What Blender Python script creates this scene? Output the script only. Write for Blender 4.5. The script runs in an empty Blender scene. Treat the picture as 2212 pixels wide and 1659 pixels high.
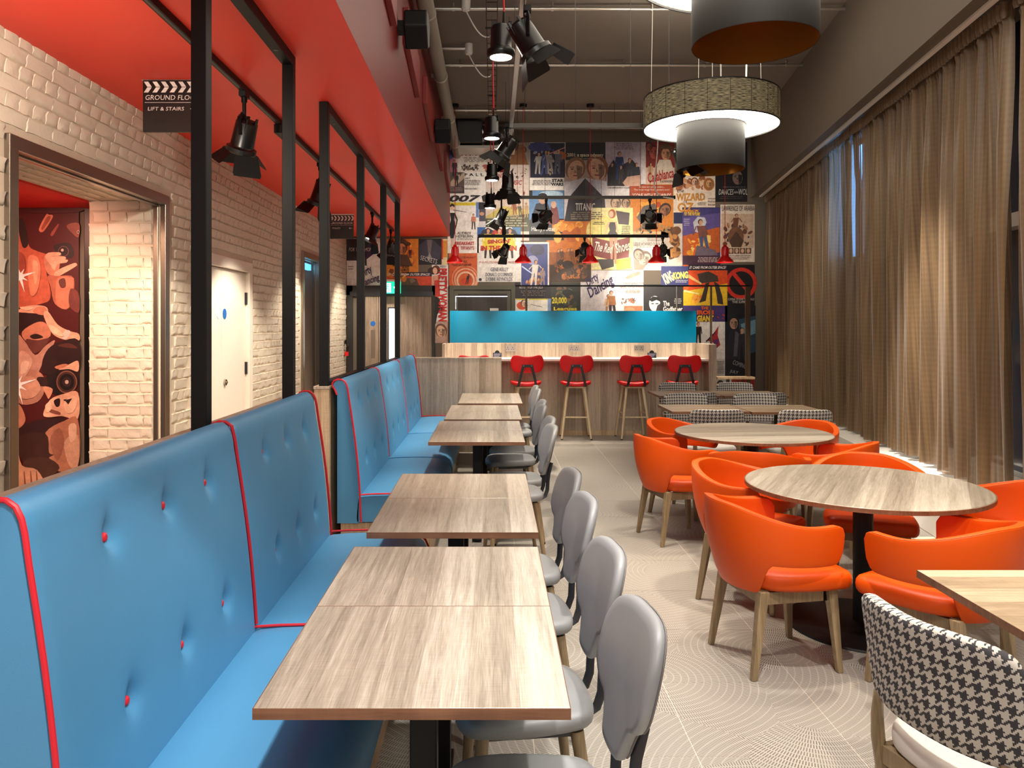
import bpy, math, random
from mathutils import Vector, Matrix
PI = math.pi
rnd = random.Random(7)
SC = bpy.context.scene
COL = SC.collection

# ------------------------------------------------------------------ camera, world, exposure, light
FPX, VX, VY, CAMH = 1680.0, 1065.0, 703.0, 1.593
cam_d = bpy.data.cameras.new('camera')
cam_d.sensor_width = 36.0
cam_d.lens = FPX / 2212 * 36.0
cam_d.shift_x = (1106 - VX) / 2212
cam_d.shift_y = -(829.5 - VY) / 2212
cam_d.clip_start = 0.05
cam = bpy.data.objects.new('camera', cam_d)
cam.location = (0, 0, CAMH)
cam.rotation_euler = (PI / 2, 0, 0)
COL.objects.link(cam)
SC.camera = cam

def srgb(r, g, b):
    def f(c):
        c /= 255.0
        return c / 12.92 if c <= 0.04045 else ((c + 0.055) / 1.055) ** 2.4
    return (f(r), f(g), f(b))

w = bpy.data.worlds.new('world')
SC.world = w
w.use_nodes = True
w.node_tree.nodes['Background'].inputs[0].default_value = (1.0, 0.93, 0.85, 1)
w.node_tree.nodes['Background'].inputs[1].default_value = 0.34
vs = SC.view_settings
vs.view_transform = 'Standard'
vs.look = 'None'
vs.gamma = 1.0
vs.use_curve_mapping = False
vs.exposure = 1.14
cy = SC.cycles
cy.max_bounces = 7
cy.diffuse_bounces = 4
cy.glossy_bounces = 4
cy.transmission_bounces = 4
cy.transparent_max_bounces = 8
cy.caustics_reflective = False
cy.caustics_refractive = False
cy.sample_clamp_indirect = 6.0

WARM = (1.0, 0.88, 0.72)
NEUT = (1.0, 0.93, 0.85)

def spot(loc, target, power, angle=50, blend=0.5, col=WARM, radius=0.05, parent=None):
    d = bpy.data.lights.new('lamp_light', 'SPOT')
    d.energy = power
    d.color = col
    d.spot_size = math.radians(angle)
    d.spot_blend = blend
    d.shadow_soft_size = radius
    o = bpy.data.objects.new('lamp_light', d)
    o.location = loc
    v = Vector(target) - Vector(loc)
    o.rotation_euler = v.to_track_quat('-Z', 'Y').to_euler()
    COL.objects.link(o)
    return o

def area(loc, target, power, sx, sy, col=NEUT):
    d = bpy.data.lights.new('fill_light', 'AREA')
    d.shape = 'RECTANGLE'
    d.size, d.size_y = sx, sy
    d.energy = power
    d.color = col
    o = bpy.data.objects.new('fill_light', d)
    o.location = loc
    v = Vector(target) - Vector(loc)
    o.rotation_euler = v.to_track_quat('-Z', 'Y').to_euler()
    COL.objects.link(o)
    return o

# added fill lights without fixtures, behind the camera and over the room
area((0.6, -0.6, 4.6), (0.6, 3.5, 0.5), 90, 3.0, 1.5)
area((1.4, 6.0, 4.7), (1.4, 6.0, 0), 50, 2.5, 6.0, WARM)

# ------------------------------------------------------------------ materials
MATS = {}
def nt(name):
    m = bpy.data.materials.new(name)
    m.use_nodes = True
    MATS[name] = m
    t = m.node_tree
    return m, t, t.nodes['Principled BSDF']

def N(t, typ, **kw):
    n = t.nodes.new(typ)
    for k, v in kw.items():
        if k.startswith('_'):
            setattr(n, k[1:], v)
    return n

def L(t, a, b):
    t.links.new(a, b)

def math_node(t, op, a, b=None, c=None):
    n = t.nodes.new('ShaderNodeMath')
    n.operation = op
    for i, v in enumerate((a, b, c)):
        if v is None:
            continue
        if isinstance(v, (int, float)):
            n.inputs[i].default_value = v
        else:
            t.links.new(v, n.inputs[i])
    return n.outputs[0]

def plain(name, col, rough=0.5, metal=0.0, bump=0.0, bscale=200.0, spec=0.5, var=0.0, vscale=6.0, trans=0.0, coat=0.0):
    m, t, p = nt(name)
    p.inputs['Base Color'].default_value = (*col, 1)
    p.inputs['Roughness'].default_value = rough
    p.inputs['Metallic'].default_value = metal
    p.inputs['Specular IOR Level'].default_value = spec
    p.inputs['Coat Weight'].default_value = coat
    tc = N(t, 'ShaderNodeTexCoord')
    if var > 0:
        ns = N(t, 'ShaderNodeTexNoise')
        ns.inputs['Scale'].default_value = vscale
        ns.inputs['Detail'].default_value = 5
        L(t, tc.outputs['Object'], ns.inputs['Vector'])
        mx = N(t, 'ShaderNodeMix', _data_type='RGBA')
        mx.inputs[6].default_value = (*[c * (1 - var) for c in col], 1)
        mx.inputs[7].default_value = (*[min(1, c * (1 + var)) for c in col], 1)
        L(t, ns.outputs['Fac'], mx.inputs[0])
        L(t, mx.outputs[2], p.inputs['Base Color'])
    if bump > 0:
        nb = N(t, 'ShaderNodeTexNoise')
        nb.inputs['Scale'].default_value = bscale
        nb.inputs['Detail'].default_value = 4
        L(t, tc.outputs['Object'], nb.inputs['Vector'])
        b = N(t, 'ShaderNodeBump')
        b.inputs['Strength'].default_value = bump
        b.inputs['Distance'].default_value = 0.004
        L(t, nb.outputs['Fac'], b.inputs['Height'])
        L(t, b.outputs[0], p.inputs['Normal'])
    return m

def emit(name, col, s):
    m, t, p = nt(name)
    p.inputs['Base Color'].default_value = (*col, 1)
    p.inputs['Emission Color'].default_value = (*col, 1)
    p.inputs['Emission Strength'].default_value = s
    return m

def wood(name, c_dark, c_mid, c_light, along=1, across=0, plank=0.11, rough=0.38, saw=0.35):
    """laminate oak: grain stretched along one axis, boards of width plank across it"""
    m, t, p = nt(name)
    tc = N(t, 'ShaderNodeTexCoord')
    sep = N(t, 'ShaderNodeSeparateXYZ')
    L(t, tc.outputs['Object'], sep.inputs[0])
    A, B = sep.outputs[along], sep.outputs[across]
    other = sep.outputs[3 - along - across]
    bi = math_node(t, 'FLOOR', math_node(t, 'DIVIDE', B, plank))
    wn = N(t, 'ShaderNodeTexWhiteNoise', _noise_dimensions='1D')
    L(t, bi, wn.inputs['W'])
    off = math_node(t, 'MULTIPLY', wn.outputs['Value'], 9.0)
    oi = N(t, 'ShaderNodeObjectInfo')
    off = math_node(t, 'ADD', off, math_node(t, 'MULTIPLY', oi.outputs['Random'], 13.0))
    cv = N(t, 'ShaderNodeCombineXYZ')
    L(t, math_node(t, 'ADD', math_node(t, 'MULTIPLY', A, 1.6), off), cv.inputs[0])
    L(t, math_node(t, 'MULTIPLY', B, 38.0), cv.inputs[1])
    L(t, math_node(t, 'MULTIPLY', other, 26.0), cv.inputs[2])
    n1 = N(t, 'ShaderNodeTexNoise')
    n1.inputs['Scale'].default_value = 1.0
    n1.inputs['Detail'].default_value = 7
    n1.inputs['Roughness'].default_value = 0.65
    n1.inputs['Distortion'].default_value = 0.6
    L(t, cv.outputs[0], n1.inputs['Vector'])
    cv2 = N(t, 'ShaderNodeCombineXYZ')
    L(t, math_node(t, 'ADD', math_node(t, 'MULTIPLY', A, 10.0), off), cv2.inputs[0])
    L(t, math_node(t, 'MULTIPLY', B, 320.0), cv2.inputs[1])
    n2 = N(t, 'ShaderNodeTexNoise')
    n2.inputs['Scale'].default_value = 1.0
    n2.inputs['Detail'].default_value = 3
    L(t, cv2.outputs[0], n2.inputs['Vector'])
    cv3 = N(t, 'ShaderNodeCombineXYZ')           # rough-sawn cross marks
    L(t, math_node(t, 'MULTIPLY', A, 330.0), cv3.inputs[0])
    L(t, math_node(t, 'MULTIPLY', B, 14.0), cv3.inputs[1])
    n3 = N(t, 'ShaderNodeTexNoise')
    n3.inputs['Scale'].default_value = 1.0
    n3.inputs['Detail'].default_value = 2
    L(t, cv3.outputs[0], n3.inputs['Vector'])
    v = math_node(t, 'ADD', math_node(t, 'MULTIPLY', n1.outputs['Fac'], 0.6), math_node(t, 'MULTIPLY', n2.outputs['Fac'], 0.34))
    v = math_node(t, 'ADD', v, math_node(t, 'MULTIPLY', n3.outputs['Fac'], saw * 0.4))
    v = math_node(t, 'ADD', v, math_node(t, 'MULTIPLY', wn.outputs['Value'], 0.20))
    rp = N(t, 'ShaderNodeValToRGB')
    e = rp.color_ramp.elements
    e[0].position, e[0].color = 0.40, (*c_dark, 1)
    e[1].position, e[1].color = 0.80, (*c_light, 1)
    k = e.new(0.60)
    k.color = (*c_mid, 1)
    L(t, v, rp.inputs[0])
    L(t, rp.outputs[0], p.inputs['Base Color'])
    p.inputs['Roughness'].default_value = rough
    b = N(t, 'ShaderNodeBump')
    b.inputs['Strength'].default_value = 0.15
    b.inputs['Distance'].default_value = 0.002
    L(t, v, b.inputs['Height'])
    L(t, b.outputs[0], p.inputs['Normal'])
    return m

oak_top = wood('oak_top', srgb(108, 98, 86), srgb(148, 138, 124), srgb(182, 174, 161), 1, 0, 0.12, 0.33)
oak_topx = wood('oak_topx', srgb(120, 100, 80), srgb(162, 142, 116), srgb(198, 180, 152), 0, 1, 0.12, 0.33)
oak_edge = wood('oak_edge', srgb(92, 60, 40), srgb(122, 84, 60), srgb(146, 106, 80), 0, 1, 0.2, 0.45, 0.1)
oak_panel = wood('oak_panel', srgb(120, 104, 90), srgb(160, 142, 124), srgb(192, 176, 156), 2, 0, 0.09, 0.5, 0.5)
oak_panel_warm = wood('oak_panel_warm', srgb(138, 112, 84), srgb(176, 148, 116), srgb(204, 180, 148), 2, 0, 0.09, 0.5, 0.5)
door_wood = wood('door_wood', srgb(88, 74, 62), srgb(132, 114, 98), srgb(170, 152, 136), 2, 0, 0.4, 0.5, 0.2)
leg_wood = wood('leg_wood', srgb(112, 94, 68), srgb(142, 122, 92), srgb(170, 150, 118), 2, 0, 0.2, 0.45, 0.1)
stool_wood = wood('stool_wood', srgb(186, 164, 128), srgb(212, 192, 158), srgb(228, 210, 180), 2, 0, 0.2, 0.45, 0.1)

black_metal = plain('black_metal', srgb(14, 12, 12), 0.5, 0.0, 0.05, 300, spec=0.25)
black_gloss = plain('black_gloss', srgb(12, 11, 11), 0.32, 0.0)
dark_steel = plain('dark_steel', srgb(58, 58, 62), 0.38, 0.6)
grey_track = plain('grey_track', srgb(64, 60, 54), 0.45, 0.2)
chrome = plain('chrome', srgb(170, 160, 148), 0.22, 1.0, 0.02, 60)
brushed = plain('brushed_steel', srgb(150, 138, 126), 0.28, 0.9, 0.06, 120)
galv = plain('galvanised', srgb(190, 184, 174), 0.3, 0.85, 0.03, 60)
grey_pipe = plain('grey_pipe', srgb(128, 120, 108), 0.55, 0.0, 0.1, 60, var=0.12)
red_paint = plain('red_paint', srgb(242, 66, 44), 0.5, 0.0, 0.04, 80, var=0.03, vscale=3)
red_fascia_shaded = plain('red_fascia_shaded', srgb(112, 16, 9), 0.5, 0.0, 0.04, 80)  # fascia red darkened in the colour itself for its unlit shade
red_board = plain('red_board', srgb(128, 22, 12), 0.45)
red_gloss = plain('red_gloss', srgb(214, 20, 22), 0.3, coat=0.3)
red_vinyl = plain('red_vinyl', srgb(214, 14, 22), 0.42, 0.0, 0.03, 300)
red_cord = plain('red_cord', srgb(196, 30, 30), 0.6)
red_piping = plain('red_piping', srgb(196, 22, 40), 0.5)
blue_vinyl = plain('blue_vinyl', srgb(70, 132, 174), 0.43, 0.0, 0.05, 260, var=0.04)
orange_vinyl = plain('orange_vinyl', srgb(208, 76, 4), 0.46, 0.0, 0.04, 300, spec=0.3, var=0.03)
grey_vinyl = plain('grey_vinyl', srgb(132, 134, 136), 0.45, 0.0, 0.06, 300)
white_vinyl = plain('white_vinyl', srgb(206, 200, 194), 0.45, 0.0, 0.04, 300)
grey_stitch = plain('grey_stitch', srgb(104, 100, 98), 0.7)
white_brick = plain('white_brick', srgb(214, 202, 184), 0.6, 0.0, 0.55, 46, var=0.07, vscale=9)
white_mortar = plain('white_mortar', srgb(196, 182, 162), 0.75, 0.0, 0.6, 60, var=0.08)
white_door = plain('white_door', srgb(222, 212, 198), 0.5, 0.0)
white_plastic = plain('white_plastic', srgb(226, 222, 214), 0.4)
ceiling_paint = plain('ceiling_paint', srgb(112, 102, 92), 0.8, 0.0, 0.1, 20, var=0.04, vscale=2)
bulk_paint = plain('bulk_paint', srgb(98, 88, 76), 0.75, 0.0, 0.05, 20)
wall_print_base = plain('wall_print_base', srgb(204, 196, 188), 0.6)
dark_frame = plain('dark_frame', srgb(34, 32, 30), 0.5)
olive_frame = plain('olive_frame', srgb(76, 74, 60), 0.5)
dark_door = wood('dark_door', srgb(26, 20, 18), srgb(44, 34, 30), srgb(58, 46, 40), 2, 0, 0.3, 0.5, 0.1)
white_sill = plain('white_sill', srgb(222, 216, 206), 0.5)
counter_white = plain('counter_white', srgb(228, 222, 214), 0.3)
blue_glass = plain('blue_glass', srgb(0, 112, 148), 0.2, 0.0, spec=0.6)
gold_foil = plain('gold_foil', srgb(186, 122, 48), 0.28, 0.75, 0.12, 14)
shade_black = plain('shade_black', srgb(29, 27, 24), 0.6, 0.0, 0.1, 500)
grout = plain('grout', srgb(212, 200, 184), 0.8, 0.0, 0.1, 100)
pane_dark = plain('pane_dark', srgb(62, 70, 86), 0.08, 0.0, spec=0.8)
lobby_red = plain('lobby_red', srgb(216, 20, 20), 0.5)
foil = plain('foil', srgb(176, 172, 164), 0.3, 0.9, 0.6, 40)
sign_blue = plain('sign_blue', srgb(24, 96, 178), 0.4)
sign_white = plain('sign_white', srgb(236, 236, 236), 0.4)
lens_emit = emit('lens_emit', (1.0, 0.90, 0.74), 22)
lens_dim = emit('lens_dim', (1.0, 0.90, 0.74), 4)
ring_emit = emit('ring_emit', (1.0, 0.92, 0.78), 7.5)
vision_emit = emit('vision_emit', (0.85, 0.93, 1.0), 1.6)
blue_emit = emit('blue_emit', (0.16, 0.45, 1.0), 5.0)
cyan_strip = emit('cyan_strip', (0.12, 0.5, 0.9), 0.8)
exit_white = emit('exit_white', (0.80, 1.0, 0.92), 1.3)
exit_green = emit('exit_green', (0.0, 0.42, 0.22), 1.0)
pink_emit = emit('pink_emit', (1.0, 0.03, 0.12), 1.0)
strip_emit = emit('strip_emit', (0.8, 0.85, 1.0), 1.6)

# flat printing: the colour of each printed shape comes from its colour attribute
m_print, t_, p_ = nt('print')
at_ = N(t_, 'ShaderNodeAttribute')
at_.attribute_name = 'Col'
tc_ = N(t_, 'ShaderNodeTexCoord')
nz_ = N(t_, 'ShaderNodeTexNoise')
nz_.inputs['Scale'].default_value = 14.0
nz_.inputs['Detail'].default_value = 8.0
nz_.inputs['Roughness'].default_value = 0.75
L(t_, tc_.outputs['Object'], nz_.inputs['Vector'])
mr_ = N(t_, 'ShaderNodeMapRange')
mr_.inputs[1].default_value, mr_.inputs[2].default_value = 0.3, 0.7
mr_.inputs[3].default_value, mr_.inputs[4].default_value = 0.62, 1.12
L(t_, nz_.outputs['Fac'], mr_.inputs[0])
mu_ = N(t_, 'ShaderNodeMix', _data_type='RGBA', _blend_type='MULTIPLY')
mu_.inputs[0].default_value = 1.0
L(t_, at_.outputs['Color'], mu_.inputs[6])
L(t_, mr_.outputs[0], mu_.inputs[7])
L(t_, mu_.outputs[2], p_.inputs['Base Color'])
p_.inputs['Roughness'].default_value = 0.5

def fabric_shade():
    m, t, p = nt('lamp_fabric')
    tc = N(t, 'ShaderNodeTexCoord')
    sp = N(t, 'ShaderNodeSeparateXYZ')
    L(t, tc.outputs['Object'], sp.inputs[0])
    ang = math_node(t, 'ARCTAN2', sp.outputs[1], sp.outputs[0])
    cv = N(t, 'ShaderNodeCombineXYZ')
    L(t, math_node(t, 'MULTIPLY', ang, 12.0), cv.inputs[0])
    L(t, math_node(t, 'MULTIPLY', sp.outputs[2], 260.0), cv.inputs[1])
    ns = N(t, 'ShaderNodeTexNoise')
    ns.inputs['Scale'].default_value = 1.0
    ns.inputs['Detail'].default_value = 3
    L(t, cv.outputs[0], ns.inputs['Vector'])
    rp = N(t, 'ShaderNodeValToRGB')
    rp.color_ramp.elements[0].position = 0.38
    rp.color_ramp.elements[0].color = (*srgb(26, 25, 22), 1)
    rp.color_ramp.elements[1].position = 0.62
    rp.color_ramp.elements[1].color = (*srgb(166, 158, 130), 1)
    L(t, ns.outputs['Fac'], rp.inputs[0])
    L(t, rp.outputs[0], p.inputs['Base Color'])
    p.inputs['Roughness'].default_value = 0.8
    tr = N(t, 'ShaderNodeBsdfTranslucent')
    L(t, rp.outputs[0], tr.inputs['Color'])
    mx = N(t, 'ShaderNodeMixShader')
    mx.inputs[0].default_value = 0.3
    L(t, p.outputs[0], mx.inputs[1])
    L(t, tr.outputs[0], mx.inputs[2])
    L(t, mx.outputs[0], t.nodes['Material Output'].inputs['Surface'])
    return m
lamp_fabric = fabric_shade()

def curtain_mat():
    m, t, p = nt('curtain_gauze')
    tc = N(t, 'ShaderNodeTexCoord')
    sp = N(t, 'ShaderNodeSeparateXYZ')
    L(t, tc.outputs['UV'], sp.inputs[0])
    cv = N(t, 'ShaderNodeCombineXYZ')
    L(t, math_node(t, 'MULTIPLY', sp.outputs[0], 90.0), cv.inputs[0])
    L(t, math_node(t, 'MULTIPLY', sp.outputs[1], 0.8), cv.inputs[1])
    ns = N(t, 'ShaderNodeTexNoise')
    ns.inputs['Scale'].default_value = 1.0
    ns.inputs['Detail'].default_value = 6
    L(t, cv.outputs[0], ns.inputs['Vector'])
    wv = N(t, 'ShaderNodeTexWave', _wave_type='BANDS', _bands_direction='Y')   # moire of the weave
    wv.inputs['Scale'].default_value = 9.0
    wv.inputs['Distortion'].default_value = 5.0
    wv.inputs['Detail'].default_value = 2.0
    L(t, cv.outputs[0], wv.inputs['Vector'])
    rp = N(t, 'ShaderNodeValToRGB')
    rp.color_ramp.elements[0].position = 0.3
    rp.color_ramp.elements[0].color = (*srgb(92, 70, 44), 1)
    rp.color_ramp.elements[1].position = 0.72
    rp.color_ramp.elements[1].color = (*srgb(148, 118, 80), 1)
    v = math_node(t, 'ADD', math_node(t, 'MULTIPLY', ns.outputs['Fac'], 0.85), math_node(t, 'MULTIPLY', wv.outputs['Fac'], 0.05))
    L(t, v, rp.inputs[0])
    L(t, rp.outputs[0], p.inputs['Base Color'])
    p.inputs['Roughness'].default_value = 0.42
    p.inputs['Specular IOR Level'].default_value = 0.6
    p.inputs['Sheen Weight'].default_value = 0.3
    tr = N(t, 'ShaderNodeBsdfTranslucent')
    L(t, rp.outputs[0], tr.inputs['Color'])
    mx = N(t, 'ShaderNodeMixShader')
    mx.inputs[0].default_value = 0.22
    L(t, p.outputs[0], mx.inputs[1])
    L(t, tr.outputs[0], mx.inputs[2])
    tp = N(t, 'ShaderNodeBsdfTransparent')
    mx2 = N(t, 'ShaderNodeMixShader')
    mx2.inputs[0].default_value = 0.19
    L(t, mx.outputs[0], mx2.inputs[1])
    L(t, tp.outputs[0], mx2.inputs[2])
    L(t, mx2.outputs[0], t.nodes['Material Output'].inputs['Surface'])
    return m
curtain_gauze = curtain_mat()

def houndstooth_mat():
    m, t, p = nt('houndstooth')
    tc = N(t, 'ShaderNodeTexCoord')
    sp = N(t, 'ShaderNodeSeparateXYZ')
    L(t, tc.outputs['UV'], sp.inputs[0])
    S = 8 / 0.033
    i = math_node(t, 'FLOOR', math_node(t, 'MULTIPLY', math_node(t, 'ADD', sp.outputs[0], 4.0), S))
    j = math_node(t, 'FLOOR', math_node(t, 'MULTIPLY', math_node(t, 'ADD', sp.outputs[1], 4.0), S))
    wa = math_node(t, 'LESS_THAN', math_node(t, 'MODULO', i, 8.0), 3.5)
    we = math_node(t, 'LESS_THAN', math_node(t, 'MODULO', j, 8.0), 3.5)
    tw = math_node(t, 'LESS_THAN', math_node(t, 'MODULO', math_node(t, 'ADD', i, j), 4.0), 1.5)
    a = math_node(t, 'MULTIPLY', tw, wa)
    b = math_node(t, 'MULTIPLY', math_node(t, 'SUBTRACT', 1.0, tw), we)
    v = math_node(t, 'ADD', a, b)
    ns = N(t, 'ShaderNodeTexNoise')
    ns.inputs['Scale'].default_value = 900
    L(t, tc.outputs['UV'], ns.inputs['Vector'])
    mx = N(t, 'ShaderNodeMix', _data_type='RGBA')
    mx.inputs[6].default_value = (*srgb(204, 198, 188), 1)
    mx.inputs[7].default_value = (*srgb(58, 56, 60), 1)
    L(t, v, mx.inputs[0])
    mu = N(t, 'ShaderNodeMix', _data_type='RGBA', _blend_type='MULTIPLY')
    mu.inputs[0].default_value = 0.45
    L(t, mx.outputs[2], mu.inputs[6])
    L(t, ns.outputs['Fac'], mu.inputs[7])
    L(t, mu.outputs[2], p.inputs['Base Color'])
    p.inputs['Roughness'].default_value = 0.85
    bp = N(t, 'ShaderNodeBump')
    bp.inputs['Strength'].default_value = 0.4
    bp.inputs['Distance'].default_value = 0.003
    L(t, math_node(t, 'ADD', ns.outputs['Fac'], math_node(t, 'MULTIPLY', v, 0.6)), bp.inputs['Height'])
    L(t, bp.outputs[0], p.inputs['Normal'])
    return m
houndstooth = houndstooth_mat()

def floor_tile_mat():
    """porcelain tile with combed fans of short dark strokes"""
    m, t, p = nt('combed_tile')
    ge = N(t, 'ShaderNodeNewGeometry')
    vo = N(t, 'ShaderNodeTexVoronoi', _voronoi_dimensions='2D', _feature='F1')
    vo.inputs['Scale'].default_value = 1.9
    L(t, ge.outputs['Position'], vo.inputs['Vector'])
    sc = N(t, 'ShaderNodeVectorMath', _operation='SUBTRACT')
    L(t, ge.outputs['Position'], sc.inputs[0])
    L(t, vo.outputs['Position'], sc.inputs[1])
    sp = N(t, 'ShaderNodeSeparateXYZ')
    L(t, sc.outputs[0], sp.inputs[0])
    x, y = sp.outputs[0], sp.outputs[1]
    cs = N(t, 'ShaderNodeSeparateXYZ')
    L(t, vo.outputs['Color'], cs.inputs[0])
    # shift the fan centre away from the cell so that strokes sweep as arcs
    ax = math_node(t, 'MULTIPLY', math_node(t, 'SUBTRACT', cs.outputs[0], 0.5), 1.5)
    ay = math_node(t, 'MULTIPLY', math_node(t, 'SUBTRACT', cs.outputs[1], 0.5), 1.5)
    x = math_node(t, 'ADD', x, ax)
    y = math_node(t, 'ADD', y, ay)
    r = math_node(t, 'SQRT', math_node(t, 'ADD', math_node(t, 'MULTIPLY', x, x), math_node(t, 'MULTIPLY', y, y)))
    th = math_node(t, 'DIVIDE', math_node(t, 'ADD', math_node(t, 'ARCTAN2', y, x), PI), 2 * PI)
    W_, S_ = 0.033, 0.0105
    rr = math_node(t, 'DIVIDE', r, W_)
    ri = math_node(t, 'FLOOR', rr)
    rf = math_node(t, 'FRACT', rr)
    nn = math_node(t, 'ROUND', math_node(t, 'MULTIPLY', math_node(t, 'ADD', ri, 0.7), 2 * PI * W_ / S_))
    wn = N(t, 'ShaderNodeTexWhiteNoise', _noise_dimensions='1D')
    L(t, ri, wn.inputs['W'])
    ph = math_node(t, 'FRACT', math_node(t, 'ADD', math_node(t, 'MULTIPLY', th, nn), wn.outputs['Value']))
    stroke = math_node(t, 'LESS_THAN', math_node(t, 'ABSOLUTE', math_node(t, 'SUBTRACT', ph, 0.5)), 0.2)
    inring = math_node(t, 'LESS_THAN', math_node(t, 'ABSOLUTE', math_node(t, 'SUBTRACT', rf, 0.5)), 0.42)
    k = math_node(t, 'MULTIPLY', stroke, inring)
    ns = N(t, 'ShaderNodeTexNoise')
    ns.inputs['Scale'].default_value = 5.0
    ns.inputs['Detail'].default_value = 5
    L(t, ge.outputs['Position'], ns.inputs['Vector'])
    k = math_node(t, 'MULTIPLY', k, math_node(t, 'ADD', math_node(t, 'MULTIPLY', ns.outputs['Fac'], 0.7), 0.35))
    mx = N(t, 'ShaderNodeMix', _data_type='RGBA')
    mx.inputs[6].default_value = (*srgb(172, 167, 158), 1)
    mx.inputs[7].default_value = (*srgb(62, 54, 46), 1)
    L(t, k, mx.inputs[0])
    hs = N(t, 'ShaderNodeMix', _data_type='RGBA', _blend_type='MULTIPLY')
    hs.inputs[0].default_value = 0.25
    L(t, mx.outputs[2], hs.inputs[6])
    L(t, ns.outputs['Fac'], hs.inputs[7])
    L(t, hs.outputs[2], p.inputs['Base Color'])
    p.inputs['Roughness'].default_value = 0.36
    b = N(t, 'ShaderNodeBump')
    b.inputs['Strength'].default_value = 0.25
    b.inputs['Distance'].default_value = 0.001
    b.invert = True
    L(t, k, b.inputs['Height'])
    L(t, b.outputs[0], p.inputs['Normal'])
    return m
combed_tile = floor_tile_mat()

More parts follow.
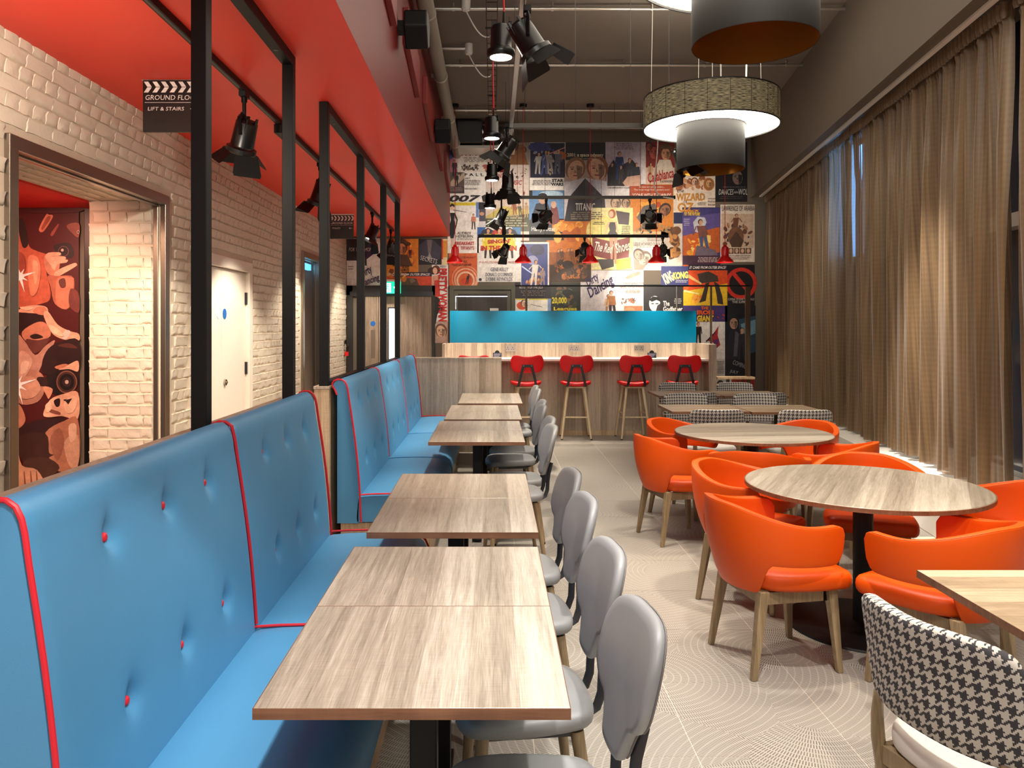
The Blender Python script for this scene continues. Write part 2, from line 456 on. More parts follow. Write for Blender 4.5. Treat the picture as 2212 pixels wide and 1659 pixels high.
# ------------------------------------------------------------------ mesh helpers
class MB:
    def __init__(s):
        s.v, s.f, s.mi, s.uv, s.col = [], [], [], None, None
        s.cur = 0
        s.M = None
    def add(s, verts, faces):
        n = len(s.v)
        if s.M is not None:
            verts = [tuple(s.M @ Vector(p)) for p in verts]
        s.v += [tuple(p) for p in verts]
        for f in faces:
            s.f.append(tuple(i + n for i in f))
            s.mi.append(s.cur)
        return s
    def box(s, x0, x1, y0, y1, z0, z1):
        if x0 > x1: x0, x1 = x1, x0
        if y0 > y1: y0, y1 = y1, y0
        if z0 > z1: z0, z1 = z1, z0
        v = [(x, y, z) for z in (z0, z1) for y in (y0, y1) for x in (x0, x1)]
        return s.add(v, [(0, 2, 3, 1), (4, 5, 7, 6), (0, 1, 5, 4), (2, 6, 7, 3), (0, 4, 6, 2), (1, 3, 7, 5)])
    def cyl(s, p0, p1, r0, r1=None, n=20, cap=True):
        r1 = r0 if r1 is None else r1
        p0, p1 = Vector(p0), Vector(p1)
        d = (p1 - p0).normalized()
        a = d.orthogonal().normalized()
        b = d.cross(a)
        v = []
        for p, r in ((p0, r0), (p1, r1)):
            for i in range(n):
                t = 2 * PI * i / n
                v.append(p + (a * math.cos(t) + b * math.sin(t)) * r)
        f = [(i, (i + 1) % n, n + (i + 1) % n, n + i) for i in range(n)]
        if cap:
            f += [tuple(range(n - 1, -1, -1)), tuple(range(n, 2 * n))]
        return s.add(v, f)
    def tube(s, path, r, n=8, sx=1.0, closed=False):
        P = [Vector(p) for p in path]
        m = len(P)
        v = []
        ref = None
        for k in range(m):
            if closed:
                d = P[(k + 1) % m] - P[k - 1]
            else:
                d = P[min(k + 1, m - 1)] - P[max(k - 1, 0)]
            d.normalize()
            if ref is None:
                ref = d.orthogonal().normalized()
            a = (ref - d * ref.dot(d)).normalized()
            ref = a
            b = d.cross(a)
            rk = r[k] if isinstance(r, (list, tuple)) else r
            for i in range(n):
                t = 2 * PI * i / n
                v.append(P[k] + a * math.cos(t) * rk + b * math.sin(t) * rk * sx)
        f = []
        for k in range(m if closed else m - 1):
            k2 = (k + 1) % m
            for i in range(n):
                f.append((k * n + i, k * n + (i + 1) % n, k2 * n + (i + 1) % n, k2 * n + i))
        if not closed:
            f += [tuple(range(n - 1, -1, -1)), tuple((m - 1) * n + i for i in range(n))]
        return s.add(v, f)
    def lathe(s, prof, n=32, c=(0, 0, 0), closed=False):
        m = len(prof)
        v = []
        for r, z in prof:
            for i in range(n):
                t = 2 * PI * i / n
                v.append((c[0] + r * math.cos(t), c[1] + r * math.sin(t), c[2] + z))
        f = []
        for k in range(m if closed else m - 1):
            k2 = (k + 1) % m
            for i in range(n):
                f.append((k * n + i, k * n + (i + 1) % n, k2 * n + (i + 1) % n, k2 * n + i))
        return s.add(v, f)
    def prism(s, poly, axis, a0, a1):
        """poly in the two other axes (in order), extruded along axis from a0 to a1"""
        def mk(u, w, a):
            return (a, u, w) if axis == 0 else (u, a, w) if axis == 1 else (u, w, a)
        n = len(poly)
        v = [mk(u, w, a0) for u, w in poly] + [mk(u, w, a1) for u, w in poly]
        f = [(i, (i + 1) % n, n + (i + 1) % n, n + i) for i in range(n)]
        f += [tuple(range(n - 1, -1, -1)), tuple(range(n, 2 * n))]
        return s.add(v, f)
    def grid(s, pts, nu, nv, wrap_u=False):
        f = []
        for i in range(nu if wrap_u else nu - 1):
            for j in range(nv - 1):
                i2 = (i + 1) % nu
                f.append((i * nv + j, i2 * nv + j, i2 * nv + j + 1, i * nv + j + 1))
        return s.add(pts, f)
    def mesh(s, name, mats, smooth=35):
        me = bpy.data.meshes.new(name)
        me.from_pydata(s.v, [], s.f)
        mats = mats if isinstance(mats, (list, tuple)) else [mats]
        for m in mats:
            me.materials.append(m)
        if len(mats) > 1:
            me.polygons.foreach_set('material_index', s.mi)
        if smooth:
            me.shade_smooth()
            me.set_sharp_from_angle(angle=math.radians(smooth))
        else:
            me.shade_flat()
        if s.uv:
            u = me.uv_layers.new(name='UVMap')
            for lp in me.loops:
                u.data[lp.index].uv = s.uv[lp.vertex_index]
        me.update()
        return me
    def build(s, name, mats, parent=None, smooth=35, bevel=0.0, seg=2, loc=None, rot=None):
        o = bpy.data.objects.new(name, s.mesh(name, mats, smooth))
        COL.objects.link(o)
        if parent is not None:
            o.parent = parent
        if loc: o.location = loc
        if rot: o.rotation_euler = rot
        if bevel:
            b = o.modifiers.new('bevel', 'BEVEL')
            b.width = bevel
            b.segments = seg
            b.limit_method = 'ANGLE'
            b.angle_limit = math.radians(40)
            b.use_clamp_overlap = True
        return o

def fix_normals(o):
    import bmesh
    bm = bmesh.new()
    bm.from_mesh(o.data)
    bmesh.ops.recalc_face_normals(bm, faces=bm.faces)
    bm.to_mesh(o.data)
    bm.free()
    return o

def thing(name, label, cat, loc=(0, 0, 0), rz=0.0, group=None):
    o = bpy.data.objects.new(name, None)
    o.empty_display_size = 0.1
    COL.objects.link(o)
    o.location = loc
    o.rotation_euler = (0, 0, rz)
    return tag(o, label, cat, group)

def tag(o, label, cat, group=None):
    o['label'] = label
    o['category'] = cat
    if group:
        o['group'] = group
    return o

def struct(o):
    o['kind'] = 'structure'
    return o

def dup(root, loc, rz=0.0, label=None, group=None):
    r = root.copy()
    COL.objects.link(r)
    r.location = loc
    r.rotation_euler = (0, 0, rz)
    if label: r['label'] = label
    if group: r['group'] = group
    for ch in list(root.children):
        c = ch.copy()
        COL.objects.link(c)
        c.parent = r
        for g in list(ch.children):
            d = g.copy()
            COL.objects.link(d)
            d.parent = c
    return r

class Kind:
    """build a thing once, copy it afterwards"""
    def __init__(s, maker):
        s.maker, s.root = maker, None
    def put(s, loc, rz, label, group=None):
        if s.root is None:
            s.root = s.maker()
            s.root.location = loc
            s.root.rotation_euler = (0, 0, rz)
            s.root['label'] = label
            if group: s.root['group'] = group
            return s.root
        return dup(s.root, loc, rz, label, group)

def px(x, y, Y):
    """the point at depth Y that stands at pixel x, y of the photograph"""
    return Vector(((x - VX) / FPX * Y, Y, CAMH + (VY - y) / FPX * Y))

# flat printing on a panel -------------------------------------------------
_tc = {}
def text_mesh(body, bold=0.0):
    key = (body, bold)
    if key not in _tc:
        cu = bpy.data.curves.new('lettering', 'FONT')
        cu.body = body
        cu.resolution_u = 2
        cu.offset = bold
        ob = bpy.data.objects.new('lettering', cu)
        me = bpy.data.meshes.new_from_object(ob)
        vs_ = [tuple(v.co) for v in me.vertices]
        fs = [tuple(p.vertices) for p in me.polygons]
        bpy.data.objects.remove(ob)
        bpy.data.meshes.remove(me)
        _tc[key] = (vs_, fs)
    return _tc[key]

class Print:
    """coloured flat shapes in a plane; coordinates u (across) and w (down), mapped by fn(u, w, lift)"""
    def __init__(s, fn):
        s.fn = fn
        s.v, s.f, s.c = [], [], []
        s.k = 0
    def shape(s, pts, faces, col):
        n = len(s.v)
        s.k += 1
        for u, w in pts:
            s.v.append(tuple(s.fn(u, w, s.k * 0.00012)))
        for f in faces:
            s.f.append(tuple(n + i for i in f))
            s.c.append(col)
    def poly(s, pts, col):
        s.shape(pts, [tuple(range(len(pts)))], col)
    def rect(s, x0, y0, x1, y1, col):
        s.poly([(x0, y0), (x1, y0), (x1, y1), (x0, y1)], col)
    def ell(s, cx, cy, rx, ry, col, n=18, a0=0.0, tilt=0.0):
        pts = []
        for i in range(n):
            t = 2 * PI * i / n
            a, b = rx * math.cos(t), ry * math.sin(t)
            pts.append((cx + a * math.cos(tilt) - b * math.sin(tilt), cy + a * math.sin(tilt) + b * math.cos(tilt)))
        s.poly(pts, col)
    def ring(s, cx, cy, r0, r1, col, n=28, sy=1.0):
        pts, fs = [], []
        for i in range(n):
            t = 2 * PI * i / n
            c, q = math.cos(t), math.sin(t) * sy
            pts += [(cx + r0 * c, cy + r0 * q), (cx + r1 * c, cy + r1 * q)]
        for i in range(n):
            j = (i + 1) % n
            fs.append((2 * i, 2 * i + 1, 2 * j + 1, 2 * j))
        s.shape(pts, fs, col)
    def lines(s, x0, y0, x1, y1, n, col, fill=0.45, ragged=0.12):
        h = (y1 - y0) / n
        for i in range(n):
            a, b = rnd.random() * ragged * (x1 - x0), rnd.random() * ragged * (x1 - x0)
            yy = y0 + i * h
            xx = x0 + a
            while xx < x1 - b:
                wd = min((x1 - x0) * rnd.uniform(0.06, 0.2), x1 - b - xx)
                s.rect(xx, yy, xx + wd, yy + h * fill, col)
                xx += wd + (x1 - x0) * 0.03
    def text(s, body, x0, y0, x1, y1, col, shear=0.0, rot=0.0, bold=0.0):
        vs_, fs = text_mesh(body, bold)
        if not vs_:
            return
        X = [v[0] + v[1] * shear for v in vs_]
        Y = [v[1] for v in vs_]
        ax, bx, ay, by = min(X), max(X), min(Y), max(Y)
        cx, cy = (x0 + x1) / 2, (y0 + y1) / 2
        pts = []
        for a, b in zip(X, Y):
            u = x0 + (a - ax) / max(bx - ax, 1e-6) * (x1 - x0)
            w_ = y1 - (b - ay) / max(by - ay, 1e-6) * (y1 - y0)
            if rot:
                c, q = math.cos(rot), math.sin(rot)
                du, dw = u - cx, w_ - cy
                u, w_ = cx + du * c - dw * q, cy + du * q + dw * c
            pts.append((u, w_))
        s.shape(pts, fs, col)
    def vtext(s, body, x0, y0, x1, y1, col, bold=0.0):
        """lettering turned to read downwards"""
        vs_, fs = text_mesh(body, bold)
        X = [v[0] for v in vs_]; Y = [v[1] for v in vs_]
        ax, bx, ay, by = min(X), max(X), min(Y), max(Y)
        pts = [(x0 + (b - ay) / (by - ay) * (x1 - x0), y0 + (a - ax) / (bx - ax) * (y1 - y0)) for a, b in zip(X, Y)]
        s.shape(pts, fs, col)
    def person(s, cx, top, h, coat, skin=(200, 150, 120), hair=(50, 32, 24), legs=None, lean=0.0, arms=0.0):
        hd = h * 0.075
        k = lambda y: cx + lean * (h - (y - top))
        sh = h * 0.13
        s.poly([(k(top + h * .16) - sh, top + h * .18), (k(top + h * .16) + sh, top + h * .18), (k(top + h * .5) + sh * .85, top + h * .52), (k(top + h * .5) - sh * .85, top + h * .52)], srgb(*coat))
        s.poly([(k(top) - hd * .4, top + h * .1), (k(top) + hd * .4, top + h * .1), (k(top) + hd * .5, top + h * .19), (k(top) - hd * .5, top + h * .19)], srgb(*skin))
        s.ell(k(top), top + h * .07, hd * .95, hd * 1.05, srgb(*hair))
        s.ell(k(top) + hd * .15, top + h * .085, hd * .7, hd * .9, srgb(*skin))
        lg = srgb(*(legs or coat))
        for q in (-1, 1):
            s.poly([(k(top + h * .5) + q * sh * .05, top + h * .5), (k(top + h * .5) + q * sh * .85, top + h * .5), (k(top + h) + q * sh * .95, top + h), (k(top + h) + q * sh * .45, top + h)], lg)
            s.poly([(k(top) + q * sh * .8, top + h * .19), (k(top) + q * sh * 1.05, top + h * .2), (k(top) + q * (sh * 1.3 + arms * h), top + h * .48 - arms * h), (k(top) + q * (sh * 1.05 + arms * h), top + h * .5 - arms * h)], srgb(*coat))
    def face(s, cx, cy, r, skin, hair, shade=None, tilt=0.0):
        sk = srgb(*skin)
        dk = srgb(*(shade or [int(c * .62) for c in skin]))
        s.ell(cx, cy - r * .18, r * .98, r * 1.16, srgb(*hair), tilt=tilt)
        s.ell(cx, cy, r * .74, r * 1.0, sk, tilt=tilt)
        s.poly([(cx + r * .1, cy - r * .5), (cx + r * .7, cy - r * .35), (cx + r * .62, cy + r * .5), (cx + r * .2, cy + r * .95), (cx + r * .12, cy + r * .2)], dk)
        for q in (-1, 1):
            s.ell(cx + q * r * .32, cy - r * .12, r * .15, r * .07, srgb(*[int(c * .35) for c in skin]), n=10)
            s.rect(cx + q * r * .32 - r * .2, cy - r * .34, cx + q * r * .32 + r * .2, cy - r * .26, srgb(*hair))
        s.poly([(cx - r * .06, cy - r * .1), (cx + r * .1, cy + r * .25), (cx - r * .12, cy + r * .25)], dk)
        s.ell(cx, cy + r * .52, r * .26, r * .07, srgb(150, 60, 52), n=10)
    def build(s, name, parent=None):
        me = bpy.data.meshes.new(name)
        me.from_pydata(s.v, [], s.f)
        me.materials.append(m_print)
        ca = me.color_attributes.new('Col', 'FLOAT_COLOR', 'CORNER')
        i = 0
        for p, c in zip(me.polygons, s.c):
            for _ in range(p.loop_total):
                ca.data[i].color = (*c, 1)
                i += 1
        me.shade_flat()
        o = bpy.data.objects.new(name, me)
        COL.objects.link(o)
        if parent is not None:
            o.parent = parent
        return o
# ------------------------------------------------------------------ the room shell
XL = -2.44            # face of the painted brick wall
YB = 13.0             # back wall
ZC = 4.85             # main ceiling
ZS = 3.08             # underside of the red soffit
XS = -0.72            # face of the red fascia
def xr(y):            # right bulkhead runs at a slant
    return 2.40 + 0.147 * y

m = MB(); m.box(-5.2, 5.4, -1.5, YB + 0.3, -0.2, -0.0012)
floor = struct(m.build('floor', grout, smooth=0))
tm = MB(); tm.box(-0.2985, 0.2985, -0.2985, 0.2985, -0.006, 0.0)
tile_me = tm.mesh('tile', combed_tile, 0)
for i in range(-5, 8):
    for j in range(-3, 14):
        cx, cyy = 0.755 + 0.6 * i + 0.3, 3.47 + 0.6 * j + 0.3
        if cx > xr(cyy) + 0.2 or cyy > 11.2 or cyy < 1.6:
            continue
        o = bpy.data.objects.new('tile', tile_me)
        o.location = (cx, cyy, 0)
        o.parent = floor
        COL.objects.link(o)

m = MB(); m.box(XL - 0.3, 5.4, -1.5, YB + 0.3, ZC, ZC + 0.2)
struct(m.build('ceiling', ceiling_paint, smooth=0))
m = MB(); m.box(XL - 0.3, XS - 0.0006, -1.5, YB, ZS, ZS + 0.12)
struct(m.build('trim_1', red_paint, smooth=0))['label'] = 'red painted soffit over the banquettes'
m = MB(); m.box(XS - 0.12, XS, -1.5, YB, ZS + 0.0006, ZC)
fascia = struct(m.build('wall_fascia', red_fascia_shaded, smooth=0))
fascia['label'] = 'tall shaded red fascia above the red soffit'
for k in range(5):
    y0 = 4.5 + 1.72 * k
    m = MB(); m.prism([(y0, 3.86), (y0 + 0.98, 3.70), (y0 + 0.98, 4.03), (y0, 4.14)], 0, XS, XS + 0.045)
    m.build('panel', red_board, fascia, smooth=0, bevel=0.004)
# right-hand bulkhead, slanting away from the tables
m = MB()
a, b = (xr(-1.5), -1.5), (xr(YB), YB)
m.add([(a[0], a[1], 3.74), (b[0], b[1], 3.74), (b[0], b[1], ZC), (a[0], a[1], ZC), (a[0] + .5, a[1], 3.74), (b[0] + .5, b[1], 3.74), (b[0] + .5, b[1], ZC), (a[0] + .5, a[1], ZC)],
      [(0, 1, 2, 3), (4, 7, 6, 5), (0, 4, 5, 1), (2, 6, 7, 3), (0, 3, 7, 4), (1, 5, 6, 2)])
struct(m.build('wall_bulkhead', bulk_paint, smooth=0))
# shadow-gap strip on the lower edge of the bulkhead
m = MB()
for dz0, dz1, dx0, dx1 in ((3.72, 3.745, -0.012, 0.02),):
    m.add([(a[0] + dx0, a[1], dz0), (b[0] + dx0, b[1], dz0), (b[0] + dx0, b[1], dz1), (a[0] + dx0, a[1], dz1), (a[0] + dx1, a[1], dz0), (b[0] + dx1, b[1], dz0), (b[0] + dx1, b[1], dz1), (a[0] + dx1, a[1], dz1)],
          [(0, 1, 2, 3), (4, 7, 6, 5), (0, 4, 5, 1), (2, 6, 7, 3), (0, 3, 7, 4), (1, 5, 6, 2)])
struct(m.build('trim_2', bulk_paint, smooth=0))

# glazed right wall behind the curtains: frames, panes, white sill
def slant_box(m, y0, y1, d0, d1, z0, z1):
    v = []
    for z in (z0, z1):
        for y in (y0, y1):
            for d in (d0, d1):
                v.append((xr(y) + d, y, z))
    m.add(v, [(0, 2, 3, 1), (4, 5, 7, 6), (0, 1, 5, 4), (2, 6, 7, 3), (0, 4, 6, 2), (1, 3, 7, 5)])
m = MB()
slant_box(m, -1.5, YB, 0.62, 0.75, 0, ZC)
wr = struct(m.build('wall_right', pane_dark, smooth=0))
win = None
m = MB()
for y in (4.7, 6.4, 7.9, 8.72, 9.28, 10.6, 11.9):
    slant_box(m, y - 0.05, y + 0.05, 0.50, 0.62, 0.42, 3.74)
slant_box(m, -1.5, YB, 0.50, 0.62, 2.30, 2.40)
slant_box(m, -1.5, YB, 0.50, 0.62, 0.42, 0.52)
win = struct(m.build('window_1', white_sill, smooth=0))
win['label'] = 'pale window framing behind the gauze curtains'
m = MB(); slant_box(m, 8.77, 9.23, 0.585, 0.60, 2.42, 3.72)
m.build('pane', blue_emit, win, smooth=0)['label'] = 'narrow blue dusk-lit pane'
m = MB(); slant_box(m, 2.5, YB, 0.06, 0.62, 0, 0.42)
struct(m.build('trim_3', white_sill, smooth=0, bevel=0.006))['label'] = 'low white sill box under the curtains'

# lower back and side closing walls
m = MB(); m.box(XL - 0.2, 5.4, YB, YB + 0.2, 0, ZC)
wall_back = struct(m.build('wall_back', bulk_paint, smooth=0))

# ------------------------------------------------------------------ painted brick wall with its openings
OPEN = [(3.90, 5.83, 0, 2.56), (6.42, 7.86, 0, 2.22), (9.93, 10.95, 0, 2.55)]
XM = XL - 0.012
def in_open(y0, y1, z0, z1):
    for a0, a1, b0, b1 in OPEN:
        if y1 > a0 + 0.01 and y0 < a1 - 0.01 and z1 > b0 and z0 < b1 - 0.02:
            return True
    return False
m = MB()
ys = sorted({1.5, YB} | {o[0] for o in OPEN} | {o[1] for o in OPEN})
for y0, y1 in zip(ys[:-1], ys[1:]):
    op = [o for o in OPEN if o[0] <= y0 and o[1] >= y1]
    z0 = op[0][3] if op else 0.0
    m.box(XM - 0.2, XM, y0, y1, z0, ZS)
wall_left = struct(m.build('wall_left', white_mortar, smooth=0))
wall_left['label'] = 'white painted brick wall under the red soffit'

def brick_mesh(length, height, seed, depth=0.02):
    """one hand-cut brick, face towards +X, centred on the origin"""
    r = random.Random(seed)
    nu, nv = 5, 4
    m = MB()
    pts = []
    for i in range(nu):
        for j in range(nv):
            u, v = i / (nu - 1) - 0.5, j / (nv - 1) - 0.5
            edge = i in (0, nu - 1) or j in (0, nv - 1)
            x = r.uniform(-0.0035, 0.0045) - (0.004 if edge else 0) + (0.009 if j == nv - 1 else -0.004 if j == 0 else 0)
            pts.append((x, u * (length - 0.008) + r.uniform(-.003, .003) * 1.3, v * (height - 0.016) + r.uniform(-.003, .003)))
    m.grid(pts, nu, nv)
    ring_i = [(i, 0) for i in range(nu)] + [(nu - 1, j) for j in range(1, nv)] + [(i, nv - 1) for i in range(nu - 2, -1, -1)] + [(0, j) for j in range(nv - 2, 0, -1)]
    idx = [i * nv + j for i, j in ring_i]
    base = len(m.v)
    for k in idx:
        p = m.v[k]
        m.v.append((-depth, p[1] * 1.03, p[2] * 1.05))
    n = len(idx)
    for k in range(n):
        m.f.append((idx[k], base + k, base + (k + 1) % n, idx[(k + 1) % n])); m.mi.append(0)
    return m
CH, SL, HL = 0.084, 0.238, 0.119
str_v = [brick_mesh(SL, CH, 100 + i) for i in range(10)]
hdr_v = [brick_mesh(HL, CH, 200 + i) for i in range(10)]
str_me = [b.mesh('brick', white_brick, 60) for b in str_v]
hdr_me = [b.mesh('brick', white_brick, 60) for b in hdr_v]
slots = []
nz = int(ZS / CH)
for c in range(nz + 1):
    z = (c + 0.5) * CH
    if z + CH / 2 > ZS + 0.03:
        continue
    ln = SL if c % 2 else HL
    y = 3.3 + (0.06 if c % 2 else 0.0)
    while y < YB:
        if not in_open(y + 0.02, y + ln - 0.02, z - CH / 2, z + CH / 2) and y + ln < YB + 0.02:
            slots.append((y + ln / 2, z, c % 2))
        y += ln
def shown(sl):
    y, z, s = sl
    return (3.86 < y) and z > 0.55 + 0.02 * y
vis = [s for s in slots if shown(s)]
vis.sort(key=lambda s: -(SL if s[2] else HL) / (s[0] ** 3))
single = set(vis[:300])
rest = MB()
for s in slots:
    y, z, st = s
    k = rnd.randrange(10)
    if s in single:
        o = bpy.data.objects.new('brick', (str_me if st else hdr_me)[k])
        o.location = (XL, y, z)
        o.parent = wall_left
        COL.objects.link(o)
    else:
        rest.M = Matrix.Translation((XL, y, z))
        b = (str_v if st else hdr_v)[k]
        rest.add(b.v, b.f)
o = rest.build('brickwork', white_brick, wall_left, smooth=60)
o['kind'] = 'stuff'

# opening 1: lift lobby behind a steel-lined doorway
def steel_frame(name, y0, y1, ztop, w=0.075, d=0.055):
    m = MB()
    for a, b in ((y0, y0 + w), (y1 - w, y1)):
        m.box(XL - d, XL + 0.018, a, b, 0, ztop)
        q = b if a == y0 else a
        m.box(XL - d - 0.015, XL - 0.035, q - 0.012, q + 0.012, 0, ztop - w)
    m.box(XL - d + 0.001, XL + 0.0185, y0 + 0.001, y1 - 0.001, ztop - w, ztop - 0.001)
    m.box(XL - d - 0.015, XL - 0.035, y0 + w, y1 - w, ztop - w - 0.012, ztop - w)
    return struct(m.build(name, brushed, smooth=0, bevel=0.004))
steel_frame('trim_4', 3.90, 5.83, 2.56)['label'] = 'brushed steel lining of the lift lobby doorway'
steel_frame('trim_5', 9.93, 10.95, 2.55, 0.08)['label'] = 'brushed steel lining of the far doorway'
# brick reveal of the deep doorway, facing the room's near end
XI = -2.985
m = MB(); m.box(XI, XL - 0.02, 5.752, 5.95, 0, 2.56)
niche = struct(m.build('wall_niche', white_mortar, smooth=0))
niche['label'] = 'white brick reveal beside the lift lobby mural'
Rm = Matrix.Rotation(-PI / 2, 4, 'Z')
nb = 0
for c in range(30):
    z = (c + 0.5) * CH
    if z > 2.50 or z < 0.3:
        continue
    ln = SL if c % 2 else HL * 1.05
    x = XI + (-0.10 if c % 2 else 0.03)
    while x < XL - 0.1:
        a0, a1 = max(x, XI), min(x + ln, XL - 0.08)
        if a1 - a0 > 0.05:
            o = bpy.data.objects.new('brick', (str_me if c % 2 else hdr_me)[rnd.randrange(10)])
            o.location = ((a0 + a1) / 2, 5.742, z)
            o.rotation_euler = (0, 0, -PI / 2)
            o.scale = (1, (a1 - a0) / (SL if c % 2 else HL), 1)
            o.parent = niche
            COL.objects.link(o)
        x += ln
# painted brick soffit of the doorway
m = MB(); m.box(XI, XL - 0.02, 3.9, 5.76, 2.515, 2.62)
sof = struct(m.build('ceiling_niche', white_mortar, smooth=0))
rest = MB()
for i in range(5):
    y = 3.95 + 0.1 * (i % 2)
    while y < 5.7:
        rest.M = Matrix.Translation((XI + 0.06 + i * 0.1, y, 2.512)) @ Matrix.Rotation(PI / 2, 4, 'Y')
        b = str_v[rnd.randrange(10)]
        rest.add([(p[0], p[1], p[2] * 1.15) for p in b.v], b.f)
        y += SL
o = rest.build('brickwork', white_brick, sof, smooth=60); o['kind'] = 'stuff'
# lobby shell
m = MB()
m.box(-5.0, XI, 2.8, 7.2, 2.50, 2.62)
struct(m.build('ceiling_lobby', lobby_red, smooth=0))
m = MB()
m.box(XI - 0.02, XI + 0.0, 2.8, 3.9, 0, 2.5); m.box(-5.1, -5.0, 2.8, 7.2, 0, 2.5); m.box(-5.0, XI, 6.02, 6.2, 0, 2.5); m.box(-5.0, XI, 2.7, 2.8, 0, 2.5)
struct(m.build('wall_lobby', bulk_paint, smooth=0))
m = MB(); m.box(-3.9, -3.25, 4.3, 5.2, 2.47, 2.497)
tag(m.build('lobby_light', pink_emit, smooth=0), 'glowing pink ceiling panel in the red lift lobby', 'light')
m = MB(); m.box(XI - 0.075, XI - 0.005, 5.82, 5.90, 0, 2.47); m.box(XI - 0.03, XI - 0.018, 5.80, 5.82, 0, 2.46)
struct(m.build('trim_6', black_gloss, smooth=0, bevel=0.003))['label'] = 'black edge trim beside the lobby mural'
spot((-2.75, 4.9, 2.46), (-2.75, 5.6, 0.9), 26, 120, 0.9, (1.0, 0.70, 0.46), 0.05)
spot((-3.3, 4.7, 2.45), (-3.4, 5.9, 1.3), 70, 120, 0.9, (1.0, 0.52, 0.36), 0.05)

# opening 2: white double service doors
d1 = MB()
d1.box(XL - 0.10, XL + 0.012, 6.42, 6.52, 0, 2.22); d1.box(XL - 0.10, XL + 0.012, 7.76, 7.86, 0, 2.22); d1.box(XL - 0.10, XL + 0.0125, 6.42, 7.86, 2.12, 2.22)
door1 = struct(d1.build('door_1', white_door, smooth=0, bevel=0.004))
door1['label'] = 'white double service doors in the brick wall'
for y0, y1 in ((6.525, 7.072), (7.077, 7.755)):
    m = MB(); m.box(XL - 0.075, XL - 0.03, y0, y1, 0.01, 2.115)
    leaf = m.build('leaf', white_door, door1, smooth=0, bevel=0.002)
    yy = y1 - 0.075 if y0 < 7 else y0 + 0.075
    m = MB(); m.cyl((XL - 0.03, yy, 1.70), (XL - 0.026, yy, 1.70), 0.048, n=24)
    m.build('sign', sign_blue if y0 > 7 else sign_white, leaf)
    if y0 > 7:
        m = MB(); m.cyl((XL - 0.03, yy, 1.07), (XL - 0.012, yy, 1.07), 0.028, n=20); m.cyl((XL - 0.012, yy, 1.07), (XL - 0.002, yy, 1.07), 0.012, n=14)
        m.build('lock', chrome, leaf)
        for zz in (1.86, 1.17, 0.35):
            m = MB(); m.box(XL - 0.032, XL - 0.018, y1 - 0.022, y1 + 0.02, zz - 0.06, zz + 0.06); m.cyl((XL - 0.016, y1 - 0.001, zz - 0.06), (XL - 0.016, y1 - 0.001, zz + 0.06), 0.008, n=10)
            m.build('hinge', dark_steel, leaf, smooth=30)

# opening 3: far doorway, dark brick passage with a blue light strip
m = MB(); m.box(XL - 0.9, XL - 0.8, 9.6, 11.2, 0, 2.6); m.box(XL - 0.9, XL - 0.2, 10.96, 11.06, 0, 2.6); m.box(XL - 0.9, XL - 0.2, 9.83, 9.93, 0, 2.6)
struct(m.build('wall_passage', plain('dark_brick', srgb(58, 54, 56), 0.7, 0, 0.8, 30, var=0.3, vscale=30), smooth=0))
m = MB(); m.box(XL - 0.9, XL - 0.2, 9.93, 10.96, 2.46, 2.56)
struct(m.build('ceiling_passage', lobby_red, smooth=0))
m = MB(); m.box(XL - 0.15, XL - 0.10, 10.02, 10.86, 2.36, 2.44)
tag(m.build('light_strip', cyan_strip, smooth=0), 'cyan light strip under the head of the far steel doorway', 'light')

# ------------------------------------------------------------------ back wall doors
Yd = YB
def wall_rect(m, x0, y0, x1, y1, d0, d1, Y=YB):
    p, q = px(x0, y0, Y), px(x1, y1, Y)
    m.box(p.x, q.x, Y - d1, Y - d0, q.z, p.z)
m = MB()
wall_rect(m, 750, 617, 940, 638, 0, 0.05)
p, q = px(750, 617, YB), px(940, 617, YB)
m.box(p.x, p.x + 0.10, YB - 0.05, YB, 0, p.z); m.box(q.x - 0.05, q.x, YB - 0.05, YB, 0, p.z)
m.box(px(789, 0, YB).x - 0.04, px(789, 0, YB).x, YB - 0.045, YB, 0, px(0, 638, YB).z)
door2 = struct(m.build('door_2', dark_frame, smooth=0, bevel=0.003))
door2['label'] = 'grey timber double doors on the poster wall'
m = MB(); wall_rect(m, 757, 630, 936, 640, 0.05, 0.06)
m.build('head_rail', dark_steel, door2, smooth=0)
for x0, x1 in ((789.5, 818), (819, 936)):
    p, q = px(x0, 640, YB), px(x1, 640, YB)
    m = MB(); m.box(p.x, q.x, YB - 0.035, YB - 0.004, 0.01, p.z)
    lf = m.build('leaf', door_wood, door2, smooth=0, bevel=0.002)
    if x0 > 800:
        m = MB(); wall_rect(m, 838, 664, 861, 790, 0.035, 0.041)
        m.build('vision_frame', dark_steel, lf, smooth=0)
        m = MB(); wall_rect(m, 841, 667, 858, 787, 0.041, 0.044)
        m.build('vision_pane', vision_emit, lf, smooth=0)['label'] = 'tall narrow bright glazed panel'
    cx = 806.5 if x0 < 800 else 826.5
    c = px(cx, 699, YB)
    m = MB(); m.cyl((c.x, YB - 0.034, c.z), (c.x, YB - 0.04, c.z), 0.042, n=20)
    m.build('sign', sign_blue, lf)['label'] = 'round blue door sign'
    m = MB(); wall_rect(m, cx - 4.5, 713, cx + 4.5, 773, 0.035, 0.039)
    m.build('push_plate', brushed, lf, smooth=0)
m = MB()
p, q = px(971, 617, YB), px(1113, 617, YB)
for b0, b1, dd in ((0.0, 0.07, 0.05), (0.07, 0.14, 0.02)):
    m.box(p.x + b0, p.x + b1, YB - dd, YB, 0, p.z - b0); m.box(q.x - b1, q.x - b0, YB - dd, YB, 0, p.z - b0)
    m.box(p.x + b0, q.x - b0, YB - dd + 0.0005, YB, p.z - b1, p.z - b0)
door3 = struct(m.build('door_3', olive_frame, smooth=0, bevel=0.003))
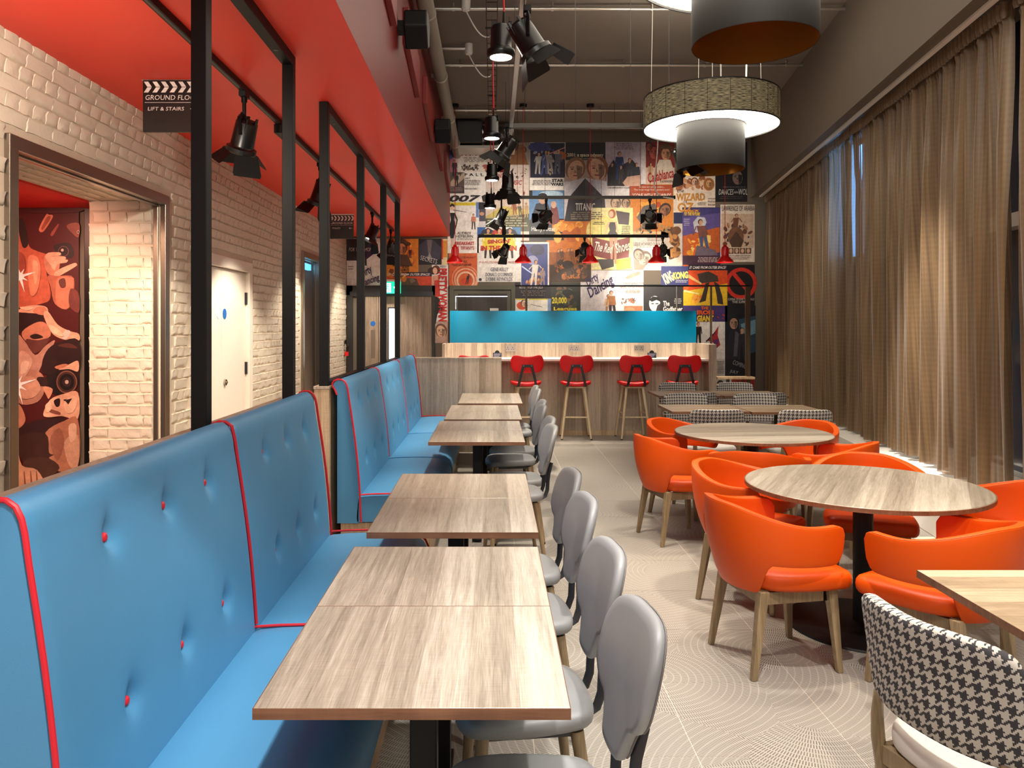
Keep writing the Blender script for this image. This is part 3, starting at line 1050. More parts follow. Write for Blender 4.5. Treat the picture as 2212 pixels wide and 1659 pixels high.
door3['label'] = 'dark doorway behind the blue glass screen'
m = MB(); m.box(p.x + 0.14, q.x - 0.14, YB - 0.012, YB, 0, p.z - 0.14)
m.build('leaf', dark_door, door3, smooth=0)
m = MB(); wall_rect(m, 984, 639.5, 1097, 641, 0.012, 0.02); wall_rect(m, 984, 640, 985.2, 668, 0.012, 0.02)
m.build('light_strip', strip_emit, door3, smooth=0)
m = MB(); wall_rect(m, 1058, 666, 1077, 672, 0.02, 0.06)
m.build('door_closer', galv, door3, smooth=0, bevel=0.004)

# ------------------------------------------------------------------ black posts, low partitions
def post_frame(ys, label, base, zb=1.19):
    t = thing('partition_frame', label, 'frame', (-1.125, ys[0], 0))
    for y in ys:
        m = MB(); m.box(-0.03, 0.03, y - ys[0] - 0.03, y - ys[0] + 0.03, zb, ZS)
        m.build('post', black_metal, t, smooth=0, bevel=0.003)
    m = MB(); m.box(-0.0305, 0.0305, -0.0285, ys[-1] - ys[0] + 0.0285, ZS - 0.06, ZS - 0.0005)
    r = m.build('top_rail', black_metal, t, smooth=0, bevel=0.003)
    m = MB()
    for y0, y1 in zip(ys[:-1], ys[1:]):
        for f in (0.22, 0.8):
            yy = (y0 + (y1 - y0) * f) - ys[0]
            m.cyl((0, yy, ZS - 0.062), (0, yy, ZS - 0.058), 0.012, n=10)
    m.build('screw_cap', black_gloss, r)
    if base:
        m = MB(); m.box(-0.0305, 0.0305, -0.0285, ys[-1] - ys[0] + 0.0285, zb, zb + 0.03)
        m.build('base_rail', black_metal, t, smooth=0)
    return t
post_frame([3.0, 4.285], 'black steel frame of two tall posts behind the near blue banquette', False)
post_frame([5.19, 6.61, 7.98, 9.15], 'black steel frame of four posts along the far blue banquette', True)

def low_partition(x0, x1, y0, y1, z, label):
    t = thing('low_partition', label, 'partition', ((x0 + x1) / 2, (y0 + y1) / 2, 0))
    hx, hy = (x1 - x0) / 2, (y1 - y0) / 2
    m = MB(); m.box(-hx, hx, -hy, hy, 0, z - 0.02)
    m.build('panel', oak_panel if hx > hy else oak_panel_warm, t, smooth=0, bevel=0.002)
    m = MB(); m.box(-hx - 0.004, hx + 0.004, -hy - 0.004, hy + 0.004, z - 0.02, z)
    m.build('capping', oak_panel, t, smooth=0, bevel=0.002)
    return t
low_partition(-1.185, -1.088, 1.66, 4.30, 1.19, 'low oak partition behind the near blue banquette')
low_partition(-1.185, -1.088, 5.15, 9.74, 1.19, 'long low oak partition behind the far blue banquette')
low_partition(-1.175, 0.105, 9.78, 9.88, 1.19, 'low oak partition across the end of the far banquette')

# ------------------------------------------------------------------ blue banquettes
def back_x(z):
    t = min(max((z - 0.40) / 0.75, 0), 1)
    return -0.885 - 0.085 * t + 0.012 * math.sin(PI * t)
def banquette(y0, secs, L_, label):
    t = thing('banquette', label, 'banquette', (-0.7, y0, 0))
    X0 = -0.7
    prof = [(-1.04, 0.275), (-1.04, 0.6), (-1.04, 0.9), (-1.04, 1.13), (-1.052, 1.165), (-1.068, 1.185), (-1.07, 1.205), (-1.058, 1.222), (-1.035, 1.231), (-1.01, 1.229), (-0.99, 1.215), (-0.977, 1.19)]
    zs = [1.16 - 0.76 * k / 44 for k in range(45)]
    nfront = len(prof)
    prof += [(back_x(z), z) for z in zs]
    prof += [(-0.887, 0.36), (-0.887, 0.272), (-1.03, 0.272)]
    for s in range(secs):
        a = s * L_
        ny = 81
        btn = [(a + f * L_, z) for f, z in ((0.265, 1.058), (0.525, 1.058), (0.775, 1.058), (0.27, 0.642), (0.53, 0.642), (0.79, 0.642))]
        pts = []
        for i in range(ny):
            f = i / (ny - 1)
            y = a + 0.002 + f * (L_ - 0.004)
            e = min(y - a, a + L_ - y)
            sink = 0.012 * math.exp(-(e / 0.022) ** 2)
            for k, (x, z) in enumerate(prof):
                dx = 0.0
                if k >= nfront - 3:
                    dx -= sink
                if k >= nfront:
                    for by, bz in btn:
                        d2 = (y - by) ** 2 + (z - bz) ** 2
                        if d2 < 0.04:
                            dy_, dz_ = (y - by), (z - bz)
                            dx -= 0.024 * math.exp(-(d2 / 0.0011)) + 0.006 * math.exp(-(d2 / 0.007))
                            dx -= 0.010 * math.exp(-(dy_ ** 2) / 0.00035) * math.exp(-((dz_ - 0.03) ** 2) / 0.0016)
                pts.append((x - X0 + dx, y, z - (sink if nfront - 6 <= k < nfront - 3 else 0)))
        m = MB()
        m.grid(pts, ny, len(prof))
        n = len(prof)
        m.f.append(tuple(range(n))); m.mi.append(0)
        m.f.append(tuple((ny - 1) * n + i for i in range(n - 1, -1, -1))); m.mi.append(0)
        bk = fix_normals(m.build('backrest', blue_vinyl, t, smooth=50))
        for by, bz in btn:
            m = MB(); xx = back_x(bz) - X0 - 0.026
            m.lathe([(0.0, 0.006), (0.008, 0.005), (0.0125, 0.001), (0.013, -0.004)], 14)
            o = m.build('button', red_piping, bk)
            o.location = (xx, by, bz); o.rotation_euler = (0, PI / 2, 0)
        # seat cushion with a rolled front
        sp = [(-0.915, 0.30), (-0.905, 0.445), (-0.88, 0.456), (-0.80, 0.464), (-0.68, 0.468), (-0.56, 0.468), (-0.47, 0.462), (-0.415, 0.448), (-0.375, 0.418), (-0.355, 0.375), (-0.352, 0.33), (-0.362, 0.29), (-0.375, 0.272), (-0.91, 0.272)]
        ny = 25
        pts = []
        for i in range(ny):
            f = i / (ny - 1)
            y = a + 0.002 + f * (L_ - 0.004)
            e = min(y - a, a + L_ - y)
            sk = 1 - 0.02 * math.exp(-(e / 0.02) ** 2)
            for x, z in sp:
                pts.append(((-0.65 + (x + 0.65) * sk) - X0, y, 0.36 + (z - 0.36) * (1 - 0.10 * math.exp(-(e / 0.02) ** 2))))
        m = MB(); m.grid(pts, ny, len(sp), False)
        n = len(sp)
        for i in range(ny - 1):
            m.f.append((i * n + n - 1, (i + 1) * n + n - 1, (i + 1) * n, i * n)); m.mi.append(0)
        m.f.append(tuple(range(n))); m.mi.append(0)
        m.f.append(tuple((ny - 1) * n + i for i in range(n - 1, -1, -1))); m.mi.append(0)
        fix_normals(m.build('seat_cushion', blue_vinyl, t, smooth=50))
    for s in range(secs + 1):
        y = s * L_
        path = [(-1.042, 1.13), (-1.056, 1.165), (-1.070, 1.185), (-1.073, 1.206), (-1.060, 1.224), (-1.035, 1.233), (-1.008, 1.231), (-0.988, 1.217), (-0.976, 1.192)]
        path += [(back_x(z) + 0.001, z) for z in (1.16, 1.1, 1.0, 0.9, 0.8, 0.7, 0.6, 0.52, 0.47)]
        end = s in (0, secs)
        if not end:
            path = path[3:]
            path = [(x - (0.006 if z < 1.2 else 0.0), z - 0.004) for x, z in path]
        m = MB(); m.tube([(x + 0.7, y, z) for x, z in path], 0.0065, 8)
        m.build('back_piping', red_piping, t)
        sp = [(-0.895, 0.462), (-0.80, 0.468), (-0.68, 0.471), (-0.56, 0.470), (-0.47, 0.464), (-0.412, 0.449), (-0.372, 0.419), (-0.352, 0.376), (-0.350, 0.33), (-0.360, 0.29)]
        if not end:
            sp = [(x - 0.004, z - 0.008) for x, z in sp]
        m = MB(); m.tube([(x + 0.7, y, z) for x, z in sp], 0.0055, 8)
        m.build('seat_piping', red_piping if end or y0 < 3 else blue_vinyl, t)
        if end:
            m = MB(); m.tube([(-0.889 + 0.7, y, 0.47), (-0.886 + 0.7, y, 0.38), (-0.88 + 0.7, y, 0.28)], 0.006, 8)
            m.build('end_piping', red_piping, t)
    m = MB(); m.box(-1.02 + 0.7, -0.42 + 0.7, 0.02, secs * L_ - 0.02, 0, 0.272)
    m.build('plinth', oak_panel_warm, t, smooth=0)
    return t
banquette(1.61, 2, 1.33, 'long blue buttoned banquette beside the first two oak table pairs')
banquette(5.19, 3, 1.50, 'far blue buttoned banquette with three back sections, by the oak partition')

# ------------------------------------------------------------------ oak tables by the banquettes
def bench_table():
    t = thing('dining_table', '', 'table')
    m = MB(); m.box(-0.3495, 0.3495, -0.3117, 0.3117, 0.7255, 0.75)
    m.build('table_top', oak_top, t, smooth=0, bevel=0.002)
    m = MB(); m.box(-0.351, 0.351, -0.3132, -0.3117, 0.7245, 0.7495); m.box(-0.351, -0.3495, -0.3117, 0.3117, 0.7245, 0.7495); m.box(0.3495, 0.351, -0.3117, 0.3117, 0.7245, 0.7495); m.box(-0.351, 0.351, 0.3117, 0.3132, 0.7245, 0.7495)
    m.build('edge_band', oak_edge, t, smooth=0)
    m = MB(); m.box(-0.035, 0.035, -0.03, 0.03, 0.02, 0.71)
    m.build('column', black_metal, t, smooth=0, bevel=0.004)
    m = MB(); m.box(-0.20, 0.20, -0.16, 0.16, 0.71, 0.7255)
    m.build('top_plate', black_metal, t, smooth=0)
    m = MB(); m.box(-0.06, 0.06, -0.05, 0.05, 0.008, 0.026); m.box(-0.035, 0.035, -0.23, 0.23, 0.008, 0.0262)
    for x, y in ((0, -0.21), (0, 0.21)):
        m.cyl((x, y, 0), (x, y, 0.01), 0.016, n=10)
    m.build('base', black_metal, t, smooth=30, bevel=0.003)
    return t
KT = Kind(bench_table)
tabs = [(-0.179, 2.025, 'oak dining table beside the near end of the blue banquette, first of the row'),
        (-0.179, 2.652, 'pale oak table pushed against the far edge of the first table in the row'),
        (-0.165, 3.482, 'brown oak table between the two banquettes, third of the row'),
        (-0.165, 4.109, 'oak table behind the brown table, fourth of the row'),
        (-0.118, 5.935, 'oak table opposite the near end of the far banquette, fifth of the row'),
        (-0.118, 6.562, 'oak table sixth of the row, seam against the fifth'),
        (-0.09, 7.29, 'oak table seventh of the row along the far banquette'),
        (-0.09, 7.917, 'oak table eighth of the row, seam against the seventh'),
        (-0.03, 8.73, 'oak table ninth of the row, next to last before the oak partition'),
        (-0.03, 9.357, 'oak table last of the row, against the oak partition')]
for x, y, lab in tabs:
    KT.put((x, y, 0), 0, lab, 'oak tables along the banquettes')

# ------------------------------------------------------------------ grey vinyl dining chairs
def rrect_outline(pts, n=6):
    """closed Catmull-Rom through the points"""
    out = []
    m = len(pts)
    for i in range(m):
        p0, p1, p2, p3 = [Vector(pts[(i + k - 1) % m]) for k in range(4)]
        for k in range(n):
            t = k / n
            out.append(tuple(0.5 * ((2 * p1) + (p2 - p0) * t + (2 * p0 - 5 * p1 + 4 * p2 - p3) * t * t + (3 * p1 - p0 - 3 * p2 + p3) * t ** 3)))
    return out
def pad(m, outline, fn, th, edge=0.35):
    """a cushion: outline (u, w), fn(u, w, off) -> point; rounded rim, thickness th"""
    c = (sum(p[0] for p in outline) / len(outline), sum(p[1] for p in outline) / len(outline))
    n = len(outline)
    rings = [(0.0, 0.5), (0.5, 0.5), (0.86, 0.485), (0.955, 0.42), (0.99, 0.25), (1.0, 0.0), (0.99, -0.25), (0.955, -0.42), (0.86, -0.485), (0.5, -0.5), (0.0, -0.5)]
    pts = []
    base = len(m.v)
    for s, o in rings:
        for u, w_ in outline:
            pts.append(fn(c[0] + (u - c[0]) * s, c[1] + (w_ - c[1]) * s, o * th))
    f = []
    for k in range(len(rings) - 1):
        for i in range(n):
            f.append((k * n + i, k * n + (i + 1) % n, (k + 1) * n + (i + 1) % n, (k + 1) * n + i))
    m.add(pts, f)
def taper_leg(m, p0, p1, r0, r1, n=4, foot=None, caps=True):
    m.cyl(p0, p1, r0, r1, n)
def grey_chair():
    t = thing('dining_chair', '', 'chair')
    half = [(0.0, 0.36), (0.10, 0.358), (0.165, 0.338), (0.205, 0.285), (0.214, 0.215), (0.206, 0.165), (0.168, 0.122), (0.118, 0.098), (0.092, 0.058), (0.068, 0.012), (0.0, 0.0)]
    out = rrect_outline(half + [(-u, w_) for u, w_ in half[-2:0:-1]], 4)
    def bf(u, w_, o):
        z = 0.56 + w_ * 0.96
        return (-0.245 - 0.24 * (w_ - 0.15) + 0.55 * u * u + o, u * 0.90, z)
    m = MB(); pad(m, out, bf, 0.036)
    b = fix_normals(m.build('backrest', grey_vinyl, t, smooth=60))
    m = MB(); m.tube([bf(u * 0.972, 0.19 + (w_ - 0.19) * 0.972, -0.0150) for u, w_ in out], 0.0024, 5, closed=True)
    m.build('seam', grey_stitch, b)
    hs = [(0.215, 0.0), (0.205, 0.12), (0.165, 0.19), (0.06, 0.213), (-0.09, 0.195), (-0.175, 0.165), (-0.205, 0.09), (-0.21, 0.0)]
    so = rrect_outline(hs + [(u, -w_) for u, w_ in hs[-2:0:-1]], 4)
    m = MB(); pad(m, so, lambda u, w_, o: (u, w_, 0.435 + o - 0.9 * max(0, u - 0.12) ** 1.6 + 0.05 * w_ * w_), 0.055)
    fix_normals(m.build('seat', grey_vinyl, t, smooth=60))
    for q in (-1, 1):
        y = q * 0.072
        path = [(0.05, y, 0.402), (-0.12, y, 0.402), (-0.185, y, 0.408), (-0.22, y, 0.43), (-0.234, y, 0.47), (-0.237, y, 0.53), (-0.243, y, 0.58), (-0.262, y, 0.655)]
        m = MB(); m.tube(path, 0.0045, 8, sx=3.2)
        m.build('back_bracket', dark_steel, t, smooth=60)
    m = MB(); m.box(-0.15, 0.15, -0.15, -0.13, 0.385, 0.408); m.box(-0.15, 0.15, 0.13, 0.15, 0.385, 0.408); m.box(-0.15, -0.13, -0.15, 0.15, 0.385, 0.4079); m.box(0.13, 0.15, -0.15, 0.15, 0.385, 0.4079)
    m.build('seat_frame', dark_steel, t, smooth=0)
    for sx in (-1, 1):
        for sy in (-1, 1):
            p0, p1 = Vector((sx * 0.14, sy * 0.145, 0.40)), Vector((0.165 if sx > 0 else -0.195, sy * 0.195, 0.012))
            m = MB(); m.cyl(p0, p1, 0.021, 0.013, 12)
            lg = m.build('leg', leg_wood, t)
            m = MB(); m.cyl(p1 + (p0 - p1) * 0.01, (p1.x, p1.y, 0.0), 0.0135, 0.0135, 12)
            m.build('foot', black_gloss, lg)
    return t
KG = Kind(grey_chair)
gch = [(0.085, 1.86, 187, 'grey vinyl chair at the first table of the banquette row'),
       (0.09, 2.42, 187, 'grey vinyl chair at the second table, behind the frontmost grey chair'),
       (0.10, 3.12, 187, 'grey vinyl chair at the brown third table'),
       (0.10, 3.68, 187, 'pale lit grey vinyl chair at the fourth table of the row'),
       (0.13, 5.36, 187, 'grey vinyl chair at the fifth table by the far banquette'),
       (0.155, 5.84, 186, 'dark shaded grey chair at the sixth table by the far banquette'),
       (0.15, 6.70, 186, 'grey vinyl chair before the seventh table of the row'),
       (0.18, 7.18, 185, 'grey vinyl chair beside the seventh table of the row'),
       (0.21, 8.42, 184, 'grey vinyl chair beside the eighth and ninth tables of the row'),
       (0.21, 8.90, 184, 'grey vinyl chair last of its row before the oak partition')]
for x, y, a, lab in gch:
    KG.put((x, y, 0), math.radians(a), lab, 'grey chairs along the banquette tables')

# ------------------------------------------------------------------ orange tub chairs
def tub_chair():
    t = thing('tub_chair', '', 'chair')
    hs = [(0.255, 0.0), (0.255, 0.17), (0.24, 0.232), (0.16, 0.25), (0.0, 0.25), (-0.13, 0.215), (-0.215, 0.13), (-0.245, 0.0)]
    so = rrect_outline(hs + [(u, -w_) for u, w_ in hs[-2:0:-1]], 4)
    m = MB(); pad(m, so, lambda u, w_, o: (u + 0.02, w_, 0.428 + o), 0.084)
    fix_normals(m.build('seat', orange_vinyl, t, smooth=60))
    nu, nv = 73, 9
    PH = math.radians(118)
    def sst(a, b, x):
        x = min(max((x - a) / (b - a), 0), 1)
        return x * x * (3 - 2 * x)
    def shell(th_off):
        pts = []
        for i in range(nu):
            ph = -PH + 2 * PH * i / (nu - 1)
            ap = abs(ph)
            zt = 0.777 - 0.077 * sst(0.2, 1.6, ap)
            zb = 0.385 + 0.142 * sst(math.radians(40), math.radians(56), ap)
            e = max(0.0, (ap - (PH - 0.15)) / 0.15)            # rounded arm ends
            rr_ = 1 - math.sqrt(max(0.0, 1 - min(e, 0.995) ** 2))
            mid = (zt + zb) / 2 + 0.01
            zt2, zb2 = zt - (zt - mid) * rr_ * 0.6, zb + (mid - zb) * rr_ * 0.6
            for j in range(nv):
                f = j / (nv - 1)
                z = zb2 + (zt2 - zb2) * f
                g = min(max((z - 0.385) / 0.40, 0), 1)
                rx = 0.245 + 0.075 * g ** 0.8 + th_off
                ry = 0.245 + 0.065 * g ** 0.8 + th_off
                fl = 0.02 * max(0, math.sin(min(1, g) * PI))     # belly
                pts.append((-math.cos(ph) * (rx + fl) + 0.025, math.sin(ph) * (ry + fl), z))
        return pts
    m = MB(); m.grid(shell(0.0), nu, nv)
    o = fix_normals(m.build('back_shell', orange_vinyl, t, smooth=80))
    sm = o.modifiers.new('thick', 'SOLIDIFY')
    sm.thickness = 0.042
    sm.offset = 0.0
    bv = o.modifiers.new('bevel', 'BEVEL')
    bv.width = 0.016; bv.segments = 3; bv.limit_method = 'ANGLE'; bv.angle_limit = math.radians(60)
    # seam beading along the rim
    sp = shell(0.0)
    m = MB(); m.tube([Vector(sp[i * nv + nv - 1]) + Vector((0, 0, 0.0)) + Vector((sp[i * nv + nv - 1][0], sp[i * nv + nv - 1][1], 0)).normalized() * 0.017 for i in range(3, nu - 3)], 0.003, 5)
    m.build('seam', orange_vinyl, o)
    m = MB()
    m.box(-0.165, 0.175, -0.18, -0.155, 0.325, 0.38); m.box(-0.165, 0.175, 0.155, 0.18, 0.325, 0.38); m.box(-0.165, -0.14, -0.18, 0.18, 0.325, 0.3799); m.box(0.15, 0.175, -0.18, 0.18, 0.325, 0.3799)
    m.build('seat_rail', leg_wood, t, smooth=0)
    for sx in (-1, 1):
        for sy in (-1, 1):
            x0, x1 = (0.185, 0.215) if sx > 0 else (-0.155, -0.215)
            m = MB(); m.M = None
            p0, p1 = Vector((x0, sy * 0.18, 0.39)), Vector((x1, sy * 0.205, 0.0))
            a0, a1 = 0.023, 0.013
            m.add([(p0.x - a0, p0.y - a0, p0.z), (p0.x + a0, p0.y - a0, p0.z), (p0.x + a0, p0.y + a0, p0.z), (p0.x - a0, p0.y + a0, p0.z),
                   (p1.x - a1, p1.y - a1, 0), (p1.x + a1, p1.y - a1, 0), (p1.x + a1, p1.y + a1, 0), (p1.x - a1, p1.y + a1, 0)],
                  [(0, 1, 2, 3), (7, 6, 5, 4), (0, 4, 5, 1), (1, 5, 6, 2), (2, 6, 7, 3), (3, 7, 4, 0)])
            lg = fix_normals(m.build('leg', leg_wood, t, smooth=0, bevel=0.004))
    return t
KO = Kind(tub_chair)
# (x, y, facing in degrees)
tubs = [(1.34, 3.73, 11, 'bright orange tub chair in front of the grey-topped round table, back to the aisle'),
        (1.49, 4.56, -38, 'orange tub chair on the aisle side of the near round table, inner back showing'),
        (1.97, 3.41, 122, 'orange tub chair facing away beside the houndstooth chair'),
        (2.66, 3.98, 186, 'orange tub chair between the near round table and the curtain'),
        (2.27, 4.71, 250, 'orange tub chair behind the column of the near round table'),
        (1.375, 5.84, 14, 'deep orange tub chair by the aisle at the far round table'),
        (1.80, 5.27, 66, 'orange tub chair turned away between the two round tables, aisle side'),
        (1.635, 6.645, -42, 'orange tub chair behind the far round table on the aisle side'),
        (2.55, 6.52, 215, 'orange tub chair behind the far round table on the curtain side'),
        (2.42, 5.58, 140, 'orange tub chair turned away between the two round tables, curtain side')]
for x, y, a, lab in tubs:
    KO.put((x, y, 0), math.radians(a), lab, 'orange chairs around the round tables')

# ------------------------------------------------------------------ round tables
def round_table(x, y, rz, label):
    t = thing('round_table', label, 'table', (x, y, 0), rz, 'round oak tables')
    n = 96
    m = MB(); m.lathe([(0.0, 0.7255), (0.592, 0.7255), (0.5955, 0.728), (0.5955, 0.747), (0.592, 0.75), (0.0, 0.75)], n)
    m.build('table_top', oak_top, t, smooth=40)
    m = MB(); m.lathe([(0.5955, 0.727), (0.600, 0.7275), (0.600, 0.7475), (0.5955, 0.748)], n)
    m.build('edge_band', oak_edge, t, smooth=40)
    m = MB(); m.cyl((0, 0, 0.02), (0, 0, 0.72), 0.05, n=32)
    m.build('column', black_metal, t)
    m = MB(); m.lathe([(0.0, 0.032), (0.05, 0.030), (0.35, 0.016), (0.385, 0.012), (0.39, 0.004), (0.385, 0.0), (0.0, 0.0)], 64)
    m.build('base', black_metal, t)
    m = MB(); m.cyl((0, 0, 0.71), (0, 0, 0.7255), 0.22, n=32)
    m.build('top_plate', black_metal, t)
    return t
round_table(1.965, 4.13, math.radians(-30), 'near round oak table on a black column, orange chairs around it')
round_table(2.05, 6.15, math.radians(-84), 'far round oak table before the houndstooth chairs')

# ------------------------------------------------------------------ rectangular tables by the curtain
def rect_table(w_, d_, mt, label, x, y, rz=0.0):
    t = thing('dining_table', label, 'table', (x, y, 0), rz, 'rectangular oak tables by the curtain')
    hx, hy = w_ / 2 - 0.002, d_ / 2 - 0.002
    m = MB(); m.box(-hx, hx, -hy, hy, 0.7255, 0.75)
    m.build('table_top', mt, t, smooth=0, bevel=0.002)
    m = MB(); m.box(-hx - .0015, hx + .0015, -hy - .0015, -hy, 0.7245, 0.7495); m.box(-hx - .0015, hx + .0015, hy, hy + .0015, 0.7245, 0.7495); m.box(-hx - .0015, -hx, -hy, hy, 0.7245, 0.7495); m.box(hx, hx + .0015, -hy, hy, 0.7245, 0.7495)
    m.build('edge_band', oak_edge, t, smooth=0)
    m = MB(); m.box(-0.035, 0.035, -0.035, 0.035, 0.02, 0.71)
    m.build('column', black_metal, t, smooth=0, bevel=0.004)
    m = MB(); m.box(-0.2, 0.2, -0.16, 0.16, 0.71, 0.7255)
    m.build('top_plate', black_metal, t, smooth=0)
    m = MB(); m.box(-0.15, 0.15, -0.035, 0.035, 0.0, 0.022); m.box(-0.035, 0.035, -0.2, 0.2, 0.0, 0.0222)
    m.build('base', black_metal, t, smooth=0, bevel=0.003)
    return t
rect_table(0.76, 0.68, oak_topx, 'oak table before the far round table, aisle half of its pair', 2.135, 7.95)
rect_table(0.76, 0.68, oak_topx, 'oak table before the far round table, curtain half of its pair', 2.90, 7.90, math.radians(0))
rect_table(0.77, 0.70, oak_topx, 'oak table nearest the bar stools, aisle half of the far pair', 2.375, 9.66)
rect_table(0.77, 0.70, oak_topx, 'oak table nearest the bar stools, curtain half of the far pair', 3.15, 9.64)
rect_table(0.70, 0.626, oak_topx, 'oak table corner beside the orange tub chair and the houndstooth chair', 1.81, 2.37)
rect_table(0.70, 0.626, oak_topx, 'oak table next to the corner table, mostly cut off by the picture edge', 1.81, 1.742)

# ------------------------------------------------------------------ houndstooth chairs
def hound_chair():
    t = thing('houndstooth_chair', '', 'chair')
    # back pad: curved band, outline in (arc, height)
    R_ = 0.42
    half = [(0.0, 0.31), (0.13, 0.312), (0.225, 0.30), (0.262, 0.255), (0.262, 0.15), (0.255, 0.055), (0.215, 0.008), (0.11, 0.0), (0.0, 0.0)]
    out = rrect_outline(half + [(-u, w_) for u, w_ in half[-2:0:-1]], 4)
    def bf(u, w_, o):
        th = u / R_
        z = 0.515 + w_
        r = R_ - o
        return (0.175 - math.cos(th) * r - 0.16 * (w_ - 0.1), math.sin(th) * r, z)
    m = MB(); uv = []
    pad(m, out, bf, 0.05)
    # arc length and height as UV
    n = len(out)
    c = (sum(p[0] for p in out) / n, sum(p[1] for p in out) / n)
    rings = [0.0, 0.5, 0.86, 0.955, 0.99, 1.0, 0.99, 0.955, 0.86, 0.5, 0.0]
    for k, s in enumerate(rings):
        ss = s if k <= 5 else s
        for u, w_ in out:
            e = 0.0 if k in (0, 1, 2, 8, 9, 10) else (0.010 if k in (3, 7) else 0.02 if k in (4, 6) else 0.03)
            uv.append((c[0] + (u - c[0]) * (ss + e), c[1] + (w_ - c[1]) * (ss + e)))
    m.uv = uv
    fix_normals(m.build('backrest', houndstooth, t, smooth=70))
    hs = [(0.24, 0.0), (0.235, 0.14), (0.20, 0.215), (0.08, 0.235), (-0.10, 0.215), (-0.19, 0.16), (-0.215, 0.08), (-0.22, 0.0)]
    so = rrect_outline(hs + [(u, -w_) for u, w_ in hs[-2:0:-1]], 4)
    m = MB(); pad(m, so, lambda u, w_, o: (u, w_, 0.425 + o), 0.075)
    s_ = fix_normals(m.build('seat', white_vinyl, t, smooth=60))
    m = MB(); m.tube([(u * 0.97, w_ * 0.97, 0.418) for u, w_ in so], 0.003, 5, closed=True)
    m.M = None
    for sy in (-1, 1):
        path = [(-0.198, sy * 0.20, 0.535), (-0.203, sy * 0.20, 0.47), (-0.20, sy * 0.20, 0.40), (-0.19, sy * 0.195, 0.32), (-0.20, sy * 0.195, 0.20), (-0.235, sy * 0.20, 0.08), (-0.265, sy * 0.205, 0.0)]
        m = MB(); m.tube(path, [0.016, 0.021, 0.024, 0.024, 0.021, 0.017, 0.014], 8, sx=0.8)
        m.build('leg', leg_wood, t, smooth=40)
        m = MB(); m.cyl((0.175, sy * 0.18, 0.40), (0.205, sy * 0.195, 0.0), 0.024, 0.014, 10)
        m.build('leg', leg_wood, t)
        m = MB(); m.box(-0.19, 0.175, sy * 0.182 - 0.012, sy * 0.182 + 0.012, 0.335, 0.39)
        m.build('seat_rail', leg_wood, t, smooth=0, bevel=0.003)
    m = MB(); m.box(-0.205, -0.18, -0.19, 0.19, 0.335, 0.3895)
    m.build('seat_rail', leg_wood, t, smooth=0, bevel=0.003)
    return t
KH = Kind(hound_chair)
hch = [(1.365, 2.12, 17, 'large black and white houndstooth chair at the corner oak table'),
       (1.46, 1.50, 12, 'houndstooth chair just past the large one, cut off at the picture edge'),
       (2.06, 7.36, 90, 'houndstooth chair backing onto the far round table, aisle side'),
       (2.86, 7.33, 90, 'houndstooth chair backing onto the far round table, curtain side'),
       (2.16, 8.52, -90, 'houndstooth chair between the two far table pairs facing the camera, aisle side'),
       (2.94, 8.52, -90, 'houndstooth chair between the two far table pairs facing the camera, curtain side'),
       (2.33, 9.16, 90, 'houndstooth chair with its back to the camera at the far table pair, aisle side'),
       (3.13, 9.16, 90, 'houndstooth chair with its back to the camera at the far table pair, curtain side'),
       (2.47, 10.22, -90, 'pale lit houndstooth chair behind the far table pair, below the fourth stool'),
       (3.24, 10.22, -90, 'pale lit houndstooth chair behind the far table pair, by the curtain')]
for x, y, a, lab in hch:
    KH.put((x, y, 0), math.radians(a), lab, 'houndstooth chairs')
# ------------------------------------------------------------------ bar counter with blue glass screen
YC = 11.05                              # front edge of the worktop
t = thing('bar_counter', 'oak bar counter with white worktop and oak upstand at the poster wall', 'counter', (1.2, 11.4, 0))
ox, oy = 1.2, 11.4
def cbox(x0, x1, y0, y1, z0, z1):
    m = MB(); m.box(x0 - ox, x1 - ox, y0 - oy, y1 - oy, z0, z1); return m
cbox(-0.72, 3.06, 11.30, 11.34, 0, 1.07).build('front_panel', oak_panel, t, smooth=0)
cbox(-0.72, 3.06, YC, 11.72, 1.085, 1.115).build('worktop', counter_white, t, smooth=0, bevel=0.003)
cbox(-0.72, 3.06, 11.06, 11.72, 1.065, 1.085).build('worktop_edge', oak_edge, t, smooth=0)
cbox(-0.72, 3.08, 11.72, 11.80, 0, 1.325).build('upstand', oak_panel, t, smooth=0, bevel=0.002)
cbox(3.06, 3.17, YC - 0.02, 11.82, 0, 1.325).build('end_panel', oak_panel, t, smooth=0, bevel=0.002)
cbox(-0.74, -0.70, 11.30, 11.82, 0, 1.325).build('side_panel', oak_panel, t, smooth=0)
cbox(-0.72, 3.10, 11.27, 11.30, 0, 0.07).build('kick_board', oak_panel_warm, t, smooth=0)
for x in (1092, 1230, 1370):
    p, q = px(x, 746, 11.72), px(x + 21, 759, 11.72)
    m = MB(); m.box(p.x - ox, q.x - ox, 11.708 - oy, 11.72 - oy, q.z, p.z)
    s = m.build('socket', galv, t, smooth=0, bevel=0.002)
    m = MB()
    for k in (0.22, 0.72):
        xx = p.x + (q.x - p.x) * k
        for dx, dz, hh in ((0.0, 0.012, 0.008), (-0.014, -0.016, 0.006), (0.014, -0.016, 0.006)):
            m.box(xx + dx - 0.004 - ox, xx + dx + 0.004 - ox, 11.7065 - oy, 11.708 - oy, (p.z + q.z) / 2 + dz - hh, (p.z + q.z) / 2 + dz + hh)
    m.build('pin_hole', black_gloss, s, smooth=0)
p, q = px(972, 671.5, 11.76), px(1503.5, 741, 11.76)
g = thing('glass_screen', 'long turquoise glass screen standing on the counter upstand', 'screen', ((p.x + q.x) / 2, 11.76, 1.325))
m = MB(); m.box(-(q.x - p.x) / 2, (q.x - p.x) / 2, -0.008, 0.008, 0.002, p.z - 1.325)
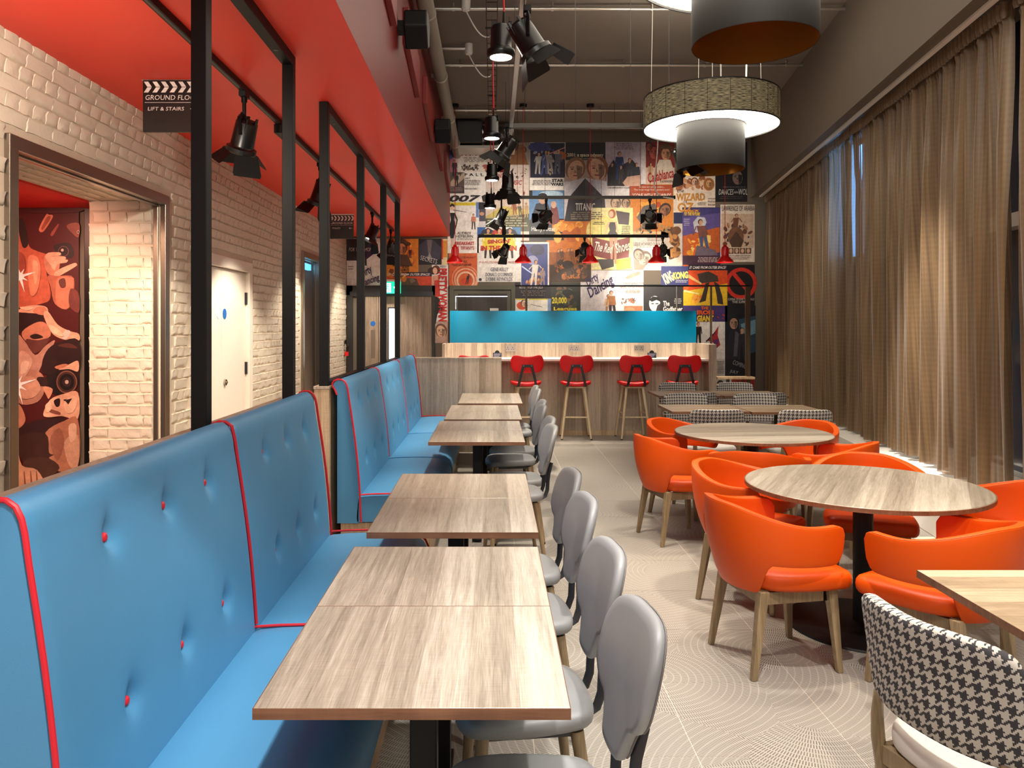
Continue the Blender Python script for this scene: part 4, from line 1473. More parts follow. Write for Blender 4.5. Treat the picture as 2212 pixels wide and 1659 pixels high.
m.build('pane', blue_glass, g, smooth=0, bevel=0.002)
m = MB(); m.box(-(q.x - p.x) / 2, (q.x - p.x) / 2, -0.013, 0.013, 0.0, 0.008)
m.build('glazing_channel', galv, g, smooth=0)
# open metal frame behind the counter with a shelf
Yf = 11.93
f = thing('display_frame', 'dark bronze metal frame with a low oak shelf behind the bar counter', 'frame', (px(1617, 0, Yf).x, Yf, 0))
fx = px(1617, 0, Yf).x
zt = px(0, 616, Yf).z
bronze = plain('bronze_frame', srgb(84, 68, 54), 0.4, 0.5)
def fbox(x0, x1, z0, z1, dy=0.02):
    m = MB(); m.box(x0 - fx, x1 - fx, -dy, dy, z0, z1); return m
fbox(px(1113, 0, Yf).x, fx + 0.02, zt - 0.022, zt).build('top_rail', black_metal, f, smooth=0)
for x, wd, mt in ((1137, 0.016, olive_frame), (1462, 0.006, galv), (1536, 0.012, bronze), (1617, 0.024, bronze)):
    xx = px(x, 0, Yf).x
    fbox(xx - wd, xx + wd, 0.0 if x > 1600 else 1.33 if x < 1500 else 0.8, zt - 0.02).build('upright', mt, f, smooth=0, bevel=0.002)
fbox(fx - 0.05, fx - 0.032, 0.82, zt - 0.02).build('upright', bronze, f, smooth=0)
m = MB(); m.box(px(1545, 0, Yf).x - fx, 0.06, -0.12, 0.10, 0.775, 0.81)
m.build('shelf', oak_panel_warm, f, smooth=0, bevel=0.002)
# menu holders on the worktop
def menu_holder():
    t = thing('table_sign', '', 'sign')
    m = MB(); m.box(-0.065, 0.065, -0.004, 0.004, 0, 0.075); m.box(-0.065, 0.065, -0.02, 0.02, 0, 0.006)
    m.build('card', plain('card_navy', srgb(44, 48, 70), 0.4), t, smooth=0)
    m = MB(); m.prism([(0.035 * math.cos(PI * k / 12), 0.075 + 0.035 * math.sin(PI * k / 12)) for k in range(13)], 1, -0.004, 0.004)
    m.build('card_top', black_gloss, t, smooth=0)
    P = Print(lambda u, w_, l: (u, -0.0045 - l, w_))
    for k in range(3):
        P.rect(-0.052, 0.052 - k * 0.017, 0.052 - 0.01 * k, 0.060 - k * 0.017, srgb(170, 170, 190))
    P.build('print', t)
    return t
KM = Kind(menu_holder)
KM.put((px(1074, 0, 11.5).x, 11.5, 1.115), 0, 'small dark menu card on the worktop by the oak partition', 'menu cards on the bar')
KM.put((px(1408, 0, 11.5).x, 11.5, 1.115), 0, 'small dark menu card on the worktop between the last two red stools', 'menu cards on the bar')

# ------------------------------------------------------------------ red bar stools
def bar_stool():
    t = thing('bar_stool', '', 'stool')
    # front is +Y (towards the counter)
    hs = [(0.215, 0.0), (0.20, 0.12), (0.12, 0.185), (0.0, 0.195), (-0.12, 0.185), (-0.20, 0.12), (-0.215, 0.0), (-0.20, -0.12), (-0.12, -0.18), (0.0, -0.19), (0.12, -0.18), (0.20, -0.12)]
    so = rrect_outline(hs, 3)
    m = MB(); pad(m, so, lambda u, w_, o: (u, w_, 0.765 + o + 0.6 * u * u), 0.055)
    fix_normals(m.build('seat', red_vinyl, t, smooth=60))
    half = [(0.0, 0.232), (0.07, 0.236), (0.15, 0.252), (0.205, 0.235), (0.232, 0.17), (0.228, 0.09), (0.19, 0.025), (0.12, 0.004), (0.0, 0.0)]
    out = rrect_outline(half + [(-u, w_) for u, w_ in half[-2:0:-1]], 4)
    m = MB(); pad(m, out, lambda u, w_, o: (u, -0.215 + 0.5 * u * u + o - 0.08 * (w_ - 0.1), 0.93 + w_), 0.04)
    fix_normals(m.build('backrest', red_vinyl, t, smooth=60))
    br = MB()
    for q in (-1, 1):
        a = [(q * 0.128, -0.15, 0.735), (q * 0.122, -0.215, 0.76), (q * 0.105, -0.240, 0.84), (q * 0.060, -0.248, 1.03), (q * 0.058, -0.246, 1.045)]
        for k in range(len(a) - 1):
            p, r = a[k], a[k + 1]
            wv, tv = 0.018, 0.004
            br.add([(p[0] - wv, p[1] - tv, p[2]), (p[0] + wv, p[1] - tv, p[2]), (p[0] + wv, p[1] + tv, p[2]), (p[0] - wv, p[1] + tv, p[2]),
                    (r[0] - wv, r[1] - tv, r[2]), (r[0] + wv, r[1] - tv, r[2]), (r[0] + wv, r[1] + tv, r[2]), (r[0] - wv, r[1] + tv, r[2])],
                   [(3, 2, 1, 0), (4, 5, 6, 7), (0, 1, 5, 4), (1, 2, 6, 5), (2, 3, 7, 6), (3, 0, 4, 7)])
    br.box(-0.078, 0.078, -0.2525, -0.2445, 1.012, 1.05)
    b = br.build('back_bracket', dark_steel, t, smooth=0)
    m = MB()
    for q in (-1, 1):
        m.cyl((q * 0.056, -0.253, 1.034), (q * 0.056, -0.256, 1.034), 0.006, n=10)
    m.build('screw', galv, b)
    m = MB(); m.box(-0.14, 0.14, -0.14, 0.14, 0.715, 0.738)
    m.build('seat_frame', stool_wood, t, smooth=0, bevel=0.003)
    for sx in (-1, 1):
        for sy in (-1, 1):
            p0, p1 = Vector((sx * 0.115, sy * 0.115, 0.73)), Vector((sx * 0.205, sy * 0.20, 0.0))
            m = MB(); m.cyl(p0, p1, 0.020, 0.015, 12)
            lg = m.build('leg', stool_wood, t)
            m = MB(); m.cyl(p1 + (p0 - p1) * 0.018, p1, 0.0158, 0.0155, 12)
            m.build('foot', black_gloss, lg)
    def at(sx, sy, z):
        k = 1 - z / 0.73
        return (sx * (0.115 + 0.09 * k), sy * (0.115 + 0.085 * k), z)
    for a, b_, z in (((-1, -1), (1, -1), 0.31), ((-1, 1), (1, 1), 0.27), ((-1, -1), (-1, 1), 0.36), ((1, -1), (1, 1), 0.36)):
        m = MB(); m.cyl(at(*a, z), at(*b_, z), 0.011, n=10)
        m.build('stretcher', stool_wood, t)
    return t
KS = Kind(bar_stool)
for x, lab in ((1023, 'red bar stool mostly hidden behind the oak partition'),
               (1136, 'first fully seen red bar stool beside the oak partition'),
               (1244.5, 'second red bar stool from the oak partition, at the counter'),
               (1369, 'third red bar stool from the oak partition, at the counter'),
               (1476, 'red bar stool at the curtain end of the counter, behind the houndstooth chairs')):
    KS.put((px(x, 0, 10.95).x, 11.02, 0), math.radians(rnd.uniform(-4, 4)), lab, 'red bar stools')

# ------------------------------------------------------------------ ceiling services
for y in (7.85, 9.55, 11.55):
    t = thing('conduit', {7.85: 'bright steel conduit across the ceiling above the big near lampshade', 9.55: 'steel conduit across the ceiling between the two lampshades', 11.55: 'steel conduit across the ceiling carrying the red pendant cords'}[y], 'pipe', (1.6, y, ZC - 0.06), 0, 'ceiling conduits')
    m = MB(); m.cyl((XS - 1.6, 0, 0), (xr(y) - 1.6, 0, 0), 0.018, n=12)
    m.build('pipe', galv, t)
    for k in range(5):
        xx = -2.0 + k * 1.0
        m = MB(); m.cyl((xx, 0, 0.01), (xx, 0, 0.06), 0.012, n=10); m.cyl((xx - 0.012, 0, 0), (xx + 0.012, 0, 0), 0.025, n=12)
        m.build('saddle', galv, t)
t = thing('conduit', 'short steel conduit stub on the ceiling beside the grey pipe', 'pipe', (-0.4, 9.0, ZC - 0.05), 0, 'ceiling conduits')
m = MB(); m.cyl((-0.3, 0, 0), (0.12, 0, 0), 0.018, n=12)
m.build('pipe', galv, t)
# white ceiling roses with curved flex
for x, y, lab in ((-0.28, 9.0, 'white ceiling rose with a looping white flex at the conduit stub'), (-0.27, 7.75, 'white ceiling rose with looping flex near the top edge')):
    t = thing('ceiling_rose', lab, 'ceiling rose', (x, y, ZC - 0.05))
    m = MB(); m.lathe([(0.0, -0.07), (0.035, -0.07), (0.045, -0.05), (0.045, 0.05), (0.0, 0.05)], 20)
    m.build('body', white_plastic, t)
    m = MB()
    m.tube([(0.26 * k / 12, 0, -0.07 - 0.28 * math.sin(PI * 0.62 * k / 12) ** 1.0 + 0.02 * k / 12) for k in range(13)], 0.007, 8)
    m.build('flex', white_plastic, t)
# big grey pipe along the fascia
t = thing('grey_pipe', 'fat grey pipe running along the red fascia below the ceiling', 'pipe', (-0.60, 8.0, 4.45))
m = MB(); m.cyl((0, -6.5, 0), (0, 4.99, 0), 0.075, n=24)
m.build('pipe', grey_pipe, t)
for y in (-0.9, 0.9, 2.7, 4.2):
    m = MB(); m.lathe([(0.075, -0.015), (0.082, -0.015), (0.082, 0.015), (0.075, 0.015)], 24)
    o = m.build('clamp', galv, t); o.rotation_euler = (PI / 2, 0, 0); o.location = (0, y, 0)
    m = MB(); m.box(-0.11, -0.07, y - 0.012, y + 0.012, -0.02, 0.02)
    m.build('bracket', galv, t, smooth=0)
# duct box by the back wall
t = thing('air_duct', 'dark duct box with crinkled silver foil by the back wall', 'duct', (-0.25, 12.45, 4.62))
m = MB(); m.box(-0.32, 0.08, -0.25, 0.4, -0.16, 0.20)
m.build('duct_box', plain('duct_grey', srgb(58, 56, 52), 0.5), t, smooth=0, bevel=0.02)
m = MB(); pts = []
for i in range(20):
    for j in range(14):
        a = 2 * PI * j / 14
        r = 0.15 * (1 + rnd.uniform(-0.14, 0.14))
        pts.append((0.08 + 0.5 * i / 19, 0.05 + r * math.cos(a), 0.02 + r * math.sin(a)))
m.grid(pts, 20, 14)
for i in range(19):
    m.f.append((i * 14 + 13, (i + 1) * 14 + 13, (i + 1) * 14, i * 14)); m.mi.append(0)
m.build('foil_hose', foil, t, smooth=0)
m = MB(); m.box(-0.36, 0.60, -0.20, 0.30, -0.23, -0.19)
m.build('tray', galv, t, smooth=0)
# wire cable basket under the ceiling
t = thing('cable_basket', 'black wire cable basket hung along the ceiling above the small black pendants', 'cable tray', (-0.01, 8.8, 4.42))
for q in (-1, 1):
    for z in (0, 0.06):
        m = MB(); m.cyl((q * 0.05, -4.2, z), (q * 0.05, 2.7, z), 0.004, n=6)
        m.build('wire', black_metal, t)
for k in range(35):
    m = MB()
    y = -4.2 + k * 0.2
    m.tube([(-0.05, y, 0.06), (-0.05, y, 0), (0.05, y, 0), (0.05, y, 0.06)], 0.004, 5)
    m.build('cross_wire', black_metal, t)
for y in (-2.8, -0.6, 1.6):
    m = MB(); m.cyl((0, y, 0.0), (0, y, ZC - 4.42), 0.004, n=6); m.box(-0.05, 0.05, y - 0.01, y + 0.01, -0.006, 0.0)
    m.build('hanger', galv, t)

# fascia floodlights
for y, lab in ((5.9, 'black box floodlight on the red fascia at the top of the picture'), (8.95, 'black box floodlight further along the red fascia')):
    t = thing('floodlight', lab, 'light', (XS, y, 3.84), 0, 'floodlights on the fascia')
    m = MB(); m.box(0.0, 0.07, -0.05, 0.05, -0.03, 0.05)
    m.build('bracket', black_metal, t, smooth=0)
    m = MB(); m.prism([(-0.13, -0.02), (-0.02, -0.16), (0.12, -0.10), (0.14, 0.08), (0.02, 0.13), (-0.12, 0.10)], 0, 0.055, 0.23)
    m.build('housing', black_metal, t, smooth=0, bevel=0.012)

# ------------------------------------------------------------------ small black pendants on red cords
def can_pendant():
    t = thing('pendant_spot', '', 'pendant light')
    m = MB(); m.lathe([(0.0, 0.20), (0.055, 0.20), (0.065, 0.185), (0.068, 0.06), (0.072, 0.055), (0.088, 0.045), (0.092, 0.03), (0.088, 0.012), (0.080, 0.0), (0.070, 0.0), (0.070, 0.03)], 32)
    m.build('housing', black_gloss, t, smooth=40)
    m = MB(); m.lathe([(0.0, 0.012), (0.045, 0.008), (0.066, 0.004), (0.070, 0.010)], 24)
    m.build('lens', lens_emit, t)
    m = MB(); m.cyl((0.02, 0, 0.20), (0.02, 0, 0.29), 0.013, 0.007, 12)
    m.build('cord_grip', black_metal, t)
    m = MB(); m.box(-0.055, -0.03, -0.02, 0.02, 0.19, 0.225); m.cyl((0.06, -0.03, 0.17), (0.06, -0.03, 0.215), 0.014, n=10)
    m.build('clip', black_metal, t, smooth=30)
    m = MB(); m.tube([(0.02, 0, 0.28), (0.012, 0, 0.6), (0.01, 0, 1.10)], 0.0055, 8)
    m.build('cord', red_cord, t)
    m = MB(); m.box(-0.06, 0.06, -0.008, 0.008, 1.045, 1.06)
    m.build('cord_cleat', black_metal, t, smooth=0)
    return t
KP = Kind(can_pendant)
for x, y, z, lab in ((0.05, 4.93, 3.29, 'black can pendant on a red cord, first and largest of its row'),
                     (-0.012, 7.4, 3.37, 'black can pendant on a red cord, second of its row'),
                     (-0.012, 9.6, 3.38, 'black can pendant on a red cord, third of its row before the posters'),
                     (-0.045, 11.0, 3.25, 'black can pendant on a red cord, last of its row before the posters')):
    KP.put((x, y, z), 0, lab, 'black can pendants')
    spot((x, y, z - 0.02), (x + 0.02, y, 0), 190, 66, 0.7, WARM, 0.05)

# ------------------------------------------------------------------ barn-door spotlights
def barn_spot(name_lab, head, track_z, aim, size=1.0, yaw=0.0, on=0.0, parent_group='barn door spotlights', mat_lens=None, angle=55):
    """head: point of the yoke pivot; track_z: height of the rail it hangs from; aim: where it points"""
    head = Vector(head)
    t = thing('spotlight', name_lab, 'spotlight', head, 0, parent_group)
    S = size
    d = (Vector(aim) - head).normalized()
    rot = d.to_track_quat('-Z', 'Y').to_euler()
    drop = track_z - head.z
    m = MB(); m.box(-0.02 * S, 0.02 * S, -0.045 * S, 0.045 * S, drop - 0.03 * S, drop); m.cyl((0, 0, drop - 0.06 * S), (0, 0, drop - 0.02 * S), 0.018 * S, n=14)
    m.build('track_adapter', black_metal, t, smooth=30)
    m = MB()
    zb = min(0.12 * S, drop - 0.05 * S)
    m.cyl((0, 0, zb), (0, 0, drop - 0.05 * S), 0.012 * S, n=10)
    ax = Vector((0, 1, 0))
    m.tube([(0, -0.085 * S, -0.01 * S), (0, -0.086 * S, zb * 0.7), (0, -0.06 * S, zb), (0, 0.06 * S, zb), (0, 0.086 * S, zb * 0.7), (0, 0.085 * S, -0.01 * S)], 0.007 * S, 6, sx=2.0)
    m.build('yoke', black_metal, t, smooth=40)
    m = MB(); m.lathe([(0.0, 0.10 * S), (0.05 * S, 0.10 * S), (0.066 * S, 0.085 * S), (0.072 * S, -0.06 * S), (0.078 * S, -0.07 * S), (0.092 * S, -0.075 * S), (0.094 * S, -0.10 * S), (0.086 * S, -0.11 * S), (0.075 * S, -0.105 * S), (0.07 * S, -0.07 * S), (0.0, -0.06 * S)], 28)
    for k in range(6):
        a = PI * k / 3
        m.box(0.06 * S * math.cos(a) - 0.006, 0.06 * S * math.cos(a) + 0.006, 0.06 * S * math.sin(a) - 0.006, 0.06 * S * math.sin(a) + 0.006, 0.02 * S, 0.115 * S)
    body = m.build('housing', black_gloss, t, smooth=40)
    body.rotation_euler = rot
    m = MB(); m.lathe([(0.0, -0.068 * S), (0.068 * S, -0.072 * S)], 24)
    m.build('lens', mat_lens or lens_dim, body)
    for k in range(4):
        a = PI / 2 * k
        open_ = 0.5 if k % 2 == 0 else 0.75
        wd = 0.075 if k % 2 == 0 else 0.06
        ln = 0.13 if k % 2 == 0 else 0.10
        m = MB()
        m.add([(-wd * S, 0, 0), (wd * S, 0, 0), (wd * 1.25 * S, 0, -ln * 0.85 * S), (wd * 1.15 * S, 0, -ln * S), (-wd * 1.15 * S, 0, -ln * S), (-wd * 1.25 * S, 0, -ln * 0.85 * S)] +
              [(-wd * S, 0.003, 0), (wd * S, 0.003, 0), (wd * 1.25 * S, 0.003, -ln * 0.85 * S), (wd * 1.15 * S, 0.003, -ln * S), (-wd * 1.15 * S, 0.003, -ln * S), (-wd * 1.25 * S, 0.003, -ln * 0.85 * S)],
              [(0, 1, 2, 3, 4, 5), (11, 10, 9, 8, 7, 6), (0, 6, 7, 1), (1, 7, 8, 2), (2, 8, 9, 3), (3, 9, 10, 4), (4, 10, 11, 5), (5, 11, 6, 0)])
        b = m.build('barn_door', black_metal, body, smooth=0)
        R = Matrix.Rotation(a, 4, 'Z') @ Matrix.Translation((0, 0.088 * S, -0.105 * S)) @ Matrix.Rotation(open_, 4, 'X')
        b.matrix_local = R
    if on:
        spot(head + d * 0.13 * S, aim, on, angle, 0.5, WARM, 0.04)
    return t

# main lighting rail along the room, with cross rails
ZT = 3.47
XT = 0.17
t = thing('lighting_rail', 'slim steel lighting rail running away along the room, spotlights under it', 'lighting track', (XT, 7.0, ZT), 0, 'suspended lighting rails')
m = MB(); m.box(-0.018, 0.018, -4.5, 4.5, -0.02, 0.02)
m.build('rail', galv, t, smooth=0, bevel=0.004)
for y in (-3, -1, 1.2, 3.4):
    m = MB(); m.cyl((0, y, 0.02), (0, y, ZC - ZT), 0.0025, n=6)
    m.build('wire', dark_steel, t)
for x0, x1, y, z, mt, lab in ((XT, 1.90, 7.32, ZT, grey_track, 'suspended grey cross rail ending at the far lampshade'),
                              (XT, 2.65, 11.4, ZT, grey_track, 'suspended grey cross rail in front of the posters, white flex at its end'),
                              (-0.20, 2.58, 11.55, 2.92, black_metal, 'black cross rail in front of the posters, spotlights under it')):
    t = thing('lighting_rail', lab, 'lighting track', ((x0 + x1) / 2, y, z), 0, 'suspended lighting rails')
    h = (x1 - x0) / 2
    m = MB(); m.box(-h, h, -0.02, 0.02, -0.022, 0.022)
    m.build('rail', mt, t, smooth=0, bevel=0.003)
    m = MB(); m.box(-h - 0.02, -h, -0.022, 0.022, -0.024, 0.024); m.box(h, h + 0.02, -0.022, 0.022, -0.024, 0.024)
    m.build('end_cap', black_metal, t, smooth=0)
    for k in (-0.85, -0.3, 0.3, 0.72):
        m = MB(); m.cyl((h * k, 0, 0.02), (h * k, 0, ZC - z - 0.003), 0.0025, n=6)
        m.build('wire', dark_steel, t)
# white flex feeding the cross rail
m = MB()
fl = [px(1417, 128, 11.2), px(1402, 150, 11.2), px(1420, 165, 11.2), px(1419, 240, 11.2), px(1421, 310, 11.3), px(1415, 380, 11.4), px(1414, 405, 11.4), px(1425, 423, 11.4), px(1442, 427, 11.37), px(1455, 429, 11.37)]
def smooth_path(P, n=6):
    out = []
    for i in range(len(P) - 1):
        p0, p1, p2, p3 = P[max(i - 1, 0)], P[i], P[i + 1], P[min(i + 2, len(P) - 1)]
        for k in range(n):
            t_ = k / n
            out.append(0.5 * ((2 * p1) + (p2 - p0) * t_ + (2 * p0 - 5 * p1 + 4 * p2 - p3) * t_ * t_ + (3 * p1 - p0 - 3 * p2 + p3) * t_ ** 3))
    out.append(P[-1])
    return out
fl = [Vector((fl[0].x, fl[0].y, ZC))] + fl
m.tube(smooth_path(fl), 0.009, 8)
tag(m.build('power_flex', white_plastic), 'white flex hanging from the ceiling to the end of the cross rail', 'cable')

barn_spot('large black barn door spotlight first on the long rail, beside the largest can pendant', (0.20, 4.55, 3.27), ZT - 0.02, (1.5, 4.7, 1.2), 1.08, on=70)
barn_spot('black barn door spotlight under the rail, tilted to the aisle pendants', (0.13, 7.2, 3.24), ZT - 0.02, (-1.1, 7.6, 1.5), 0.98, on=60)
barn_spot('black barn door spotlight hanging straight down under the rail', (XT, 9.0, 3.24), ZT - 0.02, (0.1, 8.9, 0.7), 1.0, on=50)
barn_spot('black barn door spotlight at the far end of the rail, before the posters', (0.12, 11.1, 3.15), ZT - 0.02, (-0.5, 10.9, 1.8), 1.0, on=30)
barn_spot('black barn door spotlight at the end of the cross rail beside the far lampshade', (1.78, 7.32, 3.16), ZT - 0.02, (2.6, 7.6, 1.2), 1.0, on=50)
barn_spot('black spotlight on the grey cross rail, over the barred blue panel of posters', (0.78, 11.4, 3.20), ZT - 0.02, (0.3, 13.0, 3.0), 1.0, on=58, angle=105)
barn_spot('black spotlight on the grey cross rail, before the orange-red posters', (2.30, 11.4, 3.20), ZT - 0.02, (2.8, 13.0, 3.0), 1.0, on=58, angle=105)
barn_spot('small black spotlight under the black rail, over the yellow raincoat poster', (0.17, 11.55, 2.72), 2.90, (-0.3, 12.3, 2.0), 0.85, on=18)
barn_spot('small black spotlight under the black rail, behind the middle red pendant', (1.36, 11.55, 2.74), 2.90, (1.45, 12.9, 2.0), 0.85, on=18)
barn_spot('small bright spotlight at the end of the black rail, washing the posters', (2.52, 11.55, 2.72), 2.90, (2.62, 13.0, 2.25), 0.85, on=60, mat_lens=lens_emit, angle=62)
# soffit track with spots
t = thing('lighting_rail', 'black lighting track on the red soffit above the partition', 'lighting track', (-1.545, 7.0, ZS - 0.02), 0, 'soffit lighting track')
m = MB(); m.box(-0.018, 0.018, -4.5, 5.0, -0.02, 0.0199)
m.build('rail', black_metal, t, smooth=0, bevel=0.003)
m = MB(); m.box(-0.008, 0.008, -4.5, 5.0, -0.0212, -0.02)
m.build('groove', grey_track, t, smooth=0)
m = MB(); m.box(-0.028, 0.028, -1.42, -1.12, -0.085, -0.0205)
m.build('feed_box', black_metal, t, smooth=0, bevel=0.004)
for y, a, e, lab in ((4.83, (-2.3, 5.6, 0.6), 55, 'black barn door spotlight on the soffit track between the first two posts'),
                     (6.95, (-2.35, 7.4, 0.5), 55, 'black barn door spotlight on the soffit track, partly behind the third post'),
                     (9.95, (-2.3, 9.3, 0.8), 55, 'black barn door spotlight far along the soffit track, tilted to the bricks'),
                     (11.75, (-2.2, 12.6, 1.0), 45, 'black spotlight last on the soffit track, by the poster wall')):
    barn_spot(lab, (-1.545, y, ZS - 0.31), ZS - 0.042, a, 1.0, on=e * 1.6, angle=84)

# ------------------------------------------------------------------ red bell pendants over the bar
def bell():
    t = thing('bell_pendant', '', 'pendant light')
    m = MB(); m.lathe([(0.0, 0.26), (0.02, 0.26), (0.03, 0.235), (0.050, 0.22), (0.052, 0.10), (0.060, 0.085), (0.118, 0.025), (0.122, 0.0), (0.118, 0.0), (0.055, 0.080), (0.0, 0.085)], 32)
    for k in range(8):
        a = PI / 4 * k
        m.box(0.052 * math.cos(a) - 0.005, 0.052 * math.cos(a) + 0.005, 0.052 * math.sin(a) - 0.005, 0.052 * math.sin(a) + 0.005, 0.11, 0.20)
    m.build('shade', red_gloss, t, smooth=40)
    m = MB(); m.lathe([(0.0, 0.035), (0.03, 0.045), (0.04, 0.075), (0.03, 0.084)], 16)
    m.build('bulb', lens_emit, t)
    m = MB(); m.cyl((0, 0, 0.25), (0, 0, ZC - 2.522 - 0.03), 0.0045, n=8)
    m.build('cord', red_cord, t)
    m = MB(); m.lathe([(0.0, ZC - 2.522 - 0.045), (0.05, ZC - 2.522 - 0.045), (0.055, ZC - 2.522 - 0.03), (0.055, ZC - 2.522), (0.0, ZC - 2.522)], 24)
    m.build('canopy', black_metal, t)
    return t
KB = Kind(bell)
for x, lab in ((983, 'red bell pendant before the pale poster with the black dress'), (1130, 'red bell pendant beside the yellow raincoat poster'), (1275, 'red bell pendant between the orange poster and the yellow dancer poster'),
               (1418, 'red bell pendant in front of the sepia couple poster'), (1566, 'red bell pendant at the curtain end of the bar')):
    X = px(x, 0, 11.45).x
    KB.put((X, 11.45, 2.52), 0, lab, 'red bell pendants')
    spot((X, 11.45, 2.53), (X, 11.45, 0), 75, 74, 0.7, WARM, 0.03)

# ------------------------------------------------------------------ two-tier drum lamps
def drum_lamp(x, y, z, label):
    t = thing('drum_lamp', label, 'pendant lamp', (x, y, z), 0, 'two-tier drum lamps')
    R1, R2 = 0.60, 0.30
    zr0, zr1, zd1 = 0.385, 0.665, 0.46
    m = MB(); m.lathe([(R1, zr0), (R1, zr1), (R1 - 0.004, zr1), (R1 - 0.004, zr0)], 96, closed=True)
    ring = m.build('ring_shade', lamp_fabric, t, smooth=40)
    m = MB()
    for z_ in (zr0, zr1 - 0.006):
        m.lathe([(R1 - 0.005, z_ - 0.002), (R1 + 0.003, z_ - 0.002), (R1 + 0.003, z_ + 0.008), (R1 - 0.005, z_ + 0.008)], 96, closed=True)
    m.build('hoop', black_metal, ring, smooth=40)
    m = MB()
    for k in range(20):
        a = 2 * PI * k / 20
        m.cyl((math.cos(a) * (R1 + 0.0005), math.sin(a) * (R1 + 0.0005), zr0), (math.cos(a) * (R1 + 0.0005), math.sin(a) * (R1 + 0.0005), zr1), 0.0018, n=5)
    m.build('seam', black_metal, ring)
    m = MB(); m.lathe([(R2 + 0.015, zr0 + 0.012), (R1 - 0.006, zr0 + 0.012), (R1 - 0.006, zr0 + 0.016), (R2 + 0.015, zr0 + 0.016)], 96, closed=True)
    m.build('diffuser', ring_emit, t, smooth=40)['label'] = 'glowing white annular diffuser'
    m = MB(); m.lathe([(R2, 0.0), (R2 + 0.002, 0.004), (R2 + 0.002, zd1), (R2 - 0.001, zd1), (R2 - 0.001, 0.004)], 72, closed=True)
    m.build('drum_shade', shade_black, t, smooth=40)
    m = MB(); m.lathe([(R2 - 0.0015, 0.002), (R2 - 0.0015, zd1 - 0.012), (R2 - 0.02, zd1 - 0.004), (0.0, zd1 - 0.004)], 72)
    m.build('lining', gold_foil, t, smooth=40)['label'] = 'gold foil lining'
    for k in range(3):
        a = 2 * PI * k / 3 + 0.4
        m = MB(); m.cyl((0.12 * math.cos(a), 0.12 * math.sin(a), zd1 - 0.01), (0.10 * math.cos(a), 0.10 * math.sin(a), ZC - z - 0.003), 0.0025, n=6)
        m.build('wire', galv, t)
        m = MB(); m.cyl(((R1 - .01) * math.cos(a), (R1 - .01) * math.sin(a), zr1 - 0.01), (0.57 * math.cos(a), 0.57 * math.sin(a), ZC - z - 0.003), 0.0025, n=6)
        m.build('wire', galv, t)
    m = MB(); m.tube([(0.32, 0, zr1 - 0.05), (0.33, 0, 1.0), (0.32, 0, 1.3), (0.24, 0, 1.40), (0.20, 0, 1.55), (0.20, 0, ZC - z - 0.003)], 0.008, 8)
    m.build('flex', white_plastic, t)
    m = MB(); m.box(-0.3, 0.3, -0.03, 0.03, zr1 - 0.08, zr1 - 0.05); m.box(-0.03, 0.03, -0.3, 0.3, zr1 - 0.08, zr1 - 0.0501)
    m.build('spider', black_metal, t, smooth=0)
    m = MB()
    for k in range(4):
        a = PI / 2 * k
        m.box(min(R2 * math.cos(a), R1 * math.cos(a)) - .008, max(R2 * math.cos(a), R1 * math.cos(a)) + .008, min(R2 * math.sin(a), R1 * math.sin(a)) - .008, max(R2 * math.sin(a), R1 * math.sin(a)) + .008, zr1 - 0.2, zr1 - 0.19)
    return t
drum_lamp(1.985, 7.1, 3.01, 'two-tier drum lamp with a lit ring over the far round table')
drum_lamp(1.29, 3.84, 2.98, 'large dark drum lamp with gold lining cut off by the top edge')
spot((1.97, 4.13, 3.9), (1.97, 4.13, 0), 190, 70, 0.6, WARM, 0.08)

